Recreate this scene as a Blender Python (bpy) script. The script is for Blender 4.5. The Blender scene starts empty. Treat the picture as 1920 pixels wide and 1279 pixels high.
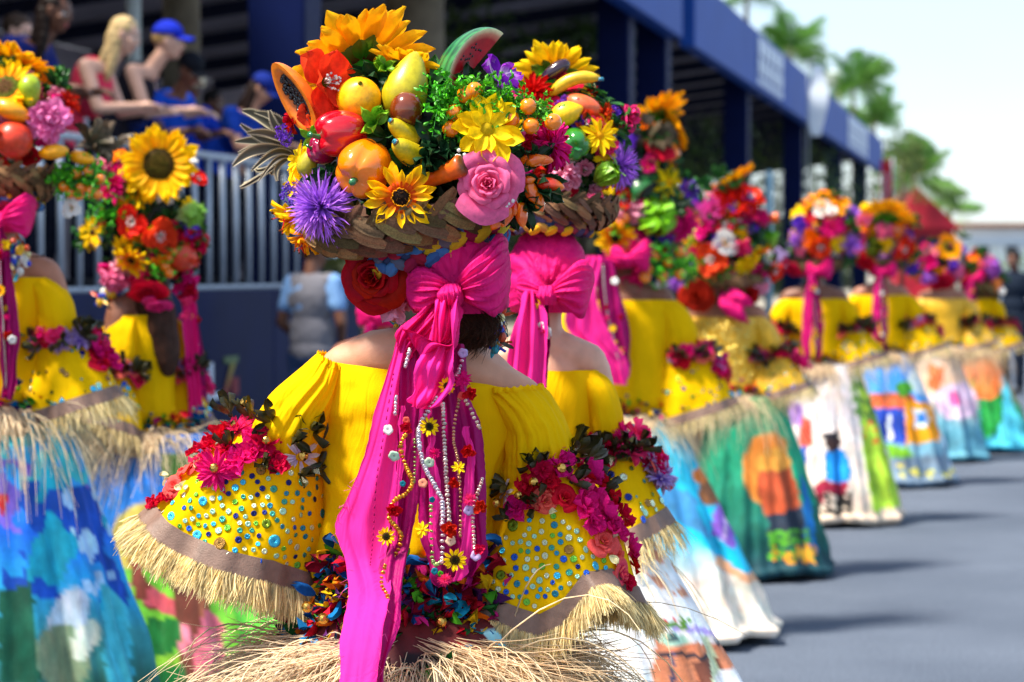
import bpy, math, random
import numpy as np
from mathutils import Vector, Matrix

random.seed(11)
rng = np.random.default_rng(11)
R = math.radians
SC = bpy.context.scene

# ------------------------------------------------------------------ camera, sky, sun, exposure
CAMZ = 1.52
PITCH = R(1.66)
LENS = 85.0
cam_data = bpy.data.cameras.new('camera')
cam = bpy.data.objects.new('camera', cam_data)
SC.collection.objects.link(cam)
cam.location = (0, 0, CAMZ)
cam.rotation_euler = (math.pi / 2 - PITCH, 0, 0)
cam_data.lens = LENS
cam_data.sensor_width = 36.0
cam_data.clip_start = 0.1
cam_data.clip_end = 3000
cam_data.dof.use_dof = True
cam_data.dof.focus_distance = 4.36
cam_data.dof.aperture_fstop = 4.6
cam_data.dof.aperture_blades = 9
SC.camera = cam

SUN_EL, SUN_AZ = 60.0, -116.0          # azimuth measured from +Y (ahead) towards +X
world = bpy.data.worlds.new('World')
SC.world = world
world.use_nodes = True
wn = world.node_tree
wn.nodes.clear()
w_out = wn.nodes.new('ShaderNodeOutputWorld')
w_bg = wn.nodes.new('ShaderNodeBackground')
w_sky = wn.nodes.new('ShaderNodeTexSky')
w_sky.sky_type = 'NISHITA'
w_sky.sun_disc = False
w_sky.sun_elevation = R(SUN_EL)
w_sky.sun_rotation = R(SUN_AZ)
w_sky.air_density = 1.0
w_sky.dust_density = 0.7
w_sky.ozone_density = 1.4
w_tc = wn.nodes.new('ShaderNodeTexCoord')
w_map = wn.nodes.new('ShaderNodeMapping')
w_map.inputs['Scale'].default_value = (1, 1, 3.2)
w_noise = wn.nodes.new('ShaderNodeTexNoise')
w_noise.inputs['Scale'].default_value = 1.7
w_noise.inputs['Detail'].default_value = 5
w_ramp = wn.nodes.new('ShaderNodeValToRGB')
w_ramp.color_ramp.elements[0].position = 0.40
w_ramp.color_ramp.elements[1].position = 0.70
w_ramp.color_ramp.elements[0].color = (.25, .25, .25, 1)
w_mix = wn.nodes.new('ShaderNodeMixRGB')
w_mix.inputs['Color2'].default_value = (3.3, 4.1, 5.0, 1)
wn.links.new(w_tc.outputs['Generated'], w_map.inputs['Vector'])
wn.links.new(w_map.outputs['Vector'], w_noise.inputs['Vector'])
wn.links.new(w_noise.outputs['Fac'], w_ramp.inputs['Fac'])
wn.links.new(w_ramp.outputs['Color'], w_mix.inputs['Fac'])
wn.links.new(w_sky.outputs['Color'], w_mix.inputs['Color1'])
wn.links.new(w_mix.outputs['Color'], w_bg.inputs['Color'])
w_bg.inputs['Strength'].default_value = 0.090
wn.links.new(w_bg.outputs['Background'], w_out.inputs['Surface'])

sun_data = bpy.data.lights.new('sun', 'SUN')
sun_data.energy = 3.5
sun_data.angle = R(9)
sun_data.color = (1.0, 0.93, 0.80)
sun = bpy.data.objects.new('sun', sun_data)
SC.collection.objects.link(sun)
_d = Vector((math.sin(R(SUN_AZ)) * math.cos(R(SUN_EL)), math.cos(R(SUN_AZ)) * math.cos(R(SUN_EL)), math.sin(R(SUN_EL))))
sun.rotation_euler = _d.to_track_quat('Z', 'Y').to_euler()
sun.location = _d * 30

SC.view_settings.view_transform = 'Standard'
SC.view_settings.look = 'None'
SC.view_settings.exposure = 1.5
SC.view_settings.gamma = 1.0
SC.view_settings.use_curve_mapping = False
SC.cycles.max_bounces = 6
SC.cycles.transparent_max_bounces = 6

# ------------------------------------------------------------------ helpers
FPX = LENS / 36.0 * 1920
_ca, _sa = math.cos(PITCH), math.sin(PITCH)

def P(px, py, D):
    """world point on the sight line through a point of the 1920 wide photograph, at distance D"""
    a = (px - 960) / FPX
    b = -(py - 639.5) / FPX
    ry = _ca + b * _sa
    rz = -_sa + b * _ca
    t = D / ry
    return np.array([a * t, D, CAMZ + rz * t])

def PV(px, py, D):
    px = np.asarray(px, float); py = np.asarray(py, float); D = np.asarray(D, float)
    a = (px - 960) / FPX
    b = -(py - 639.5) / FPX
    ry = _ca + b * _sa
    rz = -_sa + b * _ca
    t = D / ry
    return np.stack(np.broadcast_arrays(a * t, D + 0 * t, CAMZ + rz * t), -1)

def proj(V):
    V = np.asarray(V, float)
    x, y, z = V[..., 0], V[..., 1], V[..., 2] - CAMZ
    d = y * _ca - z * _sa
    u = y * _sa + z * _ca
    return 960 + FPX * x / d, 639.5 - FPX * u / d

def srgb(r, g, b):
    def f(c):
        c /= 255.0
        return c / 12.92 if c <= 0.04045 else ((c + 0.055) / 1.055) ** 2.4
    return np.array([f(r), f(g), f(b)])

def vnoise(V, scale, seed=0.0):
    """cheap smooth pseudo noise in -1..1, vectorised"""
    p = np.asarray(V, float) * scale + seed * 7.31
    x, y, z = p[..., 0], p[..., 1], p[..., 2]
    n = (np.sin(x * 1.7 + 1.3 * np.sin(y * 1.1 + 0.7)) + np.sin(y * 1.9 + 1.1 * np.sin(z * 1.3 + 2.1))
         + np.sin(z * 2.1 + 1.2 * np.sin(x * 1.2 + 4.2)) + 0.5 * np.sin((x + y) * 3.3 + z * 2.7)
         + 0.5 * np.sin((y - z) * 3.9 + x * 2.3 + 1.7))
    return n / 4.0

# --- geometry: (V (n,3), Q (m,4) with -1 in the last column for triangles)
def grid(Pg, wu=False, wv=False):
    """Pg (nv, nu, 3)"""
    nv, nu = Pg.shape[:2]
    idx = np.arange(nv * nu).reshape(nv, nu)
    a = idx; 
    if wu: a = np.concatenate([a, a[:, :1]], 1)
    if wv: a = np.concatenate([a, a[:1]], 0)
    Q = np.stack([a[:-1, :-1], a[:-1, 1:], a[1:, 1:], a[1:, :-1]], -1).reshape(-1, 4)
    return Pg.reshape(-1, 3), Q

def closed_grid(Pg):
    """rings (nv, nu, 3) wrapped in u, capped at both ends"""
    V, Q = grid(Pg, wu=True)
    nv, nu = Pg.shape[:2]
    c0, c1 = Pg[0].mean(0), Pg[-1].mean(0)
    n = len(V)
    V = np.concatenate([V, [c0, c1]])
    i = np.arange(nu); j = (i + 1) % nu
    t0 = np.stack([np.full(nu, n), j, i, np.full(nu, -1)], -1)
    b = (nv - 1) * nu
    t1 = np.stack([np.full(nu, n + 1), b + i, b + j, np.full(nu, -1)], -1)
    return V, np.concatenate([Q, t0, t1])

def sphere(nu=16, nv=10, r=(1, 1, 1)):
    th = np.linspace(0, 2 * np.pi, nu, endpoint=False)
    ph = np.linspace(0.02, np.pi - 0.02, nv)
    T, Ph = np.meshgrid(th, ph)
    Pg = np.stack([np.cos(T) * np.sin(Ph) * r[0], np.sin(T) * np.sin(Ph) * r[1], np.cos(Ph) * r[2]], -1)
    return closed_grid(Pg)

def lathe(prof, n=20):
    """profile list of (r, z) from top to bottom"""
    prof = np.array(prof, float)
    th = np.linspace(0, 2 * np.pi, n, endpoint=False)
    Pg = np.stack([prof[:, None, 0] * np.cos(th), prof[:, None, 0] * np.sin(th), np.repeat(prof[:, None, 1], n, 1)], -1)
    return closed_grid(Pg)

def tube(pts, rad, n=6, cap=True):
    pts = np.array(pts, float)
    k = len(pts)
    rad = np.broadcast_to(np.asarray(rad, float), (k,))
    t = np.gradient(pts, axis=0)
    t /= np.linalg.norm(t, axis=1, keepdims=True) + 1e-9
    up = np.array([0.13, 0.21, 0.97]) if abs(t[0, 2]) < 0.9 else np.array([0.97, 0.2, 0.1])
    a = np.cross(t, up); a /= np.linalg.norm(a, axis=1, keepdims=True) + 1e-9
    b = np.cross(t, a)
    th = np.linspace(0, 2 * np.pi, n, endpoint=False)
    Pg = pts[:, None] + rad[:, None, None] * (np.cos(th)[None, :, None] * a[:, None] + np.sin(th)[None, :, None] * b[:, None])
    return closed_grid(Pg) if cap else grid(Pg, wu=True)

def strands(C, rad, n=3):
    """C (N, K, 3) curves, rad (K,) or (N,K): many thin open tubes in one go"""
    N, K = C.shape[:2]
    rad = np.broadcast_to(rad, (N, K))
    t = np.gradient(C, axis=1)
    t /= np.linalg.norm(t, axis=2, keepdims=True) + 1e-9
    up = np.array([0.31, 0.52, 0.79])
    a = np.cross(t, up); a /= np.linalg.norm(a, axis=2, keepdims=True) + 1e-9
    b = np.cross(t, a)
    th = np.linspace(0, 2 * np.pi, n, endpoint=False)
    Pg = C[:, :, None] + rad[:, :, None, None] * (np.cos(th)[:, None] * a[:, :, None] + np.sin(th)[:, None] * b[:, :, None])
    V = Pg.reshape(-1, 3)
    idx = np.arange(N * K * n).reshape(N, K, n)
    idx = np.concatenate([idx, idx[:, :, :1]], 2)
    Q = np.stack([idx[:, :-1, :-1], idx[:, :-1, 1:], idx[:, 1:, 1:], idx[:, 1:, :-1]], -1).reshape(-1, 4)
    return V, Q

def ribbons(C, wid, side):
    """flat ribbons: C (N,K,3), wid (N,K), side (N,3)"""
    N, K = C.shape[:2]
    wid = np.broadcast_to(wid, (N, K))
    s = np.asarray(side, float)
    s = s / (np.linalg.norm(s, axis=-1, keepdims=True) + 1e-9)
    if s.ndim == 2: s = s[:, None, :]
    L = C - s * wid[..., None] / 2; Rr = C + s * wid[..., None] / 2
    V = np.stack([L, Rr], 2).reshape(-1, 3)
    idx = np.arange(N * K * 2).reshape(N, K, 2)
    Q = np.stack([idx[:, :-1, 0], idx[:, :-1, 1], idx[:, 1:, 1], idx[:, 1:, 0]], -1).reshape(-1, 4)
    return V, Q

def box(x0, x1, y0, y1, z0, z1):
    V = np.array([(x, y, z) for x in (x0, x1) for y in (y0, y1) for z in (z0, z1)], float)
    Q = np.array([(0, 1, 3, 2), (4, 6, 7, 5), (0, 4, 5, 1), (2, 3, 7, 6), (0, 2, 6, 4), (1, 5, 7, 3)])
    return V, Q

def bbox_round(x0, x1, y0, y1, z0, z1, b=0.01):
    """box with a chamfer on its vertical and horizontal edges"""
    b = min(b, (x1 - x0) * .4, (y1 - y0) * .4, (z1 - z0) * .4)
    rings = []
    for z, k in ((z0, b), (z0 + b, 0), (z1 - b, 0), (z1, b)):
        rings.append([(x0 + k + b, y0 + k, z), (x1 - k - b, y0 + k, z), (x1 - k, y0 + k + b, z), (x1 - k, y1 - k - b, z),
                      (x1 - k - b, y1 - k, z), (x0 + k + b, y1 - k, z), (x0 + k, y1 - k - b, z), (x0 + k, y0 + k + b, z)])
    return closed_grid(np.array(rings, float))

def bar(p, q, w, h):
    """box beam from p to q, width w (horizontal), height h"""
    p = np.array(p, float); q = np.array(q, float)
    t = q - p; L = np.linalg.norm(t); t /= L
    up = np.array([0, 0, 1.0]) if abs(t[2]) < .95 else np.array([0, 1.0, 0])
    s = np.cross(t, up); s /= np.linalg.norm(s); u = np.cross(s, t)
    V, Q = box(-w / 2, w / 2, 0, L, -h / 2, h / 2)
    return p + V[:, :1] * s + V[:, 1:2] * t + V[:, 2:] * u, Q

class MB:
    def __init__(s):
        s.V, s.Q, s.M, s.C, s.n = [], [], [], [], 0
    def add(s, g, mat=0, M=None, col=None):
        V, Q = g
        V = np.asarray(V, float)
        if M is not None:
            M = np.array(M)
            V = V @ M[:3, :3].T + M[:3, 3]
        Q = np.asarray(Q)
        s.V.append(V)
        s.Q.append(np.where(Q >= 0, Q + s.n, -1))
        s.M.append(np.full(len(Q), mat))
        if col is None: col = (1, 1, 1)
        s.C.append(np.broadcast_to(np.asarray(col, float), (len(V), 3)))
        s.n += len(V)
        return s
    def join(s, o, M=None, mat=0):
        for V, Q, m, c in zip(o.V, [q for q in o.Q], o.M, o.C):
            pass
        V = np.concatenate(o.V); Q = np.concatenate(o.Q); C = np.concatenate(o.C); mm = np.concatenate(o.M)
        if M is not None:
            M = np.array(M); V = V @ M[:3, :3].T + M[:3, 3]
        s.V.append(V); s.Q.append(np.where(Q >= 0, Q + s.n, -1)); s.M.append(mm + mat); s.C.append(C); s.n += len(V)
        return s
    def mesh(s, name, mats, smooth=True, center=False):
        V = np.concatenate(s.V); Q = np.concatenate(s.Q); Mi = np.concatenate(s.M); C = np.concatenate(s.C)
        off = np.zeros(3)
        if center:
            off = (V.min(0) + V.max(0)) / 2
            V = V - off
        me = bpy.data.meshes.new(name)
        tri = Q[:, 3] < 0
        tot = np.where(tri, 3, 4)
        start = np.concatenate([[0], np.cumsum(tot)[:-1]])
        mask = np.ones(Q.shape, bool); mask[tri, 3] = False
        loops = Q[mask]
        me.vertices.add(len(V)); me.vertices.foreach_set('co', V.astype(np.float32).ravel())
        me.loops.add(len(loops)); me.loops.foreach_set('vertex_index', loops.astype(np.int32))
        me.polygons.add(len(Q)); me.polygons.foreach_set('loop_start', start.astype(np.int32))
        me.polygons.foreach_set('loop_total', tot.astype(np.int32))
        me.polygons.foreach_set('material_index', Mi.astype(np.int32))
        me.polygons.foreach_set('use_smooth', np.full(len(Q), smooth))
        ca = me.color_attributes.new('col', 'FLOAT_COLOR', 'POINT')
        ca.data.foreach_set('color', np.concatenate([C, np.ones((len(C), 1))], 1).astype(np.float32).ravel())
        me.update(calc_edges=True)
        for m in (mats if isinstance(mats, (list, tuple)) else [mats]): me.materials.append(m)
        me['off'] = off.tolist()
        return me

WM = {}
def root(name, loc, label, cat, group=None, kind=None):
    o = bpy.data.objects.new(name, None)
    SC.collection.objects.link(o)
    o.empty_display_size = 0.1
    o.location = Vector(loc)
    WM[o.name] = Matrix.Translation(Vector(loc))
    o['label'] = label; o['category'] = cat
    if group: o['group'] = group
    if kind: o['kind'] = kind
    return o

def put(name, me, parent=None, W=None, label=None, cat=None, group=None, kind=None):
    """link a mesh as an object with world matrix W"""
    o = bpy.data.objects.new(name, me)
    SC.collection.objects.link(o)
    W = Matrix(W) if W is not None else Matrix()
    if W is not None and 'off' in me.keys():
        W = W @ Matrix.Translation(Vector(me['off'][:]))
    WM[o.name] = W
    if parent is not None:
        o.parent = parent
        o.matrix_local = WM[parent.name].inverted() @ W
    else:
        o.matrix_local = W
    if label: o['label'] = label
    if cat: o['category'] = cat
    if group: o['group'] = group
    if kind: o['kind'] = kind
    return o

def facing(loc, d, s=1.0, roll=0.0, flat=1.0):
    """matrix: +Z to direction d, at loc, scaled"""
    q = Vector(d).to_track_quat('Z', 'Y')
    return Matrix.Translation(Vector(loc)) @ q.to_matrix().to_4x4() @ Matrix.Rotation(roll, 4, 'Z') @ Matrix.Diagonal((s, s, s * flat, 1))

def T(x, y, z): return Matrix.Translation((x, y, z))
def RX(a): return Matrix.Rotation(a, 4, 'X')
def RY(a): return Matrix.Rotation(a, 4, 'Y')
def RZ(a): return Matrix.Rotation(a, 4, 'Z')
def S(x, y=None, z=None):
    if y is None: y = z = x
    return Matrix.Diagonal((x, y, z, 1))

def crom(K, n):
    """Catmull-Rom through the rows of K (k, ...) resampled to n rows"""
    K = np.array(K, float)
    k = len(K)
    t = np.linspace(0, k - 1, n)
    i = np.clip(np.floor(t).astype(int), 0, k - 2); f = (t - i).reshape((-1,) + (1,) * (K.ndim - 1))
    p0 = K[np.maximum(i - 1, 0)]; p1 = K[i]; p2 = K[i + 1]; p3 = K[np.minimum(i + 2, k - 1)]
    return 0.5 * (2 * p1 + (p2 - p0) * f + (2 * p0 - 5 * p1 + 4 * p2 - p3) * f ** 2 + (3 * p1 - p0 - 3 * p2 + p3) * f ** 3)

# ------------------------------------------------------------------ materials
def material(name, col=None, rough=0.6, noise=0.12, nscale=20.0, bump=0.0, bscale=200.0, transl=0.0, spec=0.4,
             metal=0.0, sheen=0.0, coat=0.0, wave=None, hue=0.0, coords='Object', wrinkle=0.0, wscale=9.0):
    m = bpy.data.materials.new(name)
    m.use_nodes = True
    nt = m.node_tree; nt.nodes.clear()
    out = nt.nodes.new('ShaderNodeOutputMaterial')
    b = nt.nodes.new('ShaderNodeBsdfPrincipled')
    b.inputs['Roughness'].default_value = rough
    b.inputs['Specular IOR Level'].default_value = spec
    b.inputs['Metallic'].default_value = metal
    b.inputs['Sheen Weight'].default_value = sheen
    b.inputs['Coat Weight'].default_value = coat
    tc = nt.nodes.new('ShaderNodeTexCoord')
    if col is None:
        c = nt.nodes.new('ShaderNodeAttribute'); c.attribute_name = 'col'
        csock = c.outputs['Color']
    else:
        c = nt.nodes.new('ShaderNodeRGB'); c.outputs[0].default_value = (*col, 1)
        csock = c.outputs[0]
    if noise > 0:
        nz = nt.nodes.new('ShaderNodeTexNoise'); nz.inputs['Scale'].default_value = nscale; nz.inputs['Detail'].default_value = 4
        nt.links.new(tc.outputs[coords], nz.inputs['Vector'])
        mr = nt.nodes.new('ShaderNodeMapRange')
        mr.inputs['From Min'].default_value = 0.3; mr.inputs['From Max'].default_value = 0.7
        mr.inputs['To Min'].default_value = 1 - noise; mr.inputs['To Max'].default_value = 1 + noise
        nt.links.new(nz.outputs['Fac'], mr.inputs['Value'])
        hs = nt.nodes.new('ShaderNodeHueSaturation')
        nt.links.new(mr.outputs['Result'], hs.inputs['Value'])
        if hue:
            mr2 = nt.nodes.new('ShaderNodeMapRange')
            mr2.inputs['To Min'].default_value = 0.5 - hue; mr2.inputs['To Max'].default_value = 0.5 + hue
            oi = nt.nodes.new('ShaderNodeObjectInfo')
            nt.links.new(oi.outputs['Random'], mr2.inputs['Value'])
            nt.links.new(mr2.outputs['Result'], hs.inputs['Hue'])
        nt.links.new(csock, hs.inputs['Color'])
        csock = hs.outputs['Color']
    nt.links.new(csock, b.inputs['Base Color'])
    if bump > 0:
        bz = nt.nodes.new('ShaderNodeTexNoise' if wave is None else 'ShaderNodeTexWave')
        bz.inputs['Scale'].default_value = bscale
        bz.inputs['Detail'].default_value = 3
        if wave is not None:
            bz.inputs['Distortion'].default_value = wave
        nt.links.new(tc.outputs[coords], bz.inputs['Vector'])
        bp = nt.nodes.new('ShaderNodeBump'); bp.inputs['Strength'].default_value = bump
        bp.inputs['Distance'].default_value = 0.002
        if wrinkle > 0:
            wz = nt.nodes.new('ShaderNodeTexNoise'); wz.inputs['Scale'].default_value = wscale; wz.inputs['Detail'].default_value = 3
            wz.inputs['Distortion'].default_value = 1.4
            mp_ = nt.nodes.new('ShaderNodeMapping'); mp_.inputs['Scale'].default_value = (1.6, 1.6, .7)
            nt.links.new(tc.outputs[coords], mp_.inputs['Vector']); nt.links.new(mp_.outputs['Vector'], wz.inputs['Vector'])
            rg = nt.nodes.new('ShaderNodeMath'); rg.operation = 'PINGPONG'; rg.inputs[1].default_value = 0.12
            nt.links.new(wz.outputs['Fac'], rg.inputs[0])
            b2 = nt.nodes.new('ShaderNodeBump'); b2.inputs['Strength'].default_value = wrinkle; b2.inputs['Distance'].default_value = 0.02
            nt.links.new(rg.outputs[0], b2.inputs['Height']); nt.links.new(b2.outputs['Normal'], bp.inputs['Normal'])
        nt.links.new(bz.outputs['Fac'], bp.inputs['Height'])
        nt.links.new(bp.outputs['Normal'], b.inputs['Normal'])
    if transl > 0:
        tr = nt.nodes.new('ShaderNodeBsdfTranslucent')
        nt.links.new(csock, tr.inputs['Color'])
        mx = nt.nodes.new('ShaderNodeMixShader'); mx.inputs['Fac'].default_value = transl
        nt.links.new(b.outputs[0], mx.inputs[1]); nt.links.new(tr.outputs[0], mx.inputs[2])
        nt.links.new(mx.outputs[0], out.inputs['Surface'])
    else:
        nt.links.new(b.outputs[0], out.inputs['Surface'])
    return m

MT = dict(
    petal=material('petal_fabric', rough=0.65, noise=0.14, nscale=9, bump=0.25, bscale=60, transl=0.28, spec=0.12, hue=0.006),
    petal_single=material('petal_fabric_fine', rough=0.6, noise=0.16, nscale=6, bump=0.3, bscale=40, transl=0.3, spec=0.14, hue=0.005),
    fruit=material('painted_fruit', rough=0.36, noise=0.2, nscale=5, bump=0.12, bscale=30, spec=0.45, coat=0.1),
    gloss=material('glossy_pepper_skin', rough=0.16, noise=0.07, nscale=3, bump=0.04, bscale=8, spec=0.55, coat=0.5),
    leaf=material('leaf_plastic', rough=0.42, noise=0.25, nscale=8, bump=0.2, bscale=30, transl=0.12, spec=0.4, hue=0.01),
    cotton=material('yellow_cotton', srgb(250, 196, 4), rough=0.85, noise=0.05, nscale=14, bump=0.35, bscale=700, transl=0.22, spec=0.06, wrinkle=.35),
    glitter=material('glitter_cotton', srgb(236, 178, 12), rough=0.5, noise=0.35, nscale=160, bump=0.7, bscale=300, transl=0.1, spec=0.6),
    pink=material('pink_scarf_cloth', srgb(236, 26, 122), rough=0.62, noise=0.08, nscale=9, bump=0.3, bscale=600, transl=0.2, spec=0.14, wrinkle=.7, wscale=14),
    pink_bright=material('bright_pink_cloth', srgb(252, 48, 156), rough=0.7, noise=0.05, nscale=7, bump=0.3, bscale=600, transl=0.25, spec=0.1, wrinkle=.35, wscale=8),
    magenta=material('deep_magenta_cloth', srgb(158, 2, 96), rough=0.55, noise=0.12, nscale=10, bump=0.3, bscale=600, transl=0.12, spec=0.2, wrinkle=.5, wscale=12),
    cloth=material('printed_cloth', rough=0.82, noise=0.10, nscale=30, bump=0.5, bscale=500, spec=0.12, transl=0.06),
    paint=material('painted_canvas', rough=0.72, noise=0.16, nscale=26, bump=0.6, bscale=90, spec=0.25),
    skin=material('skin', rough=0.46, noise=0.10, nscale=30, bump=0.3, bscale=420, spec=0.4, wrinkle=.12, wscale=6),
    hair=material('hair', rough=0.5, noise=0.3, nscale=60, bump=0.8, bscale=220, spec=0.15),
    straw=material('raffia_straw', rough=0.7, noise=0.22, nscale=40, bump=0.0, transl=0.38, spec=0.2),
    braid=material('dried_leaf_braid', rough=0.72, noise=0.35, nscale=24, bump=0.7, bscale=120, spec=0.2, hue=0.02),
    ribbon=material('brown_satin_ribbon', srgb(122, 96, 84), rough=0.5, noise=0.16, nscale=60, bump=0.5, bscale=300, spec=0.35),
    satin=material('dark_satin', rough=0.33, noise=0.25, nscale=50, bump=0.3, bscale=150, spec=0.5),
    foil=material('foil_sequin', rough=0.25, noise=0.3, nscale=260, bump=0.5, bscale=400, spec=0.8, metal=0.75),
    gold=material('gold_bell', srgb(214, 165, 80), rough=0.22, noise=0.1, nscale=80, bump=0.1, bscale=200, metal=1.0),
    plain=material('matte_paint', rough=0.6, noise=0.1, nscale=3, bump=0.15, bscale=60, spec=0.3),
)
# ------------------------------------------------------------------ colours of cloth flowers and painted fruit
C_ = dict(
    yellow=srgb(255, 214, 10), gold=srgb(250, 176, 8), orange=srgb(246, 130, 8), deeporange=srgb(238, 92, 10),
    redorange=srgb(232, 58, 30), red=srgb(196, 10, 20), crimson=srgb(208, 12, 58), magenta=srgb(228, 26, 128),
    hotpink=srgb(240, 56, 130), pink=srgb(244, 122, 168), lightpink=srgb(248, 172, 198), coral=srgb(238, 92, 84),
    purple=srgb(184, 112, 224), violet=srgb(112, 62, 196), lilac=srgb(204, 178, 226), white=srgb(238, 236, 232),
    green=srgb(52, 150, 22), bright=srgb(96, 196, 24), lime=srgb(160, 196, 24), dark=srgb(20, 52, 24), olive=srgb(96, 108, 28),
    brown=srgb(90, 54, 20), darkbrown=srgb(34, 20, 12), cream=srgb(226, 206, 160), black=srgb(18, 18, 20),
    teal=srgb(20, 120, 140), skyblue=srgb(52, 150, 220), blue=srgb(30, 70, 180), navy=srgb(12, 30, 86),
)
def col(c): return C_[c] if isinstance(c, str) else np.array(c)

# ------------------------------------------------------------------ petals
def petal(L=1, W=0.35, tip='round', cup=0.15, curl=-0.15, ruffle=0.0, nv=6, nu=5, ridge=0.03, c0=None, c1=None, base=0.35, seed=0, lift=0.0):
    """one petal in the XZ..: runs along +X from the origin, width in Y, thickness direction Z"""
    t = np.linspace(0, 1, nv)
    if tip == 'point': w = np.sin(np.pi * np.clip(t * 0.86 + 0.14 * base, 0, 1)) ** 0.8; w[-1] = 0.04
    elif tip == 'strap': w = (0.35 + 0.65 * np.clip(t * 3, 0, 1)) * np.sqrt(np.clip(1 - ((t - 0.55).clip(0) / 0.47) ** 2.4, 0.02, 1))
    else: w = (base + (1 - base) * np.sin(np.pi / 2 * np.clip(t * 1.35, 0, 1))) * np.sqrt(np.clip(1 - ((t - 0.45).clip(0) / 0.57) ** 2.6, 0.03, 1))
    u = np.linspace(-1, 1, nu)
    T_, U = np.meshgrid(t, u, indexing='ij')
    Y = U * (w[:, None] * W / 2)
    X = T_ * L * (1 - 0.06 * U ** 2 * T_)
    Z = cup * W * U ** 2 * (0.3 + T_) * 1.0 + curl * L * T_ ** 2 + lift * T_ * L - ridge * np.exp(-(U * 3) ** 2) * np.sin(np.pi * T_)
    Z = Z + ruffle * L * T_ ** 1.5 * np.sin(U * 5 + seed * 2.3 + T_ * 3) + 0.25 * ruffle * L * T_ * np.sin(U * 11 + seed)
    Pg = np.stack([X, Y, Z], -1)
    g = grid(Pg)
    c0 = col(c0 if c0 is not None else 'yellow'); c1 = col(c1 if c1 is not None else c0)
    f = np.clip(T_ * 1.25 - 0.1, 0, 1)[..., None] ** 0.9
    stripe = 1 - 0.10 * np.cos(U * 9)[..., None] * np.sin(np.pi * T_)[..., None]
    cc = (c0 * (1 - f) + c1 * f) * stripe
    return g, cc.reshape(-1, 3)

class Spec:
    """a flower of unit radius facing +Z: a centre mesh and petals with matrices"""
    def __init__(s): s.center = MB(); s.petals = []; s.variants = []
    def layer(s, n, r0, z, tilt, variants, sc=1.0, jit=0.08, phase=0.0, r=None):
        for i in range(n):
            a = 2 * np.pi * (i + phase) / n + rng.normal(0, jit * 1.2)
            k = sc * (1 + rng.normal(0, jit * 0.5))
            tl = tilt + rng.normal(0, jit)
            M = RZ(a) @ T(r0, 0, z) @ RY(-tl) @ RX(rng.normal(0, jit)) @ S(k)
            s.petals.append((rng.integers(len(variants)), len(s.variants), M))
        s.variants.append(variants)

def bumpy_disc(r, h, c_in, c_out, n=3, z0=0.0):
    V, Q = sphere(18, 8, (r, r, h))
    d = np.linalg.norm(V[:, :2], axis=1) / r
    V = V + (0.04 * r * vnoise(V, 26 / r))[:, None] * np.array([0, 0, 1])
    V[:, 2] += z0
    cc = np.where((d > 0.62)[:, None], col(c_out), col(c_in))
    return (V, Q), cc

def dots(mb, pts, r, c, mat=0):
    g = sphere(6, 4, (r, r, r))
    for p in pts: mb.add(g, mat, T(*p), col(c))

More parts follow.
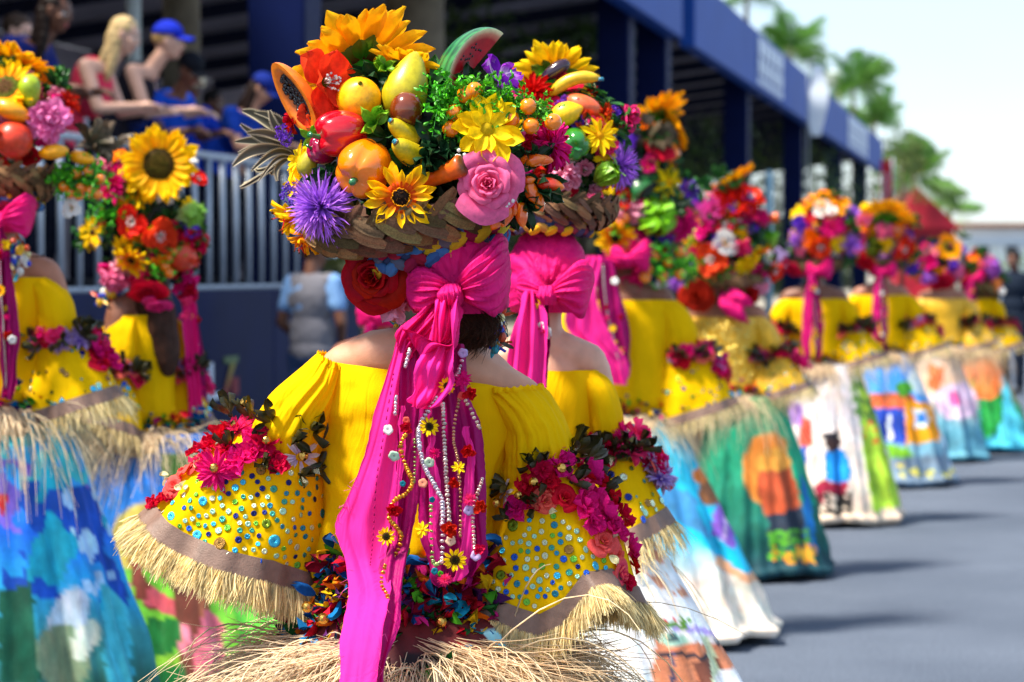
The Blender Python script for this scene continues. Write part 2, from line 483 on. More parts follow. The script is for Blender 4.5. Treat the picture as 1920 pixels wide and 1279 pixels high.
def flower_spec(kind, **k):
    s = Spec()
    rr = lambda a, b: a + (b - a) * rng.random()
    if kind == 'sunflower':
        c0, c1 = k.get('c0', 'orange'), k.get('c1', 'yellow')
        v = [petal(0.66, k.get('W', 0.26), 'point', 0.2, rr(-.1, .06), 0.02, c0=c0, c1=c1, seed=i) for i in range(4)]
        s.layer(k.get('n', 20), 0.36, -0.02, 0.05, v, 1.0, 0.11)
        s.layer(k.get('n', 20), 0.34, 0.02, 0.22, v, 0.86, 0.07, 0.5)
        g, c = bumpy_disc(0.43, 0.10, k.get('ci', 'brown'), k.get('co', 'olive')); s.center.add(g, col=c)
        a = rng.random(160) * 2 * np.pi; r = 0.41 * np.sqrt(rng.random(160))
        for q in range(160):
            s.center.add((np.array([[-.012, -.01, 0], [.012, -.01, 0], [0, .012, 0], [0, 0, .035]]), np.array([[0, 1, 3, -1], [1, 2, 3, -1], [2, 0, 3, -1]])), 0,
                         T(r[q] * math.cos(a[q]), r[q] * math.sin(a[q]), 0.10 * math.sqrt(max(0.05, 1 - (r[q] / .43) ** 2))), col('olive') * rr(.5, 1.3))
        v2 = [petal(0.5, 0.22, 'point', 0.2, -.2, 0.02, c0='green', c1='olive', seed=i) for i in range(2)]
        s.layer(10, 0.15, -0.08, -0.1, v2, 1.0, 0.1)
        s.center.add(lathe([(0.02, -0.02), (0.2, -0.05), (0.16, -0.13), (0.05, -0.2), (0.04, -0.5)], 10), col=col('green'))
    elif kind == 'gerbera_sun':
        v = [petal(0.68, 0.27, 'round', 0.3, rr(-.25, .05), 0.05, c0=k.get('c0', 'deeporange'), c1=k.get('c1', 'yellow'), seed=i) for i in range(4)]
        s.layer(13, 0.3, 0.0, 0.05, v, 1.0, 0.12)
        s.layer(12, 0.25, 0.03, 0.35, v, 0.8, 0.12, 0.5)
        s.layer(1, 0, 0, 0, v, 0.01)
        s.center.add(lathe([(0.0, 0.02), (0.30, 0.05), (0.42, 0.08), (0.40, 0.02), (0.1, -0.1)], 24), col=col('deeporange'))
        g, c = bumpy_disc(0.24, 0.09, 'darkbrown', 'darkbrown', z0=0.05); s.center.add(g, col=c)
        dots(s.center, [(0.235 * math.cos(a) * rr(.9, 1.1), 0.235 * math.sin(a) * rr(.9, 1.1), 0.10 + rr(-.02, .03)) for a in np.linspace(0, 6.28, 44)], 0.022, 'gold')
        dots(s.center, [(rr(-.15, .15), rr(-.15, .15), 0.13) for a in range(16)], 0.018, 'brown')
    elif kind == 'daisy':
        n = k.get('n', 12)
        c1 = k.get('c1', 'yellow'); c0 = k.get('c0', c1)
        v = [petal(0.84, k.get('W', 0.36), 'round', 0.22, rr(-.2, .05), 0.05, c0=c0, c1=c1, seed=i) for i in range(4)]
        s.layer(n, 0.14, 0.0, 0.02, v, 1.0, 0.12)
        if k.get('layers', 2) > 1: s.layer(max(5, n - 4), 0.12, 0.04, 0.3, v, 0.75, 0.12, 0.5)
        if k.get('layers', 2) > 2: s.layer(max(5, n - 4), 0.10, 0.06, 0.75, v, 0.6, 0.14, 0.25)
        g, c = bumpy_disc(k.get('rc', 0.2), 0.1, k.get('cc', 'gold'), k.get('cc', 'gold'), z0=0.05); s.center.add(g, col=c)
    elif kind == 'dahlia':
        c1 = k.get('c1', 'magenta'); c0 = k.get('c0', c1)
        v = [petal(0.9, 0.22, 'point', 0.35, rr(-.25, .05), 0.03, c0=c0, c1=c1, seed=i) for i in range(4)]
        s.layer(16, 0.06, 0.0, 0.0, v, 1.0, 0.12); s.layer(14, 0.06, 0.03, 0.35, v, 0.88, 0.12, 0.5)
        s.layer(11, 0.05, 0.05, 0.75, v, 0.7, 0.12, 0.3); s.layer(7, 0.03, 0.07, 1.15, v, 0.5, 0.12)
        g, c = bumpy_disc(0.09, 0.09, k.get('cc', c0), k.get('cc', c0), z0=0.08); s.center.add(g, col=c)
    elif kind == 'aster':
        c1 = col(k.get('c1', 'purple'))
        N, K = k.get('N', 300), 6
        a = rng.random(N) * 2 * np.pi; el = rng.random(N) ** 1.2 * 1.45 - 0.12
        L = (0.75 + 0.3 * rng.random(N)) * (1 - 0.25 * el / 1.5)
        t = np.linspace(0.05, 1, K)
        d = np.stack([np.cos(a) * np.cos(el), np.sin(a) * np.cos(el), np.sin(el)], -1)
        Cc = d[:, None] * (L[:, None] * t)[..., None]
        Cc[..., 2] -= (0.35 * (L[:, None] * t) ** 2 * rng.random((N, 1)))
        Cc += rng.normal(0, 0.02, Cc.shape) * t[None, :, None]
        wid = 0.05 * np.sin(np.pi * np.clip(t * .9 + .1, 0, 1)) ** .5 * np.ones((N, 1))
        g = ribbons(Cc, wid, np.cross(d, rng.normal(0, 1, (N, 3)) * 0.5 + np.array([0, 0, 1])))
        cc = c1 * (0.7 + 0.6 * rng.random((N, 1)))
        cc = cc[:, None] * (0.8 + 0.35 * t[None, :, None]); cc = np.repeat(cc, 2, axis=1).reshape(-1, 3)
        s.center.add(g, col=cc); s.center.add(sphere(8, 6, (.2, .2, .12)), col=c1 * 0.6)
    elif kind == 'poppy':
        c1 = k.get('c1', 'redorange')
        v = [petal(0.95, 1.05, 'round', 0.12, rr(-.12, .15), 0.09, nv=8, nu=9, c0=k.get('c0', c1), c1=c1, seed=i * 2.1, base=.2) for i in range(4)]
        s.layer(3, 0.04, 0.0, 0.15, v, 1.0, 0.1); s.layer(3, 0.04, 0.04, 0.5, v, 0.85, 0.12, 0.5)
        dk = k.get('cc', 'white')
        Cc = []
        for i in range(26):
            a = rr(0, 6.28); r = rr(.1, .3)
            Cc.append([[0.05 * math.cos(a), 0.05 * math.sin(a), 0.05], [r * .7 * math.cos(a), r * .7 * math.sin(a), .25], [r * math.cos(a), r * math.sin(a), .38]])
        s.center.add(strands(np.array(Cc), 0.008), col=col('white')); dots(s.center, [c[-1] for c in Cc], 0.035, dk)
        g, c = bumpy_disc(0.13, 0.12, k.get('cd', 'olive'), k.get('cd', 'olive'), z0=0.06); s.center.add(g, col=c)
    elif kind == 'rose':
        c1 = k.get('c1', 'pink'); c0 = k.get('c0', c1)
        n = k.get('n', 20)
        for i in range(n):
            f = i / (n - 1)
            r = 0.05 + 0.62 * f ** 1.1
            h = 0.48 - 0.40 * f ** 1.6
            wid = 0.9 + 0.6 * f            # angular half width
            lean = 0.05 + 1.15 * f ** 1.7
            a0 = i * 2.4
            nu_, nv_ = 11, 8
            u = np.linspace(-1, 1, nu_); t = np.linspace(0, 1, nv_)
            Tt, U = np.meshgrid(t, u, indexing='ij')
            ang = U * wid * (0.55 + 0.45 * np.sin(np.pi / 2 * np.clip(Tt * 1.6, 0, 1))) * (1 - 0.25 * Tt ** 3) * (0.72 if f > .5 else 1.0)
            hl = (0.50 + 0.18 * f) * (1 - 0.22 * U ** 2)
            rad = r * (0.35 + 0.65 * np.sin(np.pi / 2 * np.clip(Tt * 1.4, 0, 1))) + lean * hl * Tt ** 1.6 * 0.62 + 0.10 * f * (Tt ** 5)
            z = -0.12 + (h + 0.14) * np.sin(np.pi / 2 * Tt) * (1 - 0.22 * U ** 2) - 0.22 * f * Tt ** 5 + 0.035 * f * np.sin(U * 4 + i * 1.7) * Tt ** 2
            rad += 0.02 * np.sin(U * 6 + i) * Tt ** 2
            Pg = np.stack([rad * np.cos(ang), rad * np.sin(ang), z], -1)
            cc = col(c0) * (1 - Tt[..., None]) + col(c1) * Tt[..., None]
            s.petals.append((0, len(s.variants), RZ(a0) @ RX(rng.normal(0, .10 * f)) @ RY(rng.normal(0, .10 * f)) @ S(0.93 + .12 * rng.random()))); s.variants.append([(grid(Pg), cc.reshape(-1, 3) * rr(.9, 1.08))])
        s.center.add(sphere(8, 6, (.1, .1, .2)), col=col(c0) * .7)
    elif kind == 'peony':
        c1 = k.get('c1', 'lightpink'); c0 = k.get('c0', 'pink')
        v = [petal(0.62, 0.5, 'round', 0.3, rr(-.3, .1), 0.12, nv=6, nu=7, c0=c0, c1=c1, seed=i * 1.7) for i in range(5)]
        for n, r0, z, tl, sc in ((9, .3, -.05, .0, 1.1), (9, .26, 0, .4, 1.0), (8, .2, .05, .8, .9), (6, .1, .12, 1.1, .8), (4, .03, .2, 1.4, .6)):
            s.layer(n, r0, z, tl, v, sc, 0.2, rng.random())
        s.center.add(sphere(8, 6, (.25, .25, .25)), col=col(c0) * .8)
    elif kind == 'lily':
        c1 = k.get('c1', 'yellow'); c0 = k.get('c0', 'redorange')
        v = [petal(1.0, 0.34, 'point', 0.35, rr(-.5, -.2), 0.05, nv=8, c0=c0, c1=c1, seed=i, lift=.35) for i in range(3)]
        s.layer(7, 0.04, 0, 0.4, v, 1.0, 0.15); s.layer(5, 0.04, 0.04, 0.8, v, 0.8, 0.2, .5)
        Cc = [[[0, 0, 0], [rr(-.2, .2), rr(-.2, .2), .5], [rr(-.4, .4), rr(-.4, .4), .9]] for i in range(7)]
        s.center.add(strands(np.array(Cc), 0.02), col=col('redorange')); dots(s.center, [c[-1] for c in Cc], 0.045, 'brown')
    elif kind == 'orchid':
        v = [petal(0.95, 0.7, 'round', 0.2, rr(-.2, .2), 0.14, nv=8, nu=9, c0='white', c1=k.get('c1', srgb(150, 40, 190)), seed=i * 1.9) for i in range(4)]
        s.layer(6, 0.04, 0, 0.3, v, 1.0, 0.2); s.layer(4, 0.03, 0.05, 0.8, v, 0.6, 0.2, .5)
        v2 = [petal(1.15, 0.5, 'point', 0.5, -.1, 0.02, c0=k.get('c1', srgb(150, 40, 190)), c1=srgb(120, 30, 170))]
        s.layer(2, 0.02, -.03, 0.6, v2, 1.0, 0.2, .3)
        dots(s.center, [(rr(-.12, .12), rr(-.12, .12), rr(.15, .4)) for i in range(10)], 0.05, 'white')
    elif kind == 'blossom':
        c1 = k.get('c1', 'crimson')
        v = [petal(0.9, 0.8, 'round', 0.25, rr(-.25, .1), 0.12, nv=6, nu=7, c0=k.get('c0', c1), c1=c1, seed=i * 1.3) for i in range(4)]
        s.layer(6, 0.05, 0, 0.15, v, 1.0, 0.22); s.layer(5, 0.05, 0.05, 0.65, v, 0.75, 0.22, .5)
        s.layer(3, 0.02, 0.08, 1.2, v, 0.5, .2)
        s.center.add(sphere(6, 5, (.1, .1, .1)), col=col(k.get('cc', c1)) * .8)
    elif kind == 'statice':
        c1 = col(k.get('c1', 'violet'))
        for i in range(60):
            d = rng.normal(0, 1, 3); d /= np.linalg.norm(d); p = d * rr(.5, 1.0)
            g, c = petal(0.22, 0.2, 'round', .4, .1, .1, 3, 3, c0=c1 * rr(.7, 1.3), c1=c1)
            for j in range(3):
                s.center.add(g, 0, facing(p, d + rng.normal(0, .3, 3), 1, rr(0, 6.28)), c)
    elif kind == 'twistbud':
        v = [petal(1.0, 0.45, 'round', 0.5, .2, 0.1, nv=6, nu=5, c0=k.get('c1', srgb(84, 72, 30)), c1=k.get('c1', srgb(40, 42, 20)), seed=i) for i in range(3)]
        s.layer(5, 0.03, 0, 0.7, v, 1.0, 0.35)
        s.center.add(sphere(6, 5, (.15, .15, .2)), col=col(k.get('c1', srgb(34, 34, 18))))
    elif kind == 'button':
        s.center.add(lathe([(0.0, .04), (.2, .04), (.3, .10), (.7, .13), (1.0, .05), (.97, .0)], 20), col=col(k.get('c1', 'white')))
        V = s.center.V[0]; a = np.arctan2(V[:, 1], V[:, 0]); V[:, :2] *= (0.86 + 0.14 * np.abs(np.cos(a * 2.5)))[:, None]
    return s

_cache = {}
def spec_key(kind, k): return kind + str(sorted((a, str(b)) for a, b in k.items()))

def flower_merged(kind, mats, variant=0, **k):
    key = ('m', spec_key(kind, k), variant, str([m.name for m in mats]))
    if key not in _cache:
        s = flower_spec(kind, **k)
        mb = MB()
        if s.center.V: mb.join(s.center)
        for vi, li, M in s.petals:
            g, c = s.variants[li][vi]
            mb.add(g, 0, M, c * (0.9 + 0.2 * rng.random()))
        _cache[key] = mb.mesh(kind, mats)
    return _cache[key]

NAME = dict(sunflower='sunflower', gerbera_sun='orange_gerbera', daisy='daisy', dahlia='dahlia', aster='aster', poppy='poppy', rose='rose',
            peony='peony', lily='lily', orchid='orchid', blossom='blossom', statice='statice_sprig', twistbud='ribbon_leaf', button='flower_sequin')

def flower(kind, parent, WX, split=False, label=None, name=None, mats=None, variant=0, **k):
    mats = mats or [MT['petal']]
    nm = name or NAME[kind]
    if not split:
        return put(nm, flower_merged(kind, mats, variant, **k), parent, WX, label=label)
    s = flower_spec(kind, **k)
    me = s.center.mesh(nm, [MT['petal_single']] if s.petals else mats)
    o = put(nm, me, parent, WX, label=label)
    meshes = {}
    for vi, li, M in s.petals:
        if (li, vi) not in meshes:
            g, c = s.variants[li][vi]
            meshes[(li, vi)] = MB().add(g, 0, None, c).mesh('petal', [MT['petal_single']])
        put("petal", meshes[(li, vi)], o, WX @ M)
    return o

# ------------------------------------------------------------------ fruit, all about unit radius
def vcolor(V, c, c2=None, f=None):
    c = col(c)
    if c2 is None: return np.broadcast_to(c, V.shape)
    return c * (1 - f[:, None]) + col(c2) * f[:, None]

def fruit_mb(kind, **k):
    mb = MB()
    c = k.get('c')
    if kind == 'pepper':
        c = 'red' if c is None else c
        th = np.linspace(0, 2 * np.pi, 40, endpoint=False); z = np.linspace(0, 1, 26)
        Z_, A = np.meshgrid(z, th, indexing='ij')
        lob = 1 - 0.21 * (1 - np.abs(np.cos(A * 2 + 0.3))) ** 2.2 * (0.5 + np.abs(Z_ - .5))
        prof = np.sin(np.pi * (0.02 + 0.96 * Z_)) ** 0.42
        r = prof * lob * (0.95 - 0.17 * (1 - Z_))
        zz = (Z_ * 2 - 1) * 1.05 * (1 - 0.07 * np.cos(A * 2 + 1))
        dent = np.exp(-(r / .42) ** 2)
        zz = zz - np.sign(zz) * dent * np.where(zz > 0, 0.28, 0.22)
        g = closed_grid(np.stack([r * np.cos(A), r * np.sin(A), zz], -1))
        mb.add(g, 0, None, vcolor(g[0], c))
        st = tube([(0, 0, .72), (0.02, 0, .95), (0.1, 0.03, 1.15), (0.2, .05, 1.28)], [0.16, 0.1, 0.085, 0.12], 7)
        mb.add(st, 0, None, col(srgb(40, 110, 60)))
        for i in range(5):
            g, cc = petal(0.26, .2, 'round', -.2, -.1, .02, 4, 3, c0=srgb(40, 110, 60)); mb.add(g, 0, T(0, 0, .80) @ RZ(i * 1.257), cc)
    elif kind in ('orange', 'kumquat', 'lemon', 'pit', 'mango', 'eggplant', 'squash', 'pomegranate'):
        V, Q = sphere(22, 14)
        z = V[:, 2].copy()
        cdef = dict(orange='gold', kumquat=srgb(244, 134, 10), lemon=srgb(246, 200, 10), pit=srgb(112, 48, 14), mango='gold', eggplant=srgb(44, 22, 46), squash=srgb(178, 172, 22), pomegranate=srgb(206, 60, 30))[kind]
        c = c if c is not None else cdef
        if kind == 'orange': V[:, 2] *= 0.95; V[:, 2] += 0.12 * np.exp(-((1 - z) / .05) ** 1)
        if kind == 'lemon': V *= [.78, .78, 1.0]; V[:, 2] += 0.22 * np.sign(z) * np.exp(-((1 - abs(z)) / .06))
        if kind == 'mango': V *= [.62, .5, 1.0]; V[:, 0] += .18 * z ** 2
        if kind == 'eggplant': V *= [.42, .42, 1.0]; V[:, :2] *= (1 - .25 * z)[:, None]
        if kind == 'squash': V *= [.62, .62, 1.0]; V[:, :2] *= (1 - .38 * np.clip(z + .1, -.3, 1))[:, None]; V[:, 0] += .12 * z ** 2
        if kind == 'pit': V *= [.92, .92, 1.0]
        f = np.clip(.5 + .5 * vnoise(V, 1.5, k.get('seed', 1)), 0, 1)
        c2 = k.get('c2', cdef if c is None else None)
        if c2 is None: c2 = col(c) * np.array([1.0, .8, .6])
        mb.add((V, Q), 0, None, vcolor(V, c, c2, f))
        if kind == 'orange':
            mb.add(lathe([(0.0, 1.14), (.1, 1.09), (.12, 1.0)], 8), 0, None, srgb(110, 110, 20))
        if kind == 'eggplant':
            for i in range(6):
                g, cc = petal(0.4, .25, 'point', -.3, -.4, .02, 4, 3, c0='green'); mb.add(g, 0, T(0, 0, .98) @ RZ(i * 1.05), cc)
        if kind == 'pomegranate':
            for i in range(6):
                g, cc = petal(0.35, .22, 'point', .2, .1, .0, 4, 3, c0=c, lift=1.2); mb.add(g, 0, T(0, 0, .93) @ RZ(i * 1.05), cc)
    elif kind == 'banana':
        t = np.linspace(-1, 1, 13)
        pts = np.stack([0.32 * (1 - t ** 2), 0 * t, t], -1)
        rad = 0.26 * np.sqrt(np.clip(1 - np.abs(t) ** 3.2, 0.05, 1))
        g = tube(pts, rad, 10); V = g[0]
        mb.add(g, 0, None, vcolor(V, c if c is not None else srgb(240, 190, 20), srgb(200, 160, 20), np.clip(.5 + .5 * vnoise(V, 3), 0, 1)))
        mb.add(tube([(0, 0, .95), (-.05, 0, 1.15)], [.09, .06], 7), 0, None, col(k.get('tip', srgb(40, 120, 150))))
    elif kind == 'stub':            # short banana end with its tip towards +Z
        t = np.linspace(0, 1, 10)
        g = tube(np.stack([0.25 * t ** 2, 0 * t, -1 + 2 * t], -1), 0.62 * np.sqrt(np.clip(1.02 - t ** 2.6, .04, 1)), 14); V = g[0]
        mb.add(g, 0, None, vcolor(V, c if c is not None else srgb(222, 186, 14), srgb(178, 160, 20), np.clip(.5 + .5 * vnoise(V, 2.2), 0, 1)))
        mb.add(lathe([(0, .1), (.12, .08), (.15, 0), (.12, -.1)], 10), 0, T(.27, 0, .98), srgb(50, 140, 160))
        mb.add(lathe([(.19, .0), (.2, -.05)], 10), 0, T(.27, 0, .97), srgb(110, 70, 20))
    elif kind == 'carrot':
        t = np.linspace(0, 1, 22)
        rad = 0.36 * (1 - t) ** .55 * (1 + .035 * np.sin(t * 60)) ; rad[0] = .26
        g = tube(np.stack([0.1 * np.sin(t * 3), 0 * t, 1 - 2 * t], -1), np.maximum(rad, .01), 14); V = g[0]
        f = np.clip((V[:, 2] - .80) / .2, 0, 1)
        mb.add(g, 0, None, vcolor(V, c if c is not None else srgb(228, 92, 10), srgb(60, 50, 12), f))
    elif kind == 'chili':
        t = np.linspace(0, 1, 12)
        rad = 0.52 * np.sin(np.pi * (0.13 + .87 * t)) ** .62
        g = tube(np.stack([0.08 * np.sin(t * 3), 0 * t, -1 + 2 * t], -1), np.maximum(rad, .02), 10); V = g[0]
        mb.add(g, 0, None, vcolor(V, srgb(222, 36, 8), srgb(244, 122, 12), np.clip(.5 + .9 * vnoise(V, 1.2, k.get('seed', 0)), 0, 1)))
        mb.add(tube([(0, 0, -.95), (0, .02, -1.15)], [.1, .05], 6), 0, None, col('green'))
    elif kind == 'papaya':
        # half fruit, cut face towards -Y
        nz, na = 20, 16
        ph = np.linspace(0.03, np.pi - .03, nz); a = np.linspace(0, np.pi, na)
        Ph, A = np.meshgrid(ph, a, indexing='ij')
        w = .52 * (1 - .16 * np.cos(Ph))
        Pg = np.stack([np.cos(A) * np.sin(Ph) * w, np.sin(A) * np.sin(Ph) * w, np.cos(Ph)], -1)
        g = grid(Pg); mb.add(g, 0, None, vcolor(g[0], srgb(224, 96, 40), srgb(240, 120, 24), np.clip(.5 + .5 * g[0][:, 2], 0, 1)))
        # flesh rim and hollow
        s_ = np.linspace(0, 1, 9); th = np.linspace(0, 2 * np.pi, 40, endpoint=False)
        S_, Th = np.meshgrid(s_, th, indexing='ij')
        k1 = 1 - S_ * .98
        ww = .52 * (1 - .16 * np.sin(Th))
        dep = np.where(k1 < .72, .26 * np.sqrt(np.clip(1 - (k1 / .72) ** 2, 0, 1)), 0)
        Pg = np.stack([np.cos(Th) * ww * k1, dep, np.sin(Th) * k1], -1)
        g = grid(Pg, wu=True)
        mb.add(g, 0, None, vcolor(g[0], srgb(240, 130, 30), srgb(206, 70, 10), (1 - k1).ravel()))
        for i in range(150):
            a_ = rng.random() * 6.28; r_ = math.sqrt(rng.random()) * .64
            sr = .046 + .016 * rng.random()
            mb.add(sphere(7, 5, (sr, sr, sr * 1.2)), 1, T(math.cos(a_) * r_ * .5, .26 * math.sqrt(max(0, 1 - (r_ / .72) ** 2)) - .05, math.sin(a_) * r_), srgb(20, 16, 20))
    elif kind == 'watermelon':
        # wedge: arc rind in XZ plane, thickness in Y
        na, nr = 26, 9
        a = np.linspace(0, np.pi, na)
        for sgn in (-1, 1):
            rr_ = np.linspace(0.0, 1, nr)
            A, Rr = np.meshgrid(a, rr_, indexing='ij')
            Pg = np.stack([np.cos(A) * Rr, sgn * .30 * Rr + 0 * A, np.sin(A) * Rr * .62], -1)
            g = grid(Pg); r_ = Rr.ravel()
            cc = np.where(r_[:, None] > .9, srgb(226, 228, 170), np.where(r_[:, None] > .8, srgb(196, 120, 90), srgb(170, 14, 22)))
            mb.add(g, 0, None, cc)
            for i in range(22):
                aa = .3 + 2.5 * rng.random(); r2 = .35 + .4 * rng.random()
                mb.add(sphere(6, 4, (.035, .014, .022)), 0, T(math.cos(aa) * r2, sgn * (.30 * r2 + .006), math.sin(aa) * r2 * .62), srgb(16, 12, 12))
        u = np.linspace(-1, 1, 9)
        A, U = np.meshgrid(a, u, indexing='ij')
        k_ = 1 + .07 * (1 - U ** 2)
        Pg = np.stack([np.cos(A) * k_, .30 * U, np.sin(A) * .62 * k_], -1)
        g = grid(Pg); V = g[0]
        st = np.sin(U * 9 + .8 * np.sin(A * 9)).ravel()
        cc = np.where((st > .1)[:, None], srgb(14, 70, 34), srgb(44, 120, 60))
        mb.add(g, 0, None, cc)
    elif kind == 'lettuce':
        c0 = k.get('c0', srgb(186, 206, 90)); c1 = k.get('c1', srgb(104, 176, 22))
        for i in range(k.get('n', 16)):
            g, cc = petal(1.5, 1.4, 'round', .22, .25, .15, 11, 13, c0=c0, c1=c1, seed=i * 1.7)
            a = rng.random() * 6.28
            V, Q = g
            V = V + (0.07 * vnoise(V, 7, i))[:, None] * np.array([0, 0, 1.0])
            mb.add((V, Q), 0, T(0, 0, -.7) @ RZ(a) @ RY(-(1.45 - .06 * i)) @ S(.75 + .1 * rng.random()), cc)
    elif kind == 'pineapple_top':
        for i in range(k.get('n', 34)):
            el = .25 + 1.1 * rng.random(); a = rng.random() * 6.28
            g, cc = petal(1.0, .16, 'point', 1.2, -.35 * rng.random(), .03, 9, 5, c0=srgb(74, 84, 62), c1=srgb(92, 78, 62), seed=i)
            mb.add(g, 0, RZ(a) @ RY(-el) @ RX(rng.normal(0, .3)) @ S(.75 + .4 * rng.random()), cc * (.6 + .8 * rng.random()))
    return mb

FNAME = dict(pepper='bell_pepper', orange='orange', kumquat='kumquat', lemon='lemon', pit='avocado_stone', mango='mango', eggplant='eggplant', squash='squash',
             pomegranate='pomegranate', banana='banana', stub='short_banana', carrot='carrot', chili='chili_pepper', papaya='half_papaya', watermelon='watermelon_wedge',
             lettuce='lettuce', pineapple_top='pineapple_crown')
def fruit(kind, parent, W, label=None, gloss=None, name=None, **k):
    key = ('f', spec_key(kind, k))
    if key not in _cache:
        m = MT['gloss'] if (gloss or kind in ('pepper', 'kumquat', 'chili', 'pit', 'eggplant')) else MT['fruit']
        if kind in ('lettuce', 'pineapple_top'): m = MT['leaf']
        _cache[key] = fruit_mb(kind, **k).mesh(FNAME[kind], [m, MT['gloss']])
    return put(name or FNAME[kind], _cache[key], parent, W, label=label)

def leaf_cluster(n, c0, c1, L=1.0, W=.42, spread=1.0):
    mb = MB()
    for i in range(n):
        g, cc = petal(L * (.7 + .5 * rng.random()), W, 'point', .35, -.25 * rng.random(), .04, 7, 5, c0=c0, c1=c1, seed=i)
        mb.add(g, 0, RZ(rng.random() * 6.28) @ RY(-(.15 + 1.1 * rng.random() * spread)) @ RX(rng.normal(0, .3)), cc * (.7 + .6 * rng.random()))
    return mb

def sprig_mb(n, c0='green', c1='bright'):
    """bright small curly plastic foliage filling a unit ball"""
    mb = MB()
    pts = rng.normal(0, .42, (n, 3))
    for p in pts:
        g, cc = petal(.2, .13, 'round', .4, -.3, .06, 4, 3, c0=c0, c1=c1)
        for j in range(3): mb.add(g, 0, facing(p, rng.normal(0, 1, 3), .8 + .6 * rng.random(), rng.random() * 6), cc * (.6 + .7 * rng.random()))
    Cc = np.stack([rng.normal(0, .15, (n // 3, 3)), rng.normal(0, .35, (n // 3, 3)), pts[:n // 3] * 1.2], 1)
    mb.add(strands(Cc, .014), 0, None, col(c0) * .7)
    return mb
def cached(key, fn):
    if key not in _cache: _cache[key] = fn()
    return _cache[key]
# ------------------------------------------------------------------ the setting
SD = np.array([0.20925, 0.97786, 0.0]); SN = np.array([-0.97786, 0.20925, 0.0])
SO = np.array([-2.0, 17.4, 0.0])
def st(s, w, z): return SO + SD * s + SN * w + np.array([0, 0, z])
def s_of_px(px, w=0.0):
    k = (px - 960) / FPX
    # SO.x + SD.x s + SN.x w = k (SO.y + SD.y s + SN.y w)
    return (k * (SO[1] + SN[1] * w) - SO[0] - SN[0] * w) / (SD[0] - k * SD[1])
STM = Matrix(((SD[0], SN[0], 0, SO[0]), (SD[1], SN[1], 0, SO[1]), (0, 0, 1, 0), (0, 0, 0, 1)))   # stand frame: x along, y behind, z up

def road_material():
    m = material('asphalt', srgb(60, 66, 80), rough=0.9, noise=0.0, bump=0.6, bscale=70, spec=0.15)
    nt = m.node_tree; b = [n for n in nt.nodes if n.type == 'BSDF_PRINCIPLED'][0]
    tc = [n for n in nt.nodes if n.type == 'TEX_COORD'][0]
    a = nt.nodes.new('ShaderNodeTexNoise'); a.inputs['Scale'].default_value = 0.9; a.inputs['Detail'].default_value = 8
    g = nt.nodes.new('ShaderNodeTexNoise'); g.inputs['Scale'].default_value = 110; g.inputs['Detail'].default_value = 2
    r1 = nt.nodes.new('ShaderNodeValToRGB')
    r1.color_ramp.elements[0].color = (*srgb(76, 84, 98), 1); r1.color_ramp.elements[1].color = (*srgb(93, 101, 115), 1)
    r1.color_ramp.elements[0].position = .3; r1.color_ramp.elements[1].position = .7
    mx = nt.nodes.new('ShaderNodeMixRGB'); mx.blend_type = 'MULTIPLY'; mx.inputs['Fac'].default_value = 0.8
    r2 = nt.nodes.new('ShaderNodeValToRGB')
    r2.color_ramp.elements[0].color = (.32, .33, .36, 1); r2.color_ramp.elements[1].color = (1.55, 1.55, 1.55, 1)
    r2.color_ramp.elements[0].position = .35; r2.color_ramp.elements[1].position = .65
    nt.links.new(tc.outputs['Object'], a.inputs['Vector']); nt.links.new(tc.outputs['Object'], g.inputs['Vector'])
    nt.links.new(a.outputs['Fac'], r1.inputs['Fac']); nt.links.new(g.outputs['Fac'], r2.inputs['Fac'])
    nt.links.new(r1.outputs['Color'], mx.inputs['Color1']); nt.links.new(r2.outputs['Color'], mx.inputs['Color2'])
    nt.links.new(mx.outputs['Color'], b.inputs['Base Color'])
    return m
put('ground', MB().add((np.array([[-900, -60, -.02], [900, -60, -.02], [900, 1500, -.02], [-900, 1500, -.02]], float), np.array([[0, 1, 2, 3]]))).mesh(
    'ground', material('packed_earth', srgb(150, 142, 128), rough=.9, noise=.2, nscale=.6, bump=.4, bscale=9), smooth=False), kind='structure')
rb = []
for s in (-45, 400):
    rb += [st(s, -0.2, 0), st(s, -70 if s > 0 else -40, 0)]
put('road', MB().add((np.array([rb[0], rb[1], rb[3], rb[2]]), np.array([[0, 1, 2, 3]]))).mesh('road', road_material(), smooth=False), kind='structure')
# low kerb along the foot of the stand
put('kerb', MB().add(bbox_round(-45, 300, -.2, -.02, -.1, .12, .02)).mesh('kerb', material('concrete', srgb(150, 150, 150), rough=.8, noise=.2, nscale=5, bump=.4, bscale=60), smooth=False), W=STM, kind='structure')

bark = material('palm_bark', srgb(104, 92, 74), rough=.9, noise=.3, nscale=6, bump=.9, bscale=16)
navy = material('navy_painted_wood', srgb(5, 20, 66), rough=.6, noise=.14, nscale=2.5, bump=.12, bscale=40, spec=.1)
navy_dk = material('dark_navy_paint', srgb(14, 24, 54), rough=.6, noise=.15, nscale=2, spec=.25)
fasc = material('blue_fascia_paint', srgb(34, 76, 158), rough=.55, noise=.08, nscale=1.5, bump=.1, bscale=20, spec=.1)
black = material('black_drape', srgb(8, 9, 18), rough=.95, noise=.3, nscale=3, spec=.05)
lilac = material('grey_lilac_boards', srgb(146, 140, 154), rough=.8, noise=.15, nscale=2, bump=.3, bscale=8, wave=1.0)
white = material('white_board', srgb(205, 210, 216), rough=.6, noise=.05, nscale=2)
pale = material('pale_blue_board', srgb(120, 178, 214), rough=.6, noise=.12, nscale=2)
steel = material('galvanised_steel', srgb(176, 186, 200), rough=.42, noise=.08, nscale=8, metal=.3, spec=.5)

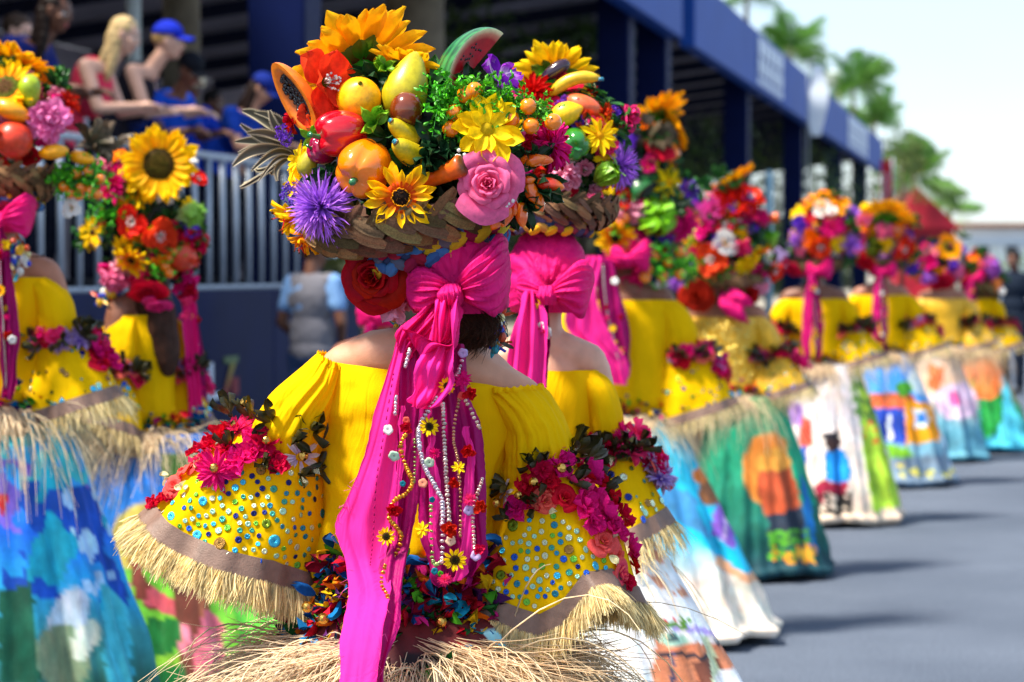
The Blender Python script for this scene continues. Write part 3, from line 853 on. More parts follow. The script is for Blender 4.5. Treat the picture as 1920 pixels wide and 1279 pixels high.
stand = root('spectator_stand', st(0, 0, 0), 'long navy blue spectator stand with high fascia and square posts beside the road', 'grandstand')
WS = STM
def sp(name, g, m, smooth=False, parent=None, **k):
    mb = g if isinstance(g, MB) else MB().add(g)
    return put(name, mb.mesh(name, m, smooth, center=True), parent or stand, WS, **k)
sp('platform_floor', bbox_round(-16, 3.4, 0.06, 7.4, 1.22, 1.38, .01), navy_dk)
for i in range(8):      # boards of the front wall, butted end to end
    sp('wall_board', bbox_round(-16 + i * 2.42, -16 + i * 2.42 + 2.405, 0.0, 0.055, 0.0, 1.385, .006), navy)
sp('fascia', bbox_round(-16, 22.6, -0.05, 0.22, 5.3, 6.5, .02), fasc)
fz = [24 + i * 7.6 for i in range(8)]
for i in range(7):
    sp('fascia_panel', bbox_round(fz[i], fz[i + 1] - .012, -0.06, 0.2, 5.3, 6.5, .012), fasc)
for c in (-7.2, 2.75, 19.2) + tuple(s_of_px(p) for p in (1277, 1422, 1520, 1590, 1635)):
    sp('post', bbox_round(c - .25, c + .25, 0.23 if c < 20 else 0.21, .72, 0, 5.98, .02), navy_dk if False else navy)
sp('ceiling', (np.array([[-16, 1.9, 5.96], [3.5, 1.9, 5.96], [3.5, 8, 5.6], [-16, 8, 5.6]], float), np.array([[0, 1, 2, 3]])), black)  # front edge held back, shaped to let daylight onto the spectators at the railing
rc = MB(); 
rc.add((np.array([[3.5, .22, 6.1], [80, .22, 6.1], [80, 9, 5.0], [3.5, 9, 5.0]], float), np.array([[0, 1, 2, 3]])))
sp('roof_underside', rc, lilac)
for i in range(26):
    x = 5 + i * 2.9
    sp('roof_beam', bar((x, .3, 5.95), (x, 8.9, 4.88), .1, .2), navy_dk)
sp('roof_sheet', (np.array([[-16, 1.9, 6.45], [3.5, 1.9, 6.45], [3.5, 9.3, 6.1], [-16, 9.3, 6.1], [3.51, .1, 6.52], [80, .1, 6.52], [80, 9.3, 6.1], [3.51, 9.3, 6.1]], float), np.array([[0, 1, 2, 3], [4, 5, 6, 7]])), lilac)  # left sheet starts behind the fascia, an added gap that lights the front spectators
sp('back_drape', bbox_round(-16, 3.5, 5.4, 5.5, 3.22, 6.0, .01), black)
sp('back_drape', bbox_round(-16, 3.5, 7.2, 7.3, 1.38, 6.0, .01), black)
for i in range(18):
    x0 = 5.5 + i * 1.9
    sp('back_board', bbox_round(x0, x0 + 1.88, 9.0, 9.06, .0 if i < 14 else 2.6, 5.0, .008), lilac)
n_ = 26000
hp_ = np.stack([rng.uniform(34, 210, n_), rng.uniform(10, 15, n_), rng.uniform(0, 5.2, n_) ** 1.0], -1)
hp_[:, 2] *= 1 + .25 * vnoise(hp_ * [.25, .2, 0], 1.0)
q_ = rng.normal(0, 1, (n_, 3)); q_ /= np.linalg.norm(q_, axis=1, keepdims=True)
s__ = rng.normal(0, 1, (n_, 3))
g_ = ribbons(np.stack([hp_ - q_ * .3, hp_, hp_ + q_ * .3], 1), np.array([.1, .42, .05]), s__)
f_ = np.clip(.4 + .5 * vnoise(hp_, .8) + rng.normal(0, .2, n_), 0, 1)
hedge = root('hedge', st(60, 12, 0), 'long dark green hedge of trees seen through the posts of the far stand', 'hedge')
put('hedge_foliage', MB().add(g_, 0, None, np.repeat(srgb(16, 30, 14) + (srgb(66, 84, 34) - srgb(16, 30, 14)) * f_[:, None], 6, 0)).mesh('hedge_foliage', MT['leaf']), hedge, STM, kind='stuff')
put('hedge_stems', MB().add(strands(np.array([[[x_, 12.5, 0], [x_ + .1, 12.5, 2.2], [x_ + .3, 12.6, 4.6]] for x_ in np.arange(35, 208, 3.1)]), np.array([.14, .1, .05]), 6)).mesh('hedge_stems', bark), hedge, STM, kind='stuff')
sp('side_drape', bbox_round(3.4, 3.5, .8, 9, 4.2, 6.0, .01), black)
# boards leaning behind the crowd
b1 = put('white_display_board', MB().add(bbox_round(s_of_px(372, 5.2), s_of_px(470, 5.2), 5.16, 5.22, 2.45, 3.16, .01)).mesh('white_display_board', white, False, True), W=STM,
    label='plain white board behind the crowd, left of the pale blue board', cat='display board')
b2 = put('blue_display_board', MB().add(bbox_round(s_of_px(472, 5.2), s_of_px(572, 5.2), 5.16, 5.22, 2.42, 3.22, .01)).mesh('blue_display_board', pale, False, True), W=STM,
    label='pale blue board at the back of the stand', cat='display board')
b3 = put('white_display_board', MB().add(bbox_round(s_of_px(66, 3.2), s_of_px(126, 3.2), 3.16, 3.22, 2.5, 3.2, .01)).mesh('white_display_board', white, False, True), W=STM,
    label='white board behind the heads at the far left of the crowd', cat='display board')
# light post and palm trunk inside the stand
sp('pipe_post', tube([st(0, 0, 0) * 0 + np.array([s_of_px(253, 2.2), 2.2, 1.38]), np.array([s_of_px(253, 2.2), 2.2, 6.0])], .065, 14), material('cream_painted_post', srgb(190, 196, 190), rough=.5, noise=.06, nscale=3), True)

def text_mesh(s, size, ext=0.01, bold=0.0):
    cu = bpy.data.curves.new('letters', 'FONT'); cu.body = s; cu.size = size; cu.extrude = ext; cu.offset = bold
    cu.align_x = 'LEFT'
    o = bpy.data.objects.new('tmp', cu); SC.collection.objects.link(o)
    dg = bpy.context.evaluated_depsgraph_get()
    me = bpy.data.meshes.new_from_object(o.evaluated_get(dg))
    bpy.data.objects.remove(o); bpy.data.curves.remove(cu)
    return me
TXM = Matrix(((1, 0, 0, 0), (0, 0, 1, 0), (0, 1, 0, 0), (0, 0, 0, 1)))      # text xy -> stand x,z ; text z -> behind
white_paint = material('white_lettering', srgb(214, 224, 240), rough=.5, noise=.03)
def letters(s, s0, z0, width, height, name='lettering', m=white_paint, y=-0.014, ext=.006, bold=.02):
    me = text_mesh(s, 1.0, 0.5, bold)
    co = np.array([v.co[:] for v in me.vertices])
    x0, x1, y0, y1 = co[:, 0].min(), co[:, 0].max(), co[:, 1].min(), co[:, 1].max()
    sx, sy = width / (x1 - x0), height / (y1 - y0)
    me.materials.clear(); me.materials.append(m)
    M = STM @ T(s0, y, z0) @ TXM @ S(sx, sy, ext) @ T(-x0, -y0, 0)
    return put(name, me, stand, M)
a0, a1 = s_of_px(352), s_of_px(412)
letters('AL', a0 - .02, 0.62, a1 - a0, 0.26)
s7 = s_of_px(418)
mb7 = MB()
def seven(x0, z0, w, h):
    n = 12
    t = np.linspace(0, 1, n)
    L = np.stack([x0 + w * (.95 - .75 * t), 0 * t - .012, z0 + h * (1 - t)], -1)
    Pg = np.stack([L - [w * .34, 0, 0], L], 1) + np.array([w * .3, 0, 0]) * 0
    g = grid(Pg); f = np.repeat(t, 2)
    mb7.add(g, 0, None, srgb(150, 160, 60) * (1 - f[:, None]) + srgb(150, 30, 50) * f[:, None])
    g2 = box(x0, x0 + w, -.013, -.007, z0 + h * .82, z0 + h); mb7.add(g2, 0, None, srgb(96, 120, 80))
    g3 = box(x0 + w * .5, x0 + w * 1.02, -.016, -.01, z0 - .01, z0 + h * .42); mb7.add(g3, 0, None, srgb(130, 26, 46))
seven(s7, .64, .30, .27)
put('painted_emblem', mb7.mesh('painted_emblem', MT['plain'], False), stand, STM)
# worn white print on the fascia, two blocks of two lines, too far to read
for (pa, pb) in ((1412, 1460), (1584, 1621)):
    sa, sb = s_of_px(pa), s_of_px(pb); w = sb - sa
    mbp = MB()
    for row, (z0, h, n) in enumerate(((6.02, .34, 5), (5.62, .34, 6), (5.40, .16, 9))):
        for i in range(n):
            xa = sa + w * i / n + w * .02; xb = sa + w * (i + 1) / n - w * .03
            mbp.add(box(xa, xb, -.10, -.065, z0, z0 + h))
            if row < 2: mbp.add(box(xa, xa + (xb - xa) * .3, -.104, -.066, z0, z0 + h + .02))
    put('fascia_print', mbp.mesh('fascia_print', white_paint, False, True), stand, STM)

# railing: every bar a part of its own
rail = root('metal_railing', st(-7, 0.1, 1.38), 'galvanised railing of upright bars along the edge of the stand platform', 'railing')
barmesh = MB().add(tube([(0, 0, 0), (0, 0, .92)], .021, 8)).mesh('railing_bar', steel)
def rp(name, g): return put(name, MB().add(g).mesh(name, steel, True, True), rail, STM)
rp('top_rail', tube([(-16, .12, 2.34), (2.4, .12, 2.34)], .028, 8)); rp('bottom_rail', tube([(-16, .12, 1.40), (2.4, .12, 1.40)], .022, 8))
x = -15.8
i = 0
while x < 2.4:
    put('railing_bar', barmesh, rail, STM @ T(x, .12, 1.41)); x += 0.30 ; i += 1

# ------------------------------------------------------------------ palms
def frond(L=2.0, c0=srgb(70, 110, 40), c1=srgb(90, 140, 60)):
    n = 34
    t = np.linspace(.08, 1, n)
    sp_ = lambda q: np.stack([q * L, 0 * q, .42 * L * q * (1 - q * 1.15)], -1)
    mb = MB(); mb.add(tube(sp_(np.linspace(0, 1, 8)), np.linspace(.03, .008, 8), 5), 0, None, c0 * .8)
    base = sp_(t); Cc = []; 
    for sgn in (-1, 1):
        l = .42 * L * np.sin(np.pi * (t * .85 + .12)) ** .7
        for k in range(n):
            d = np.array([.55, sgn * 1.0, -.10]); d /= np.linalg.norm(d)
            q = np.linspace(0, 1, 4)[:, None]
            Cc.append(base[k] + d * l[k] * q * (1 + rng.normal(0, .06)) - np.array([0, 0, 1]) * (q ** 2) * l[k] * (.45 + .3 * rng.random()))
    Cc = np.array(Cc)
    g = ribbons(Cc, np.array([.03, .05, .035, .004]) * L / 2, np.tile([[.8, 0, .5]], (len(Cc), 1)))
    f = rng.random(len(Cc)); cc = np.repeat(c0 + (c1 - c0) * f[:, None], 8, 0) * 1.0
    mb.add(g, 0, None, cc)
    return mb
frond_meshes = [frond().mesh('frond', MT['leaf']) for _ in range(3)]
def palm(px, py, D, Rr, label, n=17, tz=0.0, group='palms beyond the stand roof', trunk=True, lean=.3):
    c = P(px, py, D)
    r_ = root('palm_tree', (c[0] + lean, c[1], tz), label, 'palm tree', group)
    if trunk:
        t = np.linspace(0, 1, 14)
        pts = np.stack([c[0] + lean * (1 - t) ** 2, c[1] + 0 * t, tz + (c[2] - tz) * t], -1)
        put('trunk', MB().add(tube(pts, .15 * max(1, Rr / 2.6) * (1.2 - .35 * t) * (1 + .05 * np.sin(t * 150)), 12), 0, None).mesh('trunk', bark, True, True), r_, Matrix())
    for i in range(n):
        el = R(rng.uniform(-28, 78)); a = i * 2.4 + rng.normal(0, .2)
        put('frond', frond_meshes[i % 3], r_, T(*c) @ RZ(a) @ RY(-el) @ RX(rng.normal(0, .3)) @ S(Rr / 2 * rng.uniform(.8, 1.15)))
    return r_
palm(1400, -8, 132, 2.2, 'palm crown at the top of the picture above the high end of the blue fascia')
palm(1482, 96, 150, 2.6, 'palm drooping over the fascia between its two white prints', 18)
palm(1600, 165, 200, 3.6, 'largest full green palm crown right of the white banner', 19)
palm(1640, 232, 215, 3.2, 'palm just behind the far end of the blue fascia', 18)
palm(1715, 335, 105, 2.0, 'small palm behind the red gabled pavilion')
palm(1780, 385, 125, 1.8, 'rightmost little palm against the pale sky', 14)

# trunks inside and behind the stand
for (px, D, w, z1, lab, rr_) in ((321, 22, 0, 6, 'thick grey brown palm trunk behind the crowd beside the pale post', .17), (762, 27, 0, 6, 'dark mossy palm trunk right of the blue post at top centre', .33),
                           (1132, 41, 0, 5, 'slim dark trunk behind the yellow half sunflower', .16)):
    c = P(px, 200, D)
    t = np.linspace(0, 1, 16)
    rt = root('bare_palm', (c[0], c[1], 0), lab, 'tree trunk')
    put('trunk', MB().add(tube(np.stack([c[0] + .1 * np.sin(t * 2), c[1] + 0 * t, t * z1], -1), rr_ * (1 + .04 * np.sin(t * 160)), 14)).mesh('trunk', bark, True, True), rt, Matrix())
# shrubbery seen through the stand
def bush(px, py, D, rx, rz, label, n=900, c0=srgb(34, 62, 24), c1=srgb(92, 122, 44), lf=.16, cat='shrub', group=None, z0=0.0):
    c = P(px, py, D)
    r_ = root('shrub' if cat == 'shrub' else 'tree', (c[0], c[1], 0), label, cat, group)
    d = rng.normal(0, 1, (n, 3)); d /= np.linalg.norm(d, axis=1, keepdims=True)
    rad = rng.random(n) ** .4
    p = d * rad[:, None] * np.array([rx, rx * .8, rz])
    k = 1 + .35 * vnoise(d, 3.0, px)
    p = p * k[:, None]
    mb = MB()
    V = []
    s_ = rng.normal(0, 1, (n, 3)); s_ /= np.linalg.norm(s_, axis=1, keepdims=True)
    q = rng.normal(0, 1, (n, 3)); q /= np.linalg.norm(q, axis=1, keepdims=True)
    Cc = np.stack([p - q * lf / 2, p + 0 * q, p + q * lf / 2], 1)
    g = ribbons(Cc, np.array([.2, .5, .05]) * lf, s_)
    f = np.clip(.5 + .6 * vnoise(p, 1.3 / rx * 2, 3) + rng.normal(0, .2, n), 0, 1)
    mb.add(g, 0, None, np.repeat(c0 + (c1 - c0) * f[:, None], 6, 0))
    put('crown', mb.mesh('crown', MT['leaf']), r_, T(*c))
    put('trunk', MB().add(tube([(c[0], c[1], 0), (c[0] + .1, c[1], c[2] * .6), (c[0], c[1], c[2])], [.12, .09, .05], 8)).mesh('trunk', bark, True, True), r_, Matrix())
for i, (px, py, D, rx, rz) in enumerate(((1330, 330, 58, 1.3, 1.6), (1475, 330, 70, 1.9, 1.7), (1500, 400, 72, 1.5, 1.6), (1560, 380, 84, 2.0, 2.0), (1620, 410, 95, 1.8, 1.8), (870, 150, 36, 1.0, 1.4), (1090, 60, 42, 1.2, 1.2))):
    bush(px, py, D, rx, rz, ['dark green shrub between the first two posts of the far stand', 'tall olive shrub behind the third navy post', 'low shrub behind the narrow pale marker post', 'shrub with yellow green leaves between the far posts', 'last dark shrub before the red pavilion', 'mossy shrub behind the watermelon wedge', 'sprawling green foliage above the half sunflower'][i], 1100)
bush(1690, 310, 98, 1.1, 1.6, 'olive green tree between the red banner and the red gable', 900, cat='tree', c1=srgb(120, 124, 60))
bush(1572, 170, 190, 2.2, 2.4, 'bright green clump under the white lamp by the banner', 500, cat='tree', c1=srgb(110, 170, 30), c0=srgb(60, 120, 20))
for i, px in enumerate((1800, 1850, 1900, 1950)):
    bush(px, 505, 150, 2.2, 1.5, ['first', 'second', 'third', 'last'][i] + ' shrub from the left in the low hedge closing the road', 500, group='hedge shrubs at the end of the road', c0=srgb(70, 100, 40), c1=srgb(150, 170, 70))
bush(1745, 395, 118, 1.6, 1.5, 'pale green tree right of the red gable roof', 700, cat='tree', c0=srgb(70, 110, 40), c1=srgb(170, 190, 80))

# white banner, marker post, lamp
bn = root('feather_banner', P(1533, 400, 60) * [1, 1, 0], 'tall white banner hanging in front of the blue fascia', 'banner')
bmat = material('white_banner_cloth', srgb(225, 232, 240), rough=.7, noise=.05, nscale=3, transl=.3)
t = np.linspace(0, 1, 14); u = np.linspace(-1, 1, 6)
cb = P(1533, 188, 58)
Pg = np.stack(np.broadcast_arrays(cb[0] + (.10 + .13 * np.sin(np.pi * np.clip(t, .08, .95))[:, None]) * u + .03 * np.sin(t * 5)[:, None], cb[1] + .05 * np.sin(t * 9)[:, None] + 0 * u, (cb[2] + .85 - 1.7 * t)[:, None] + 0 * u), -1)
put('banner_cloth', MB().add(grid(Pg)).mesh('banner_cloth', bmat, True, True), bn, Matrix())
put('banner_pole', MB().add(tube([(cb[0] - .22, cb[1], 0), (cb[0] - .22, cb[1], cb[2] + .95), (cb[0], cb[1], cb[2] + .98)], .025, 8)).mesh('banner_pole', steel, True, True), bn, Matrix())
mp = P(1442, 320, 44)
o = root('marker_post', (mp[0], mp[1], 0), 'narrow pale blue marker post with rounded top beside a navy post', 'post')
put('post_shaft', MB().add(tube([(mp[0], mp[1], 0), (mp[0], mp[1], mp[2] - .1), (mp[0], mp[1], mp[2])], [.07, .07, .045], 14)).mesh('post_shaft', material('pale_blue_paint', srgb(150, 190, 206), rough=.5, noise=.06), True, True), o, Matrix())
put('post_base', MB().add(lathe([(.05, .06), (.15, .05), (.16, 0), (.1, -.01)], 14)).mesh('post_base', steel), o, T(mp[0], mp[1], 0))
lp = P(1562, 146, 200)
o = root('street_lamp', (lp[0], lp[1] + .3, 0), 'white globe lamp above the fascia beside the palm crown', 'street lamp')
put('lamp_globe', MB().add(sphere(16, 10, (.85, .85, .65))).mesh('lamp_globe', white), o, T(*lp))
put('lamp_pole', MB().add(tube([(lp[0], lp[1], 0), (lp[0], lp[1], lp[2] - .5)], .12, 8)).mesh('lamp_pole', steel, True, True), o, Matrix())

# red pavilion and banner at the far end
redm = material('red_painted_boards', srgb(176, 22, 44), rough=.6, noise=.3, nscale=1.4, bump=.3, bscale=3, wave=2)
pv = P(1740, 509, 104)
pav = root('red_pavilion', (pv[0], pv[1], 0), 'red gabled pavilion with dark openings at the far end of the stand', 'pavilion')
def pp(name, g, m): return put(name, MB().add(g).mesh(name, m, False, True), pav, T(pv[0], pv[1], 0))
pp('wall', bbox_round(-1.35, 1.1, 0, 4, 0, 3.5, .03), redm)
gv = np.array([[-1.6, -.3, 3.4], [1.4, -.3, 3.3], [-.5, -.3, 5.1], [-1.6, 4.3, 3.4], [1.4, 4.3, 3.3], [-.5, 4.3, 5.1]], float)
pp('roof', (gv, np.array([[0, 1, 2, -1], [3, 5, 4, -1], [0, 2, 5, 3], [1, 4, 5, 2]])), redm)
for x0 in (-1.2, -.45, .45):
    pp('window', bbox_round(x0, x0 + .45, -.05, -.005, 1.6, 3.0, .01), navy_dk)
    pp('window_frame', bbox_round(x0 - .06, x0 + .51, -.04, -.001, 3.0, 3.1, .01), redm)
vb = P(1662, 342, 92)
o = root('red_banner', (vb[0], vb[1], 0), 'tall narrow red banner with pale markings beyond the end of the fascia', 'banner')
t = np.linspace(0, 1, 10)
Pg = np.stack(np.broadcast_arrays(vb[0] + .21 * u, vb[1] + .04 * np.sin(t * 8)[:, None] + 0 * u, (vb[2] + .85 - 1.7 * t)[:, None] + 0 * u), -1)
put('banner_cloth', MB().add(grid(Pg)).mesh('banner_cloth', material('red_banner_cloth', srgb(196, 16, 40), rough=.7, noise=.15, nscale=4), True, True), o, Matrix())
mk = MB()
for i in range(7): mk.add(lathe([(.01, .02), (.05, .01), (.06, 0)], 8), 0, T(vb[0] - .1 + .03 * (i % 2), vb[1] - .06, vb[2] + .3 - i * .15) @ RX(math.pi / 2))
put('banner_print', mk.mesh('banner_print', white_paint), o, Matrix())
put('banner_pole', MB().add(tube([(vb[0] + .23, vb[1], 0), (vb[0] + .23, vb[1], vb[2] + .95)], .03, 8)).mesh('banner_pole', steel, True, True), o, Matrix())

# long low white building that closes the road
fb = P(1860, 509, 320)
bld = root('distant_building', (fb[0], fb[1], 0), 'long low white building with a brown roof line closing the street', 'building')
def bp_(name, g, m): return put(name, MB().add(g).mesh(name, m, False, True), bld, T(fb[0], fb[1], 0))
bwhite = material('white_render', srgb(222, 226, 230), rough=.7, noise=.04, nscale=.5)
bp_('wall', bbox_round(-4, 60, 0, 14, 0, 7.2, .05), bwhite)
bp_('roof', bbox_round(-6, 62, -1.5, 15, 7.25, 7.9, .08), material('brown_roof_edge', srgb(136, 104, 88), rough=.8, noise=.1, nscale=1))
for z in (2.6, 5.0): bp_('balcony_band', bbox_round(-4.5, 60.5, -.9, -.02, z, z + .45, .04), material('grey_blue_band', srgb(160, 176, 190), rough=.7, noise=.05))
for i in range(16):
    bp_('window', bbox_round(-2 + i * 3.8, -.4 + i * 3.8, -.06, -.01, 3.2, 4.8, .03), navy)

# ------------------------------------------------------------------ people: one continuous body each
def capsule(p, q, r0, r1, n=10):
    p = np.array(p, float); q = np.array(q, float)
    d = q - p; L = np.linalg.norm(d) + 1e-9; d = d / L
    e = [-.9, -.6, 0]
    pts = [p - d * r0 * .95, p - d * r0 * .6] + [p + (q - p) * t for t in (0, .33, .66, 1)] + [q + d * r1 * .6, q + d * r1 * .95]
    rm = r0 + (r1 - r0) * .5
    rad = [r0 * .25, r0 * .78, r0, r0 + (r1 - r0) * .33, r0 + (r1 - r0) * .66, r1, r1 * .78, r1 * .25]
    return tube(pts, rad, n)
def ell(c, r, M=None):
    V, Q = sphere(16, 10, r)
    if M is not None: V = V @ np.array(M)[:3, :3].T
    return V + np.array(c), Q

def fuse(geoms, voxel=0.01, smooth=4, name='body'):
    mb = MB()
    for g in geoms: mb.add(g)
    me = mb.mesh('tmp', [])
    o = bpy.data.objects.new('tmp', me); SC.collection.objects.link(o)
    r = o.modifiers.new('r', 'REMESH'); r.mode = 'VOXEL'; r.voxel_size = voxel; r.use_smooth_shade = True
    s = o.modifiers.new('s', 'SMOOTH'); s.factor = .5; s.iterations = smooth
    dg = bpy.context.evaluated_depsgraph_get(); dg.update()
    ev = o.evaluated_get(dg)
    m2 = bpy.data.meshes.new_from_object(ev)
    co = np.empty(len(m2.vertices) * 3, np.float32); m2.vertices.foreach_get('co', co); co = co.reshape(-1, 3).astype(float)
    Q = np.array([list(p.vertices) + [-1] * (4 - len(p.vertices)) for p in m2.polygons])
    bpy.data.objects.remove(o); bpy.data.meshes.remove(me); bpy.data.meshes.remove(m2)
    return co, Q

def hand(w, d, up, s=1.0, curl=.4):
    """palm and five fingers from wrist w along direction d, palm normal -up"""
    d = np.array(d, float); d /= np.linalg.norm(d); up = np.array(up, float); up -= d * up.dot(d); up /= np.linalg.norm(up)
    r = np.cross(d, up)
    w = np.array(w, float); g = []
    g.append(capsule(w, w + d * .04 * s, .024 * s, .030 * s)); 
    for k in range(4):
        o = (k - 1.5) * .019 * s
        g.append(capsule(w + d * .02 * s + r * o * .8, w + d * .085 * s + r * o, .016 * s, .0125 * s, 8))
        L = [.068, .078, .072, .056][k] * s
        a = w + d * .085 * s + r * o; b = a + (d * math.cos(curl) - up * math.sin(curl)) * L * .5; c = b + (d * math.cos(curl * 2.2) - up * math.sin(curl * 2.2)) * L * .5
        g.append(capsule(a, b, .0115 * s, .010 * s, 8)); g.append(capsule(b, c, .010 * s, .008 * s, 8))
    a = w + d * .02 * s - r * .02 * s; b = a + d * .035 * s - r * .035 * s; c = b + d * .03 * s - r * .008 * s - up * .01
    g.append(capsule(a, b, .015 * s, .012 * s, 8)); g.append(capsule(b, c, .012 * s, .009 * s, 8))
    return g

def head_geoms(c, yaw=0, pitch=0, s=1.0):
    """head centred at c facing +Y before yaw; returns geoms and the head matrix"""
    H = T(*c) @ RZ(yaw) @ RX(-pitch) @ S(s)
    A = np.array(H)
    gs = []
    def e(cc, r):
        V, Q = sphere(16, 10, r); V = V + np.array(cc); gs.append((V @ A[:3, :3].T + A[:3, 3], Q))
    def k(p, q, r0, r1):
        V, Q = capsule(p, q, r0, r1, 8); gs.append((V @ A[:3, :3].T + A[:3, 3], Q))
    e((0, -.012, .022), (.076, .094, .088)); e((0, .022, -.035), (.060, .066, .075)); e((0, .052, -.088), (.030, .026, .022))
    k((0, .084, .018), (0, .105, -.018), .008, .012); e((-.012, .098, -.022), (.009, .009, .007)); e((.012, .098, -.022), (.009, .009, .007))
    k((-.034, .078, .028), (-.012, .084, .026), .009, .008); k((.034, .078, .028), (.012, .084, .026), .009, .008)
    k((-.018, .086, -.052), (.018, .086, -.052), .007, .007); k((-.014, .086, -.062), (.014, .086, -.062), .008, .008)
    for sx in (-1, 1):
        k((sx * .076, -.004, .02), (sx * .078, .002, -.024), .013, .009); e((sx * .044, .062, -.018), (.022, .018, .018))
    return gs, H
def face_colours(V, H, skin, lip=srgb(150, 60, 60)):
    A = np.array(H.inverted()); L = V @ A[:3, :3].T + A[:3, 3]
    cc = np.tile(skin, (len(V), 1)).astype(float)
    for sx in (-1, 1):
        q = ((L[:, 0] - sx * .030) / .016) ** 2 + ((L[:, 2] - .006) / .007) ** 2
        cc[(q < 1) & (L[:, 1] > .05)] = srgb(210, 206, 200)
        q = ((L[:, 0] - sx * .030) / .006) ** 2 + ((L[:, 2] - .006) / .006) ** 2
        cc[(q < 1) & (L[:, 1] > .05)] = srgb(30, 20, 16)
        q = ((L[:, 0] - sx * .030) / .02) ** 2 + ((L[:, 2] - .030) / .005) ** 2
        cc[(q < 1) & (L[:, 1] > .05)] = skin * .35
    q = (L[:, 0] / .024) ** 2 + ((L[:, 2] + .057) / .012) ** 2
    cc[(q < 1) & (L[:, 1] > .06)] = lip
    return cc

def person_root(loc, label, group=None): return root('person', loc, label, 'person', group)

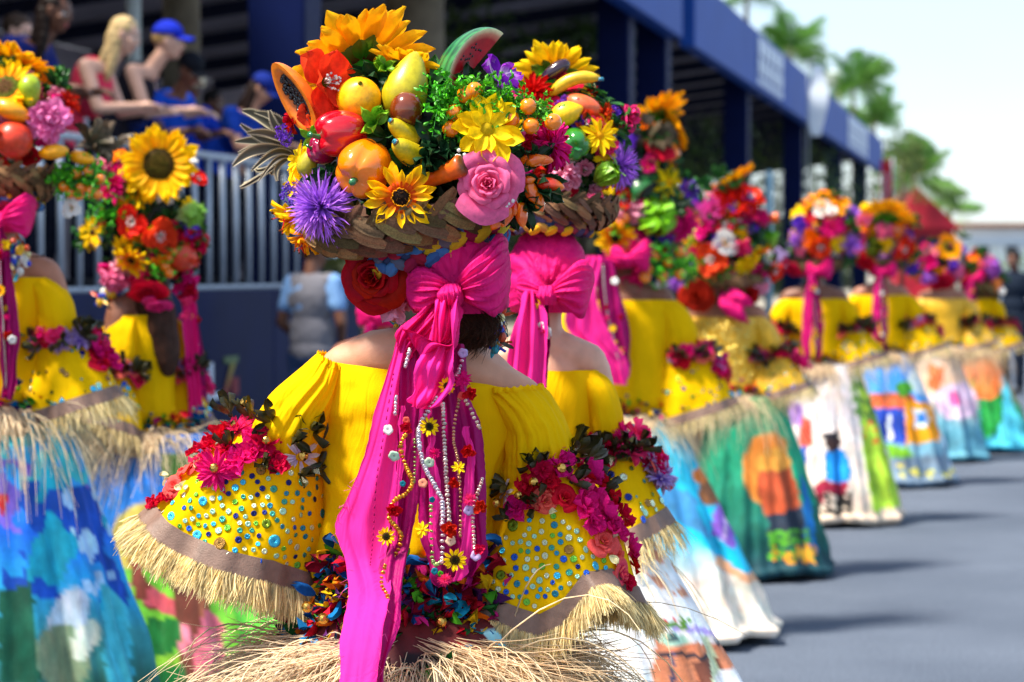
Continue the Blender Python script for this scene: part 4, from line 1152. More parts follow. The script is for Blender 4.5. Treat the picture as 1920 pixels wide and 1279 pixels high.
def figure(base, yaw, label, skin, top, trousers, hairc, pose='lean', hat=None, long_hair=False, sleeves=True, s=1.0, head_yaw=0.0, head_pitch=.3, group=None, vest=None, lower=True, hold=None, armlen='short'):
    """a standing figure; faces +Y before yaw. base: world point under the feet"""
    W = T(*base) @ RZ(yaw) @ S(s)
    r_ = person_root(base, label, group)
    fl = .30 if pose == 'lean' else 0.0
    pel = np.array([0, -.10 if pose == 'lean' else 0, .93]); ch = pel + [0, fl * .62, .36]; nk = pel + [0, fl * .95, .52]; hd = pel + [0, fl * 1.25 + .03, .68]
    sh = [ch + [sx * .17, .02, .12] for sx in (-1, 1)]
    if pose == 'lean': el = [sh[0] + [-.05, .10, -.27], sh[1] + [.05, .10, -.27]]; wr = [el[0] + [.05, .25, .02], el[1] + [-.08, .25, .02]]
    elif pose == 'photo': el = [sh[0] + [-.07, .12, -.22], sh[1] + [.08, .14, -.10]]; wr = [el[0] + [.05, .24, .05], el[1] + [-.02, .14, .24]]
    elif pose == 'walk': el = [sh[0] + [-.06, -.04, -.28], sh[1] + [.06, .02, -.28]]; wr = [el[0] + [.0, .08, -.25], el[1] + [-.0, .14, -.23]]
    else: el = [sh[0] + [-.08, -.03, -.28], sh[1] + [.08, -.03, -.28]]; wr = [el[0] + [.10, .16, -.16], el[1] + [-.10, .16, -.16]]
    hip = [pel + [sx * .09, 0, -.03] for sx in (-1, 1)]
    kn = [np.array([-.11, .04, .5]), np.array([.11, .06, .5])]; an = [np.array([-.12, -.02, .09]), np.array([.12, .03, .09])]
    if pose == 'walk': kn[0] += [0, .08, 0]; an[0] += [0, .16, 0]; an[1] += [0, -.14, .0]
    hg, H = head_geoms(hd, head_yaw, head_pitch)
    g = list(hg) + [capsule(nk - [0, .02, .05], hd - [0, .02, .05], .058, .05), ell(ch, (.15, .105, .19)), ell(pel + [0, .0, .1], (.135, .10, .17)), ell(pel - [0, .0, .02], (.15, .115, .12)),
                    capsule(nk - [0, 0, .05], sh[0], .055, .052), capsule(nk - [0, 0, .05], sh[1], .055, .052)]
    for i in (0, 1):
        g += [capsule(sh[i], el[i], .052, .040), capsule(el[i], wr[i], .040, .026)]
        g += hand(wr[i], wr[i] - el[i], [0, 0, 1], 1.0, .5 if pose != 'photo' else .9)
        g += [capsule(hip[i], kn[i], .085, .058), capsule(kn[i], an[i], .056, .036), capsule(an[i] - [0, .02, .045], an[i] + [0, .14, -.055], .035, .028)]
    V, Q = fuse(g, .0105, 3)
    Cc = face_colours(V, H, skin)
    put('body', MB().add((V, Q), 0, None, Cc).mesh('body', MT['skin']), r_, W)
    k = .016
    sg = [ell(ch, (.165 + k, .115 + k, .20)), ell(pel + [0, 0, .12], (.15 + k, .11 + k, .19)), ell(pel + [0, 0, 0], (.155 + k, .12 + k, .10)), capsule(nk - [0, 0, .075], sh[0], .06, .062), capsule(nk - [0, 0, .075], sh[1], .06, .062)]
    if sleeves:
        f = .6 if armlen == 'short' else 1.0
        for i in (0, 1):
            sg.append(capsule(sh[i], sh[i] + (el[i] - sh[i]) * f, .068, .060))
            if armlen == 'long': sg.append(capsule(el[i], el[i] + (wr[i] - el[i]) * .85, .052, .04))
    else: sg = sg[:3]
    V, Q = fuse(sg, .013, 2)
    V = V + (0.006 * vnoise(V, 26))[:, None] * np.array([1, 1, .3])
    put('shirt', MB().add((V, Q), 0, None, top).mesh('shirt', MT['cloth']), r_, W)
    if lower:
        sg = [ell(pel - [0, .0, .03], (.165, .13, .12))]
        for i in (0, 1): sg += [capsule(hip[i], kn[i], .10, .075), capsule(kn[i], an[i] + [0, 0, .03], .072, .058)]
        V, Q = fuse(sg, .015, 2); V = V + (0.006 * vnoise(V, 22))[:, None] * np.array([1, 1, .3])
        put('trousers', MB().add((V, Q), 0, None, trousers).mesh('trousers', MT['cloth']), r_, W)
        for i in (0, 1):
            V, Q = fuse([capsule(an[i] - [0, .03, .035], an[i] + [0, .15, -.05], .046, .040)], .012, 2)
            V[:, 2] = np.maximum(V[:, 2], .0)
            put('shoe', MB().add((V, Q), 0, None, srgb(40, 40, 46)).mesh('shoe', MT['plain']), r_, W)
    if vest is not None:
        V, Q = fuse([ell(ch, (.185, .135, .20)), ell(pel + [0, 0, .12], (.172, .132, .2)), ell(pel + [0, 0, 0], (.178, .14, .11)), capsule(nk - [0, 0, .07], sh[0] * .8 + nk * .2, .066, .066), capsule(nk - [0, 0, .07], sh[1] * .8 + nk * .2, .066, .066)], .014, 2)
        V = V + (0.007 * vnoise(V, 20))[:, None] * np.array([1, 1, .3])
        put('vest', MB().add((V, Q), 0, None, vest).mesh('vest', MT['cloth']), r_, W)
    A = np.array(H)
    hgs = []
    def e(cc, r):
        V, Q = sphere(16, 10, r); V = V + np.array(cc); hgs.append((V @ A[:3, :3].T + A[:3, 3], Q))
    e((0, -.022, .036), (.084, .094, .086))
    if long_hair:
        e((0, -.055, -.03), (.088, .06, .11)); e((-.06, -.03, -.08), (.03, .045, .12)); e((.06, -.03, -.08), (.03, .045, .12)); e((0, -.06, -.16), (.09, .045, .14)); e((.06, .0, -.19), (.035, .03, .13))
    V, Q = fuse(hgs, .009, 2)
    V = V + (0.005 * vnoise(V, 60))[:, None]
    put('hair', MB().add((V, Q), 0, None, hairc).mesh('hair', MT['hair']), r_, W)
    if hat is not None:
        mb = MB()
        V, Q = sphere(20, 10, (.094, .104, .09)); V[:, 2] = np.maximum(V[:, 2], -.01); mb.add((V, Q), 0, H @ T(0, -.012, .052), hat)
        t = np.linspace(0, 1, 5); uu = np.linspace(-1, 1, 9); Tt, U = np.meshgrid(t, uu, indexing='ij')
        Pg = np.stack([U * .07 * (1 - .25 * Tt), .085 + .085 * Tt * (1 - .3 * U ** 2) - .05 * U ** 2 * (1 - Tt), .052 - .02 * U ** 2 - .012 * Tt], -1)
        for dz in (0, .006): mb.add(grid(Pg - [0, 0, dz]), 0, H, hat)
        put('cap', mb.mesh('cap', MT['cloth']), r_, W)
    return r_, W, wr, H

tan = srgb(206, 150, 122); brownsk = srgb(110, 70, 52); fair = srgb(216, 168, 146)
blue = srgb(22, 74, 190)
FLOOR = 1.38
def crowd(px, w, yaw, label, sk, top, hairc, **k):
    s_ = s_of_px(px, w); b = st(s_, w, FLOOR)
    return figure(b, R(yaw), label, sk, top, k.pop('tr', srgb(18, 22, 40)), hairc, group='spectators on the stand platform', **k)
crowd(30, 1.15, -120, 'man with short brown hair standing at the far left of the platform', fair, srgb(40, 60, 90), srgb(70, 52, 40), pose='stand', s=1.09, head_yaw=.2)
crowd(22, .55, -110, 'person with dark hair behind the leftmost flower headdress', brownsk, srgb(30, 40, 110), srgb(30, 20, 18), pose='lean', s=1.07, long_hair=True)
crowd(150, .5, -100, 'long haired blonde woman in a pink strap top leaning on the railing', fair, srgb(226, 60, 90), srgb(196, 168, 120), pose='lean', s=1.04, long_hair=True, sleeves=False, head_pitch=.35)
crowd(232, .62, -95, 'bare shouldered person in a blue baseball cap looking right', fair, srgb(38, 34, 44), srgb(186, 150, 100), pose='lean', s=1.08, hat=srgb(30, 50, 190), sleeves=False, head_pitch=.1)
crowd(300, .45, -125, 'dark haired person in a blue T-shirt leaning forward on the railing', brownsk, blue, srgb(22, 18, 20), pose='lean', s=.96, head_pitch=.55, hat=srgb(24, 26, 34))
r_, W_, wr_, H_ = crowd(352, 1.15, -130, 'person in a blue shirt behind the railing raising a phone', brownsk, srgb(26, 60, 180), srgb(24, 18, 16), pose='photo', s=1.02)
crowd(428, .45, -110, 'dark haired woman in a blue top and blue cap resting her arms on the railing', tan, srgb(20, 60, 160), srgb(44, 30, 26), pose='lean', s=.95, long_hair=True, hat=srgb(24, 44, 130), head_pitch=.6)
crowd(520, .9, -110, 'person in a blue cap behind the spiky leaves near the end of the railing', brownsk, srgb(20, 50, 120), srgb(20, 16, 16), pose='lean', s=.93, hat=srgb(30, 60, 180))
for i, (px, w, yaw, sk, tp, hr, kw) in enumerate((
    (78, 1.5, -100, tan, srgb(24, 30, 60), srgb(40, 28, 22), dict(long_hair=True)), (190, 1.7, -120, brownsk, srgb(190, 190, 200), srgb(24, 18, 16), {}), (268, 1.9, -95, tan, srgb(30, 40, 90), srgb(60, 44, 30), dict(hat=srgb(20, 26, 60))),
    (396, 1.6, -105, brownsk, srgb(30, 50, 120), srgb(26, 20, 18), {}), (478, 1.8, -130, tan, srgb(40, 70, 140), srgb(30, 22, 20), dict(long_hair=True)))):
    crowd(px, w, yaw, ['woman in dark clothes behind the man at the far left of the platform', 'person in a pale shirt half hidden between the two blonde spectators', 'person in a dark cap behind the pale post', 'dark haired person in blue just left of the woman with the blue cap',
        'long haired person in mid blue at the back near the end of the platform', 'person in a plum top at the railing left of the blonde woman'][i], sk, tp, hr, pose='stand' if i < 5 else 'lean', s=1.02 + .02 * (i % 3), **kw)
# phone in the raised hand
hp = np.array(W_) @ np.append(wr_[1] + [0.0, .06, .07], 1)
put('phone', MB().add(bbox_round(-.075, .075, -.006, .006, -.04, .04, .004)).mesh('phone', material('pale_phone_case', srgb(206, 190, 160), rough=.4, noise=.03)), None, T(*hp[:3]) @ RZ(R(10)),
    label='pale phone held up by the spectator behind the dark haired one', cat='phone')
# man in the grey vest on the road, back to the camera
b = st(s_of_px(585, -.6), -.6, 0)
figure(b, R(-28), 'man in a grey vest over a light blue shirt and pale cap seen from behind', brownsk, srgb(120, 160, 210), srgb(60, 80, 120), srgb(30, 26, 26), pose='stand', hat=srgb(190, 200, 214), vest=srgb(120, 118, 126), s=1.02, head_yaw=-.5)
b = P(1902, 509, 30); b[2] = 0
figure(b, R(150), 'person in dark navy clothes standing alone at the right edge of the road', brownsk, srgb(24, 34, 50), srgb(22, 30, 46), srgb(20, 18, 20), pose='walk', s=1.03, armlen='long')
# ------------------------------------------------------------------ shared pieces for the dancers
SKIN_L = srgb(214, 160, 134); SKIN_M = srgb(170, 112, 86); SKIN_D = srgb(128, 82, 62)

def dancer_body():
    hg, H = head_geoms((0.01, .03, .165), 0, .15)
    g = list(hg) + [capsule((0, 0, .03), (.01, .02, .12), .058, .052), ell((0, .02, -.10), (.155, .095, .15)), ell((0, .01, -.28), (.125, .095, .16)), ell((0, .0, -.44), (.16, .12, .13)),
                    capsule((0, .0, .02), (.155, .01, -.025), .052, .048), capsule((0, .0, .02), (-.155, .01, -.025), .052, .048), ell((0, .015, -.03), (.14, .07, .06))]
    for sx in (-1, 1):
        sh, el, wr = np.array([sx * .165, .01, -.04]), np.array([sx * .24, .03, -.27]), np.array([sx * .23, .25, -.33])
        g += [capsule(sh, el, .046, .038), capsule(el, wr, .038, .026)] + hand(wr, wr - el, [0, 0, 1], 1.0, .6)
        g += [capsule((sx * .09, 0, -.45), (sx * .10, .03, -.85), .085, .056), capsule((sx * .10, .03, -.85), (sx * .10, -.01, -1.24), .054, .034), capsule((sx * .10, -.04, -1.27), (sx * .11, .12, -1.29), .032, .026)]
    V, Q = fuse(g, .009, 3)
    return V, Q, H
DB_V, DB_Q, DB_H = dancer_body()
_bodies = {}
def body_mesh(skin):
    k = str(skin)
    if k not in _bodies:
        _bodies[k] = MB().add((DB_V, DB_Q), 0, None, face_colours(DB_V, DB_H, skin)).mesh('body', MT['skin'])
    return _bodies[k]

def loft(rings, D, nv=36, nu=72, amp=0.0, kf=11, seed=0.0, prof=None, closed=True, arc=(0, 2 * np.pi), wave=None, rough=0.004, sharp=0.0):
    K = []
    for r in rings:
        xl, yl, xr, yr, do, rd = r[:6]
        L = P(xl, yl, D + do); Rr = P(xr, yr, D + do)
        K.append([(L + Rr) / 2, (Rr - L) / 2, [0, rd, 0]])
    K = crom(np.array(K, float), nv)
    th = np.linspace(arc[0], arc[1], nu, endpoint=not closed)
    v = np.linspace(0, 1, nv)[:, None]
    f = (np.sin(kf * th + seed + 1.4 * np.sin(3.1 * v + seed) + .9 * np.sin(2 * th + seed * 1.7)) * .55
         + np.sin(kf * 1.73 * th + seed * 2.1 + 2.0 * np.sin(2.3 * v)) * .3 + np.sin(kf * 3.1 * th + 2 * v + seed * 3) * .18)
    if sharp:
        f2 = 1 - 2 * np.abs(np.sin(kf * .5 * th + seed + 1.2 * np.sin(2.7 * v + seed * 1.3) + .6 * np.sin(3 * th)))
        f = f * (1 - sharp) + sharp * (f2 * .8 + .4 * (1 - 2 * np.abs(np.sin(kf * 1.15 * th + seed * 3 + 1.5 * v))))
    pr = prof(v) if prof is not None else np.ones_like(v)
    m = 1 + amp * pr * f
    G = K[:, None, 0] + (np.cos(th)[None, :, None] * K[:, None, 1] - np.sin(th)[None, :, None] * K[:, None, 2]) * m[..., None]
    if wave is not None:
        c = np.cos(th); dz = np.interp(c, [w[0] for w in wave], [w[1] for w in wave])
        G[..., 2] -= (dz[None, :] * v ** 2.5 / (FPX / D)) * (np.sin(th)[None, :] > -.2)
    nrm = vnoise(G, 22, seed) * rough + vnoise(G, 55, seed + 3) * rough * .35
    G = G + nrm[..., None] * np.array([.6, .8, .3])
    return G

def cloth_grid(rows, D, nv=50, nu=22, amp=.012, kf=4.0, seed=0, tw=0.0, rough=.003):
    """hanging cloth between left and right edges: rows (xl,yl,xr,yr,do)"""
    L = np.array([P(r[0], r[1], D + r[4]) for r in rows]); Rr = np.array([P(r[2], r[3], D + r[4]) for r in rows])
    L = crom(L, nv); Rr = crom(Rr, nv)
    u = np.linspace(0, 1, nu)[None, :, None]
    G = L[:, None] * (1 - u) + Rr[:, None] * u
    v = np.linspace(0, 1, nv)[:, None]
    uu = u[..., 0]
    dz = amp * (.55 * np.sin(kf * 6.28 * uu + seed + 1.2 * np.sin(3 * v + seed)) + .6 * (1 - 2 * np.abs(np.sin(kf * 4.4 * uu + seed * 2 + .9 * np.sin(4.1 * v + seed)))) + .3 * np.sin(kf * 15 * uu + 2 * v + seed))
    G = G + np.stack([0 * dz, dz, 0 * dz], -1) * 1.0
    G = G + (vnoise(G, 18, seed) * rough * 2)[..., None] * np.array([.3, 1, .2])
    ed = (np.abs(uu - .5) * 2) ** 8
    G[..., 0] += ed * (.0006 * np.sin(v * 140 + 3 * np.sin(v * 31)) + .0035 * np.sin(v * 19 + seed + 2 * np.sin(v * 7)))
    return G

def gmesh(name, G, m, wrap=False, cap=False, cols=None, thick=0):
    g = closed_grid(G) if cap else grid(G, wu=wrap)
    return MB().add(g, 0, None, cols).mesh(name, m, True, True)

def fringe_mesh(E, Dn, N, L, seed=0, c=None, curl=.35):
    """strands hanging from an edge polyline E (k,3); Dn (k,3) downward direction"""
    k = len(E)
    f = rng.random(N) * (k - 1); i = f.astype(int).clip(0, k - 2); w = (f - i)[:, None]
    p = E[i] * (1 - w) + E[i + 1] * w; d = Dn[i] * (1 - w) + Dn[i + 1] * w
    d = d / np.linalg.norm(d, axis=1, keepdims=True) + rng.normal(0, .16, (N, 3))
    l = L * (.75 + .4 * rng.random((N, 1)))
    t = np.linspace(0, 1, 5)
    Cc = p[:, None] + d[:, None] * l[:, None] * t[None, :, None] + rng.normal(0, .10, (N, 1, 3)) * l[:, None] * (t ** 2)[None, :, None] * curl * 3
    Cc[..., 2] -= (l * t ** 2) * .25
    g = ribbons(Cc, np.array([.0024, .0022, .002, .0018, .001]) * 1.0, rng.normal(0, 1, (N, 3)) + [0.8, 0, 0])
    base = c if c is not None else srgb(246, 224, 168)
    cc = base * (.62 + .75 * rng.random((N, 1)))
    cc = cc * np.where(rng.random((N, 1)) < .12, .55, 1.0)
    return MB().add(g, 0, None, np.repeat(cc, 10, 0)).mesh('fringe', MT['straw'])

def hem_pieces(G, parent, tfm, N=900, w=.032, L=.055, near_only=False):
    """brown ribbon and straw fringe along the last ring of a bell sleeve grid G"""
    E = G[-1]; nxt = G[-1] - G[-3]
    d = nxt / (np.linalg.norm(nxt, axis=1, keepdims=True) + 1e-9)
    c = E.mean(0); out = E - c; out /= np.linalg.norm(out, axis=1, keepdims=True) + 1e-9
    Ew = np.concatenate([E, E[:1]]); dw = np.concatenate([d, d[:1]]); ow = np.concatenate([out, out[:1]])
    dd = dw * .85 + ow * .12; dd /= np.linalg.norm(dd, axis=1, keepdims=True)
    rows = np.stack([Ew + ow * .003 - dw * w * .25, Ew + ow * .004 + dd * w * .4, Ew + ow * .003 + dd * w], 0)
    put('brown_ribbon', gmesh('brown_ribbon', tfm(rows), MT['ribbon']), parent, Matrix())
    E2 = Ew + ow * .002 + dd * w * .8
    put('fringe', fringe_mesh(tfm(E2), tfm(E2 + dd) - tfm(E2), N, L), parent, Matrix(), kind='stuff')

def surf_frame(G, tfm=lambda x: x, wrap=True):
    """camera-facing points of a sleeve: px, py, world point, outward normal"""
    Gw = tfm(G)
    du = np.roll(Gw, -1, 1) - np.roll(Gw, 1, 1); dv = np.gradient(Gw, axis=0)
    n = np.cross(du, dv); n /= np.linalg.norm(n, axis=2, keepdims=True) + 1e-9
    c = Gw.mean(1, keepdims=True)
    n = n * np.sign(((Gw - c) * n).sum(2, keepdims=True))
    x, y = proj(Gw)
    return x, y, Gw, n
def at_surf(fr, px, py, maxd=25, lift=.004, front=True):
    x, y, Gw, n = fr
    d2 = (x - px) ** 2 + (y - py) ** 2
    if front: d2 = d2 + np.where(n[..., 1] > 0.05, 1e6, 0) + (Gw[..., 1] - Gw[..., 1].min()) * 300
    i = np.unravel_index(np.argmin(d2), d2.shape)
    if math.hypot(x[i] - px, y[i] - py) > maxd: return None
    p = Gw[i] + n[i] * lift
    # shift to the exact sight line
    q = P(px, py, p[1])
    return q, n[i]

SEQC = [srgb(60, 190, 230), srgb(30, 90, 200), srgb(20, 40, 120), srgb(120, 150, 30), srgb(90, 100, 20), srgb(170, 220, 190), srgb(214, 226, 190), srgb(60, 160, 140), srgb(110, 190, 60), srgb(150, 110, 50), srgb(40, 140, 170)]
def sequin_geo(): return lathe([(0.0, .03), (.14, .03), (.2, .10), (.8, .13), (.97, .05), (.9, .0)], 14)

GARL = [('blossom', dict(c1='crimson')), ('blossom', dict(c1='magenta')), ('dahlia', dict(c1='magenta')), ('blossom', dict(c1='hotpink')), ('dahlia', dict(c1='lilac', c0='violet')), ('rose', dict(c1='coral', n=12)), ('rose', dict(c1='crimson', n=12))]
LEAFB = ('twistbud', {})

def rag_ring(parent, pts, nrm, N, size, name='rag_trim'):
    cs = [srgb(12, 100, 160), srgb(14, 80, 150), srgb(20, 130, 160), srgb(190, 14, 40), srgb(140, 10, 40), srgb(232, 180, 14), srgb(70, 150, 30), srgb(30, 90, 40), srgb(200, 30, 120), srgb(230, 110, 20), srgb(80, 30, 90)]
    mb = MB()
    k = len(pts)
    for i in range(N):
        a = rng.integers(k)
        c = cs[rng.integers(len(cs))]
        g, cc = petal(1, .55, 'strap', .4, rng.uniform(-.5, .5), .25, 6, 5, c0=c, c1=c * rng.uniform(.6, 1.2), seed=i)
        o = pts[a] + rng.normal(0, 1, 3) * [.012, .012, .03]
        mb.add(g, 0, facing(o, nrm[a] + rng.normal(0, .7, 3), size * rng.uniform(.6, 1.3), rng.uniform(0, 6.3)) @ RY(-1.0), cc)
    put(name, mb.mesh(name, MT['cloth']), parent, Matrix(), kind='stuff')

def raffia(parent, c, r0, N, L, col0=srgb(250, 230, 196), thick=.0011, rise=.25, name='raffia_fringe'):
    a = rng.random(N) * 2 * np.pi
    t = np.linspace(0, 1, 9)
    d = np.stack([np.cos(a), np.sin(a), 0 * a], -1)
    d2 = d + rng.normal(0, .35, (N, 3)) * [1, 1, 0]
    l = L * (.5 + .8 * rng.random(N))
    up = rise * rng.normal(.5, .8, N)
    Cc = c + d[:, None] * r0 + d2[:, None] * (l[:, None] * (t - .28 * t ** 2))[..., None] * .75
    Cc[..., 2] += (l[:, None] * (up[:, None] * t - (.75 + .35 * rng.random((N, 1))) * t ** 2)) + rng.normal(0, .012, (N, 1))
    Cc += rng.normal(0, .05, (N, 1, 3)) * (l[:, None] * t ** 2)[..., None] * 3
    g = strands(Cc, thick * np.array([1, 1.2, 1.1, 1, .9, .8, .7, .55, .3]) * (.6 + .9 * rng.random((N, 1))), 3)
    cc = np.repeat(col0 * (.65 + .6 * rng.random((N, 1))), 27, 0)
    put(name, MB().add(g, 0, None, cc).mesh(name, MT['straw']), parent, Matrix(), kind='stuff')
    # the band the strands are knotted to
    th = np.linspace(0, 2 * np.pi, 60, endpoint=False)
    G = np.stack([np.stack([c[0] + (r0 + dr) * np.cos(th), c[1] + (r0 + dr) * np.sin(th), c[2] + dz + .006 * np.sin(th * 9)], -1) for dr, dz in ((-.005, .03), (.014, .012), (.03, -.025), (.035, -.05))])
    put('raffia_band', gmesh('raffia_band', G, MT['straw'], wrap=True, cols=srgb(214, 184, 150)), parent, Matrix())

def inpoly(x, y, pts):
    ins = np.zeros(x.shape, bool); n = len(pts)
    for i in range(n):
        x0, y0 = pts[i]; x1, y1 = pts[(i + 1) % n]
        c = ((y0 > y) != (y1 > y)) & (x < (x1 - x0) * (y - y0) / (y1 - y0 + 1e-9) + x0)
        ins ^= c
    return ins

def paint(V, px, py, bg, shapes, scale=1.0, jit=5.0):
    """lay a painting on the cloth: shapes drawn in order with brushy edges"""
    nx = vnoise(V, 30) * jit + vnoise(V, 75, 2) * jit * .4; ny = vnoise(V, 27, 5) * jit + vnoise(V, 80, 8) * jit * .4
    x, y = px + nx, py + ny
    brush = (vnoise(V * [1, 1, .35], 38, 4) * .5 + .5)[:, None]
    C = np.zeros((len(V), 3))
    # background: vertical list of (y, colour)
    ys = [b[0] for b in bg]; cs = np.array([b[1] for b in bg])
    for k in range(3): C[:, k] = np.interp(y + 18 * vnoise(V, 9, 3), ys, cs[:, k])
    for s in shapes:
        kind, c = s[0], np.array(s[1])
        if kind == 'poly': m = inpoly(x, y, s[2]).astype(float)
        elif kind == 'ell':
            _, _, cx, cy, rx, ry = s[:6]; rot = s[6] if len(s) > 6 else 0
            dx, dy = x - cx, y - cy; ca, sa = math.cos(rot), math.sin(rot)
            q = ((dx * ca + dy * sa) / rx) ** 2 + ((-dx * sa + dy * ca) / ry) ** 2
            m = np.clip((1.12 - q) * 5, 0, 1)
        elif kind == 'dabs':          # many brush dabs inside a polygon
            _, _, pts, sc, dens = s
            m = inpoly(x, y, pts) & (vnoise(V, sc, s[1][0] * 9) > dens); m = m.astype(float)
        m = m[:, None]
        C = C * (1 - m) + (c * (.72 + .5 * brush)) * m
    st1 = vnoise(V * [1, 1, .3], 95, 6)[:, None]; st2 = vnoise(V * [1.6, 1.6, .5], 60, 9)[:, None]
    C = C * (.84 + .32 * brush) * (1 + .22 * st1 * np.array([1.0, .6, .8]) + .16 * st2 * np.array([-.4, .5, 1.0]))
    C = np.clip(C * 1.12, 0, .92)
    return C

def skirt(parent, cx, y0, D, r0, r1, z1, bg, shapes, hx=0.0, nv=90, nu=220, seed=0, jit=5.0, amp=.075, flat=.9, power=.85, kf=11):
    top = P(cx, y0, D)
    v = np.linspace(0, 1, nv)[:, None]; th = np.linspace(0, 2 * np.pi, nu, endpoint=False)
    r = r0 + (r1 - r0) * v ** power
    f = np.sin(kf * th + seed + 1.1 * np.sin(2.1 * v + seed)) * .6 + np.sin(kf * 1.6 * th + seed * 2.3 + .7 * v) * .35 + .25 * np.sin(kf * 2.9 * th + seed)
    r = r * (1 + amp * np.minimum(v * 1.6, 1) * f) + .008 * np.sin(v * 24 + 3 * np.sin(th * 3)) * v + .03 * np.exp(-((v - .97) / .02) ** 2) * (r1 / .6)
    z = top[2] + (z1 - top[2]) * v + 0.012 * np.sin(th * 5 + seed) * v
    G = np.stack([top[0] + hx * v + r * np.cos(th), top[1] + r * np.sin(th) * flat, z + 0 * th], -1)
    V, Q = grid(G, wu=True)
    px, py = proj(V)
    C = paint(V, px, py, bg, shapes, jit=jit)
    return put('painted_skirt', MB().add((V, Q), 0, None, C).mesh('painted_skirt', MT['paint'], True, True), parent, Matrix())

def basket(parent, c, rx, h, M, split=False, name='woven_basket', braids=True, r_in=.55):
    """shallow woven bowl; c world centre, rx radius, M orientation"""
    W = T(*c) @ M
    prof = [(rx * r_in * .4, -h), (rx * r_in, -h * .96), (rx * .82, -h * .55), (rx * .97, -h * .12), (rx * 1.0, .0), (rx * .94, .006), (rx * .80, -h * .5), (rx * .5, -h * .8)]
    o = put(name, MB().add(lathe(prof, 40), 0, None, srgb(92, 68, 46)).mesh(name, MT['braid']), parent, W)
    t = np.linspace(0, 1, 7); u = np.linspace(-1, 1, 5); Tt, U = np.meshgrid(t, u, indexing='ij')
    w = np.sin(np.pi * (.08 + .84 * Tt)) ** .7
    pl = grid(np.stack([(Tt - .5) * 1.0, U * w * .17, .10 * np.sin(np.pi * Tt) * (1 - .5 * U ** 2) + .035 * np.sin(U * 7 + Tt * 3)], -1))
    cs = [srgb(128, 90, 56), srgb(100, 70, 46), srgb(150, 112, 72), srgb(86, 66, 40), srgb(112, 82, 62), srgb(132, 110, 68)]
    meshes = [MB().add(pl, 0, None, cc).mesh('braid_strand', MT['braid']) for cc in cs]
    mb = MB()
    rows = ((rx * .985, -h * .05, .10), (rx * .96, -h * .34, .4), (rx * .88, -h * .62, .8), (rx * .76, -h * .84, 1.15))
    for ri, (rr_, zz, tilt) in enumerate(rows):
        n = int(2 * np.pi * rr_ / (rx * .27)) * 2
        for i in range(n):
            a = 2 * np.pi * i / n + rng.normal(0, .02)
            sg = 1 if i % 2 else -1
            Ms = RZ(a) @ T(rr_ + .006, 0, zz + sg * .006) @ RY(math.pi / 2 + tilt * .8) @ RZ(math.pi / 2 + sg * .62 + rng.normal(0, .08)) @ RX(sg * .2 + rng.normal(0, .12)) @ S(rx * .42 * rng.uniform(.9, 1.15))
            if split: put('braid_strand', meshes[rng.integers(6)], o, W @ Ms)
            else: mb.add(pl, 0, Ms, cs[rng.integers(6)])
    if not split: put('braid_strand', mb.mesh('braid_strand', MT['braid']), o, W)
    return o

def rag_braid(parent, c, rr_, M, n=26, th=.022, split=False, cs=None, name='braided_rag_ring'):
    """thick ring plaited from coloured rags that the basket sits on"""
    W = T(*c) @ M
    cs = cs or [srgb(70, 120, 180), srgb(160, 34, 60), srgb(214, 176, 40), srgb(90, 96, 120), srgb(60, 100, 160), srgb(150, 30, 70)]
    a = np.linspace(0, 2 * np.pi, 60, endpoint=False)
    core = np.stack([rr_ * np.cos(a), rr_ * np.sin(a), 0 * a], -1)
    cross = np.linspace(0, 2 * np.pi, 8, endpoint=False)
    G = np.stack([np.stack([(rr_ + th * .6 * np.cos(q)) * np.cos(a), (rr_ + th * .6 * np.cos(q)) * np.sin(a), th * .8 * np.sin(q) + 0 * a], -1) for q in cross])
    V, Q = grid(G, wu=True, wv=True)
    o = put(name, MB().add((V, Q), 0, None, srgb(60, 70, 110)).mesh(name, MT['cloth']), parent, W)
    mb = MB()
    lump = sphere(14, 9, (1.0, .60, .42))
    V0 = lump[0] * (1 + .10 * vnoise(lump[0], 6))[:, None]; V0 = V0 + .05 * np.sin(V0[:, :1] * 2 + V0[:, 1:2] * 14) * np.array([0, 0, 1.0])
    meshes = [MB().add((V0, lump[1]), 0, None, c_).mesh('rag_strand', MT['cloth']) for c_ in cs]
    for i in range(n * 2):
        aa = 2 * np.pi * i / (n * 2) ; sg = 1 if i % 2 else -1
        for lay in (-1, 1):
            Ms = RZ(aa + lay * .05) @ T(rr_ + th * .55, 0, lay * th * .62 + sg * .003) @ RY(math.pi / 2 + lay * -.35) @ RZ(math.pi / 2 + sg * .6 * lay) @ S(rr_ * 3.2 / n)
            k = (i * 2 + (lay > 0) + i // 3) % len(cs)
            if split: put('rag_strand', meshes[k], o, W @ Ms)
            else: mb.add((V0, lump[1]), 0, Ms, cs[k])
    if not split: put('rag_strand', mb.mesh('rag_strand', MT['cloth']), o, W)
    return o

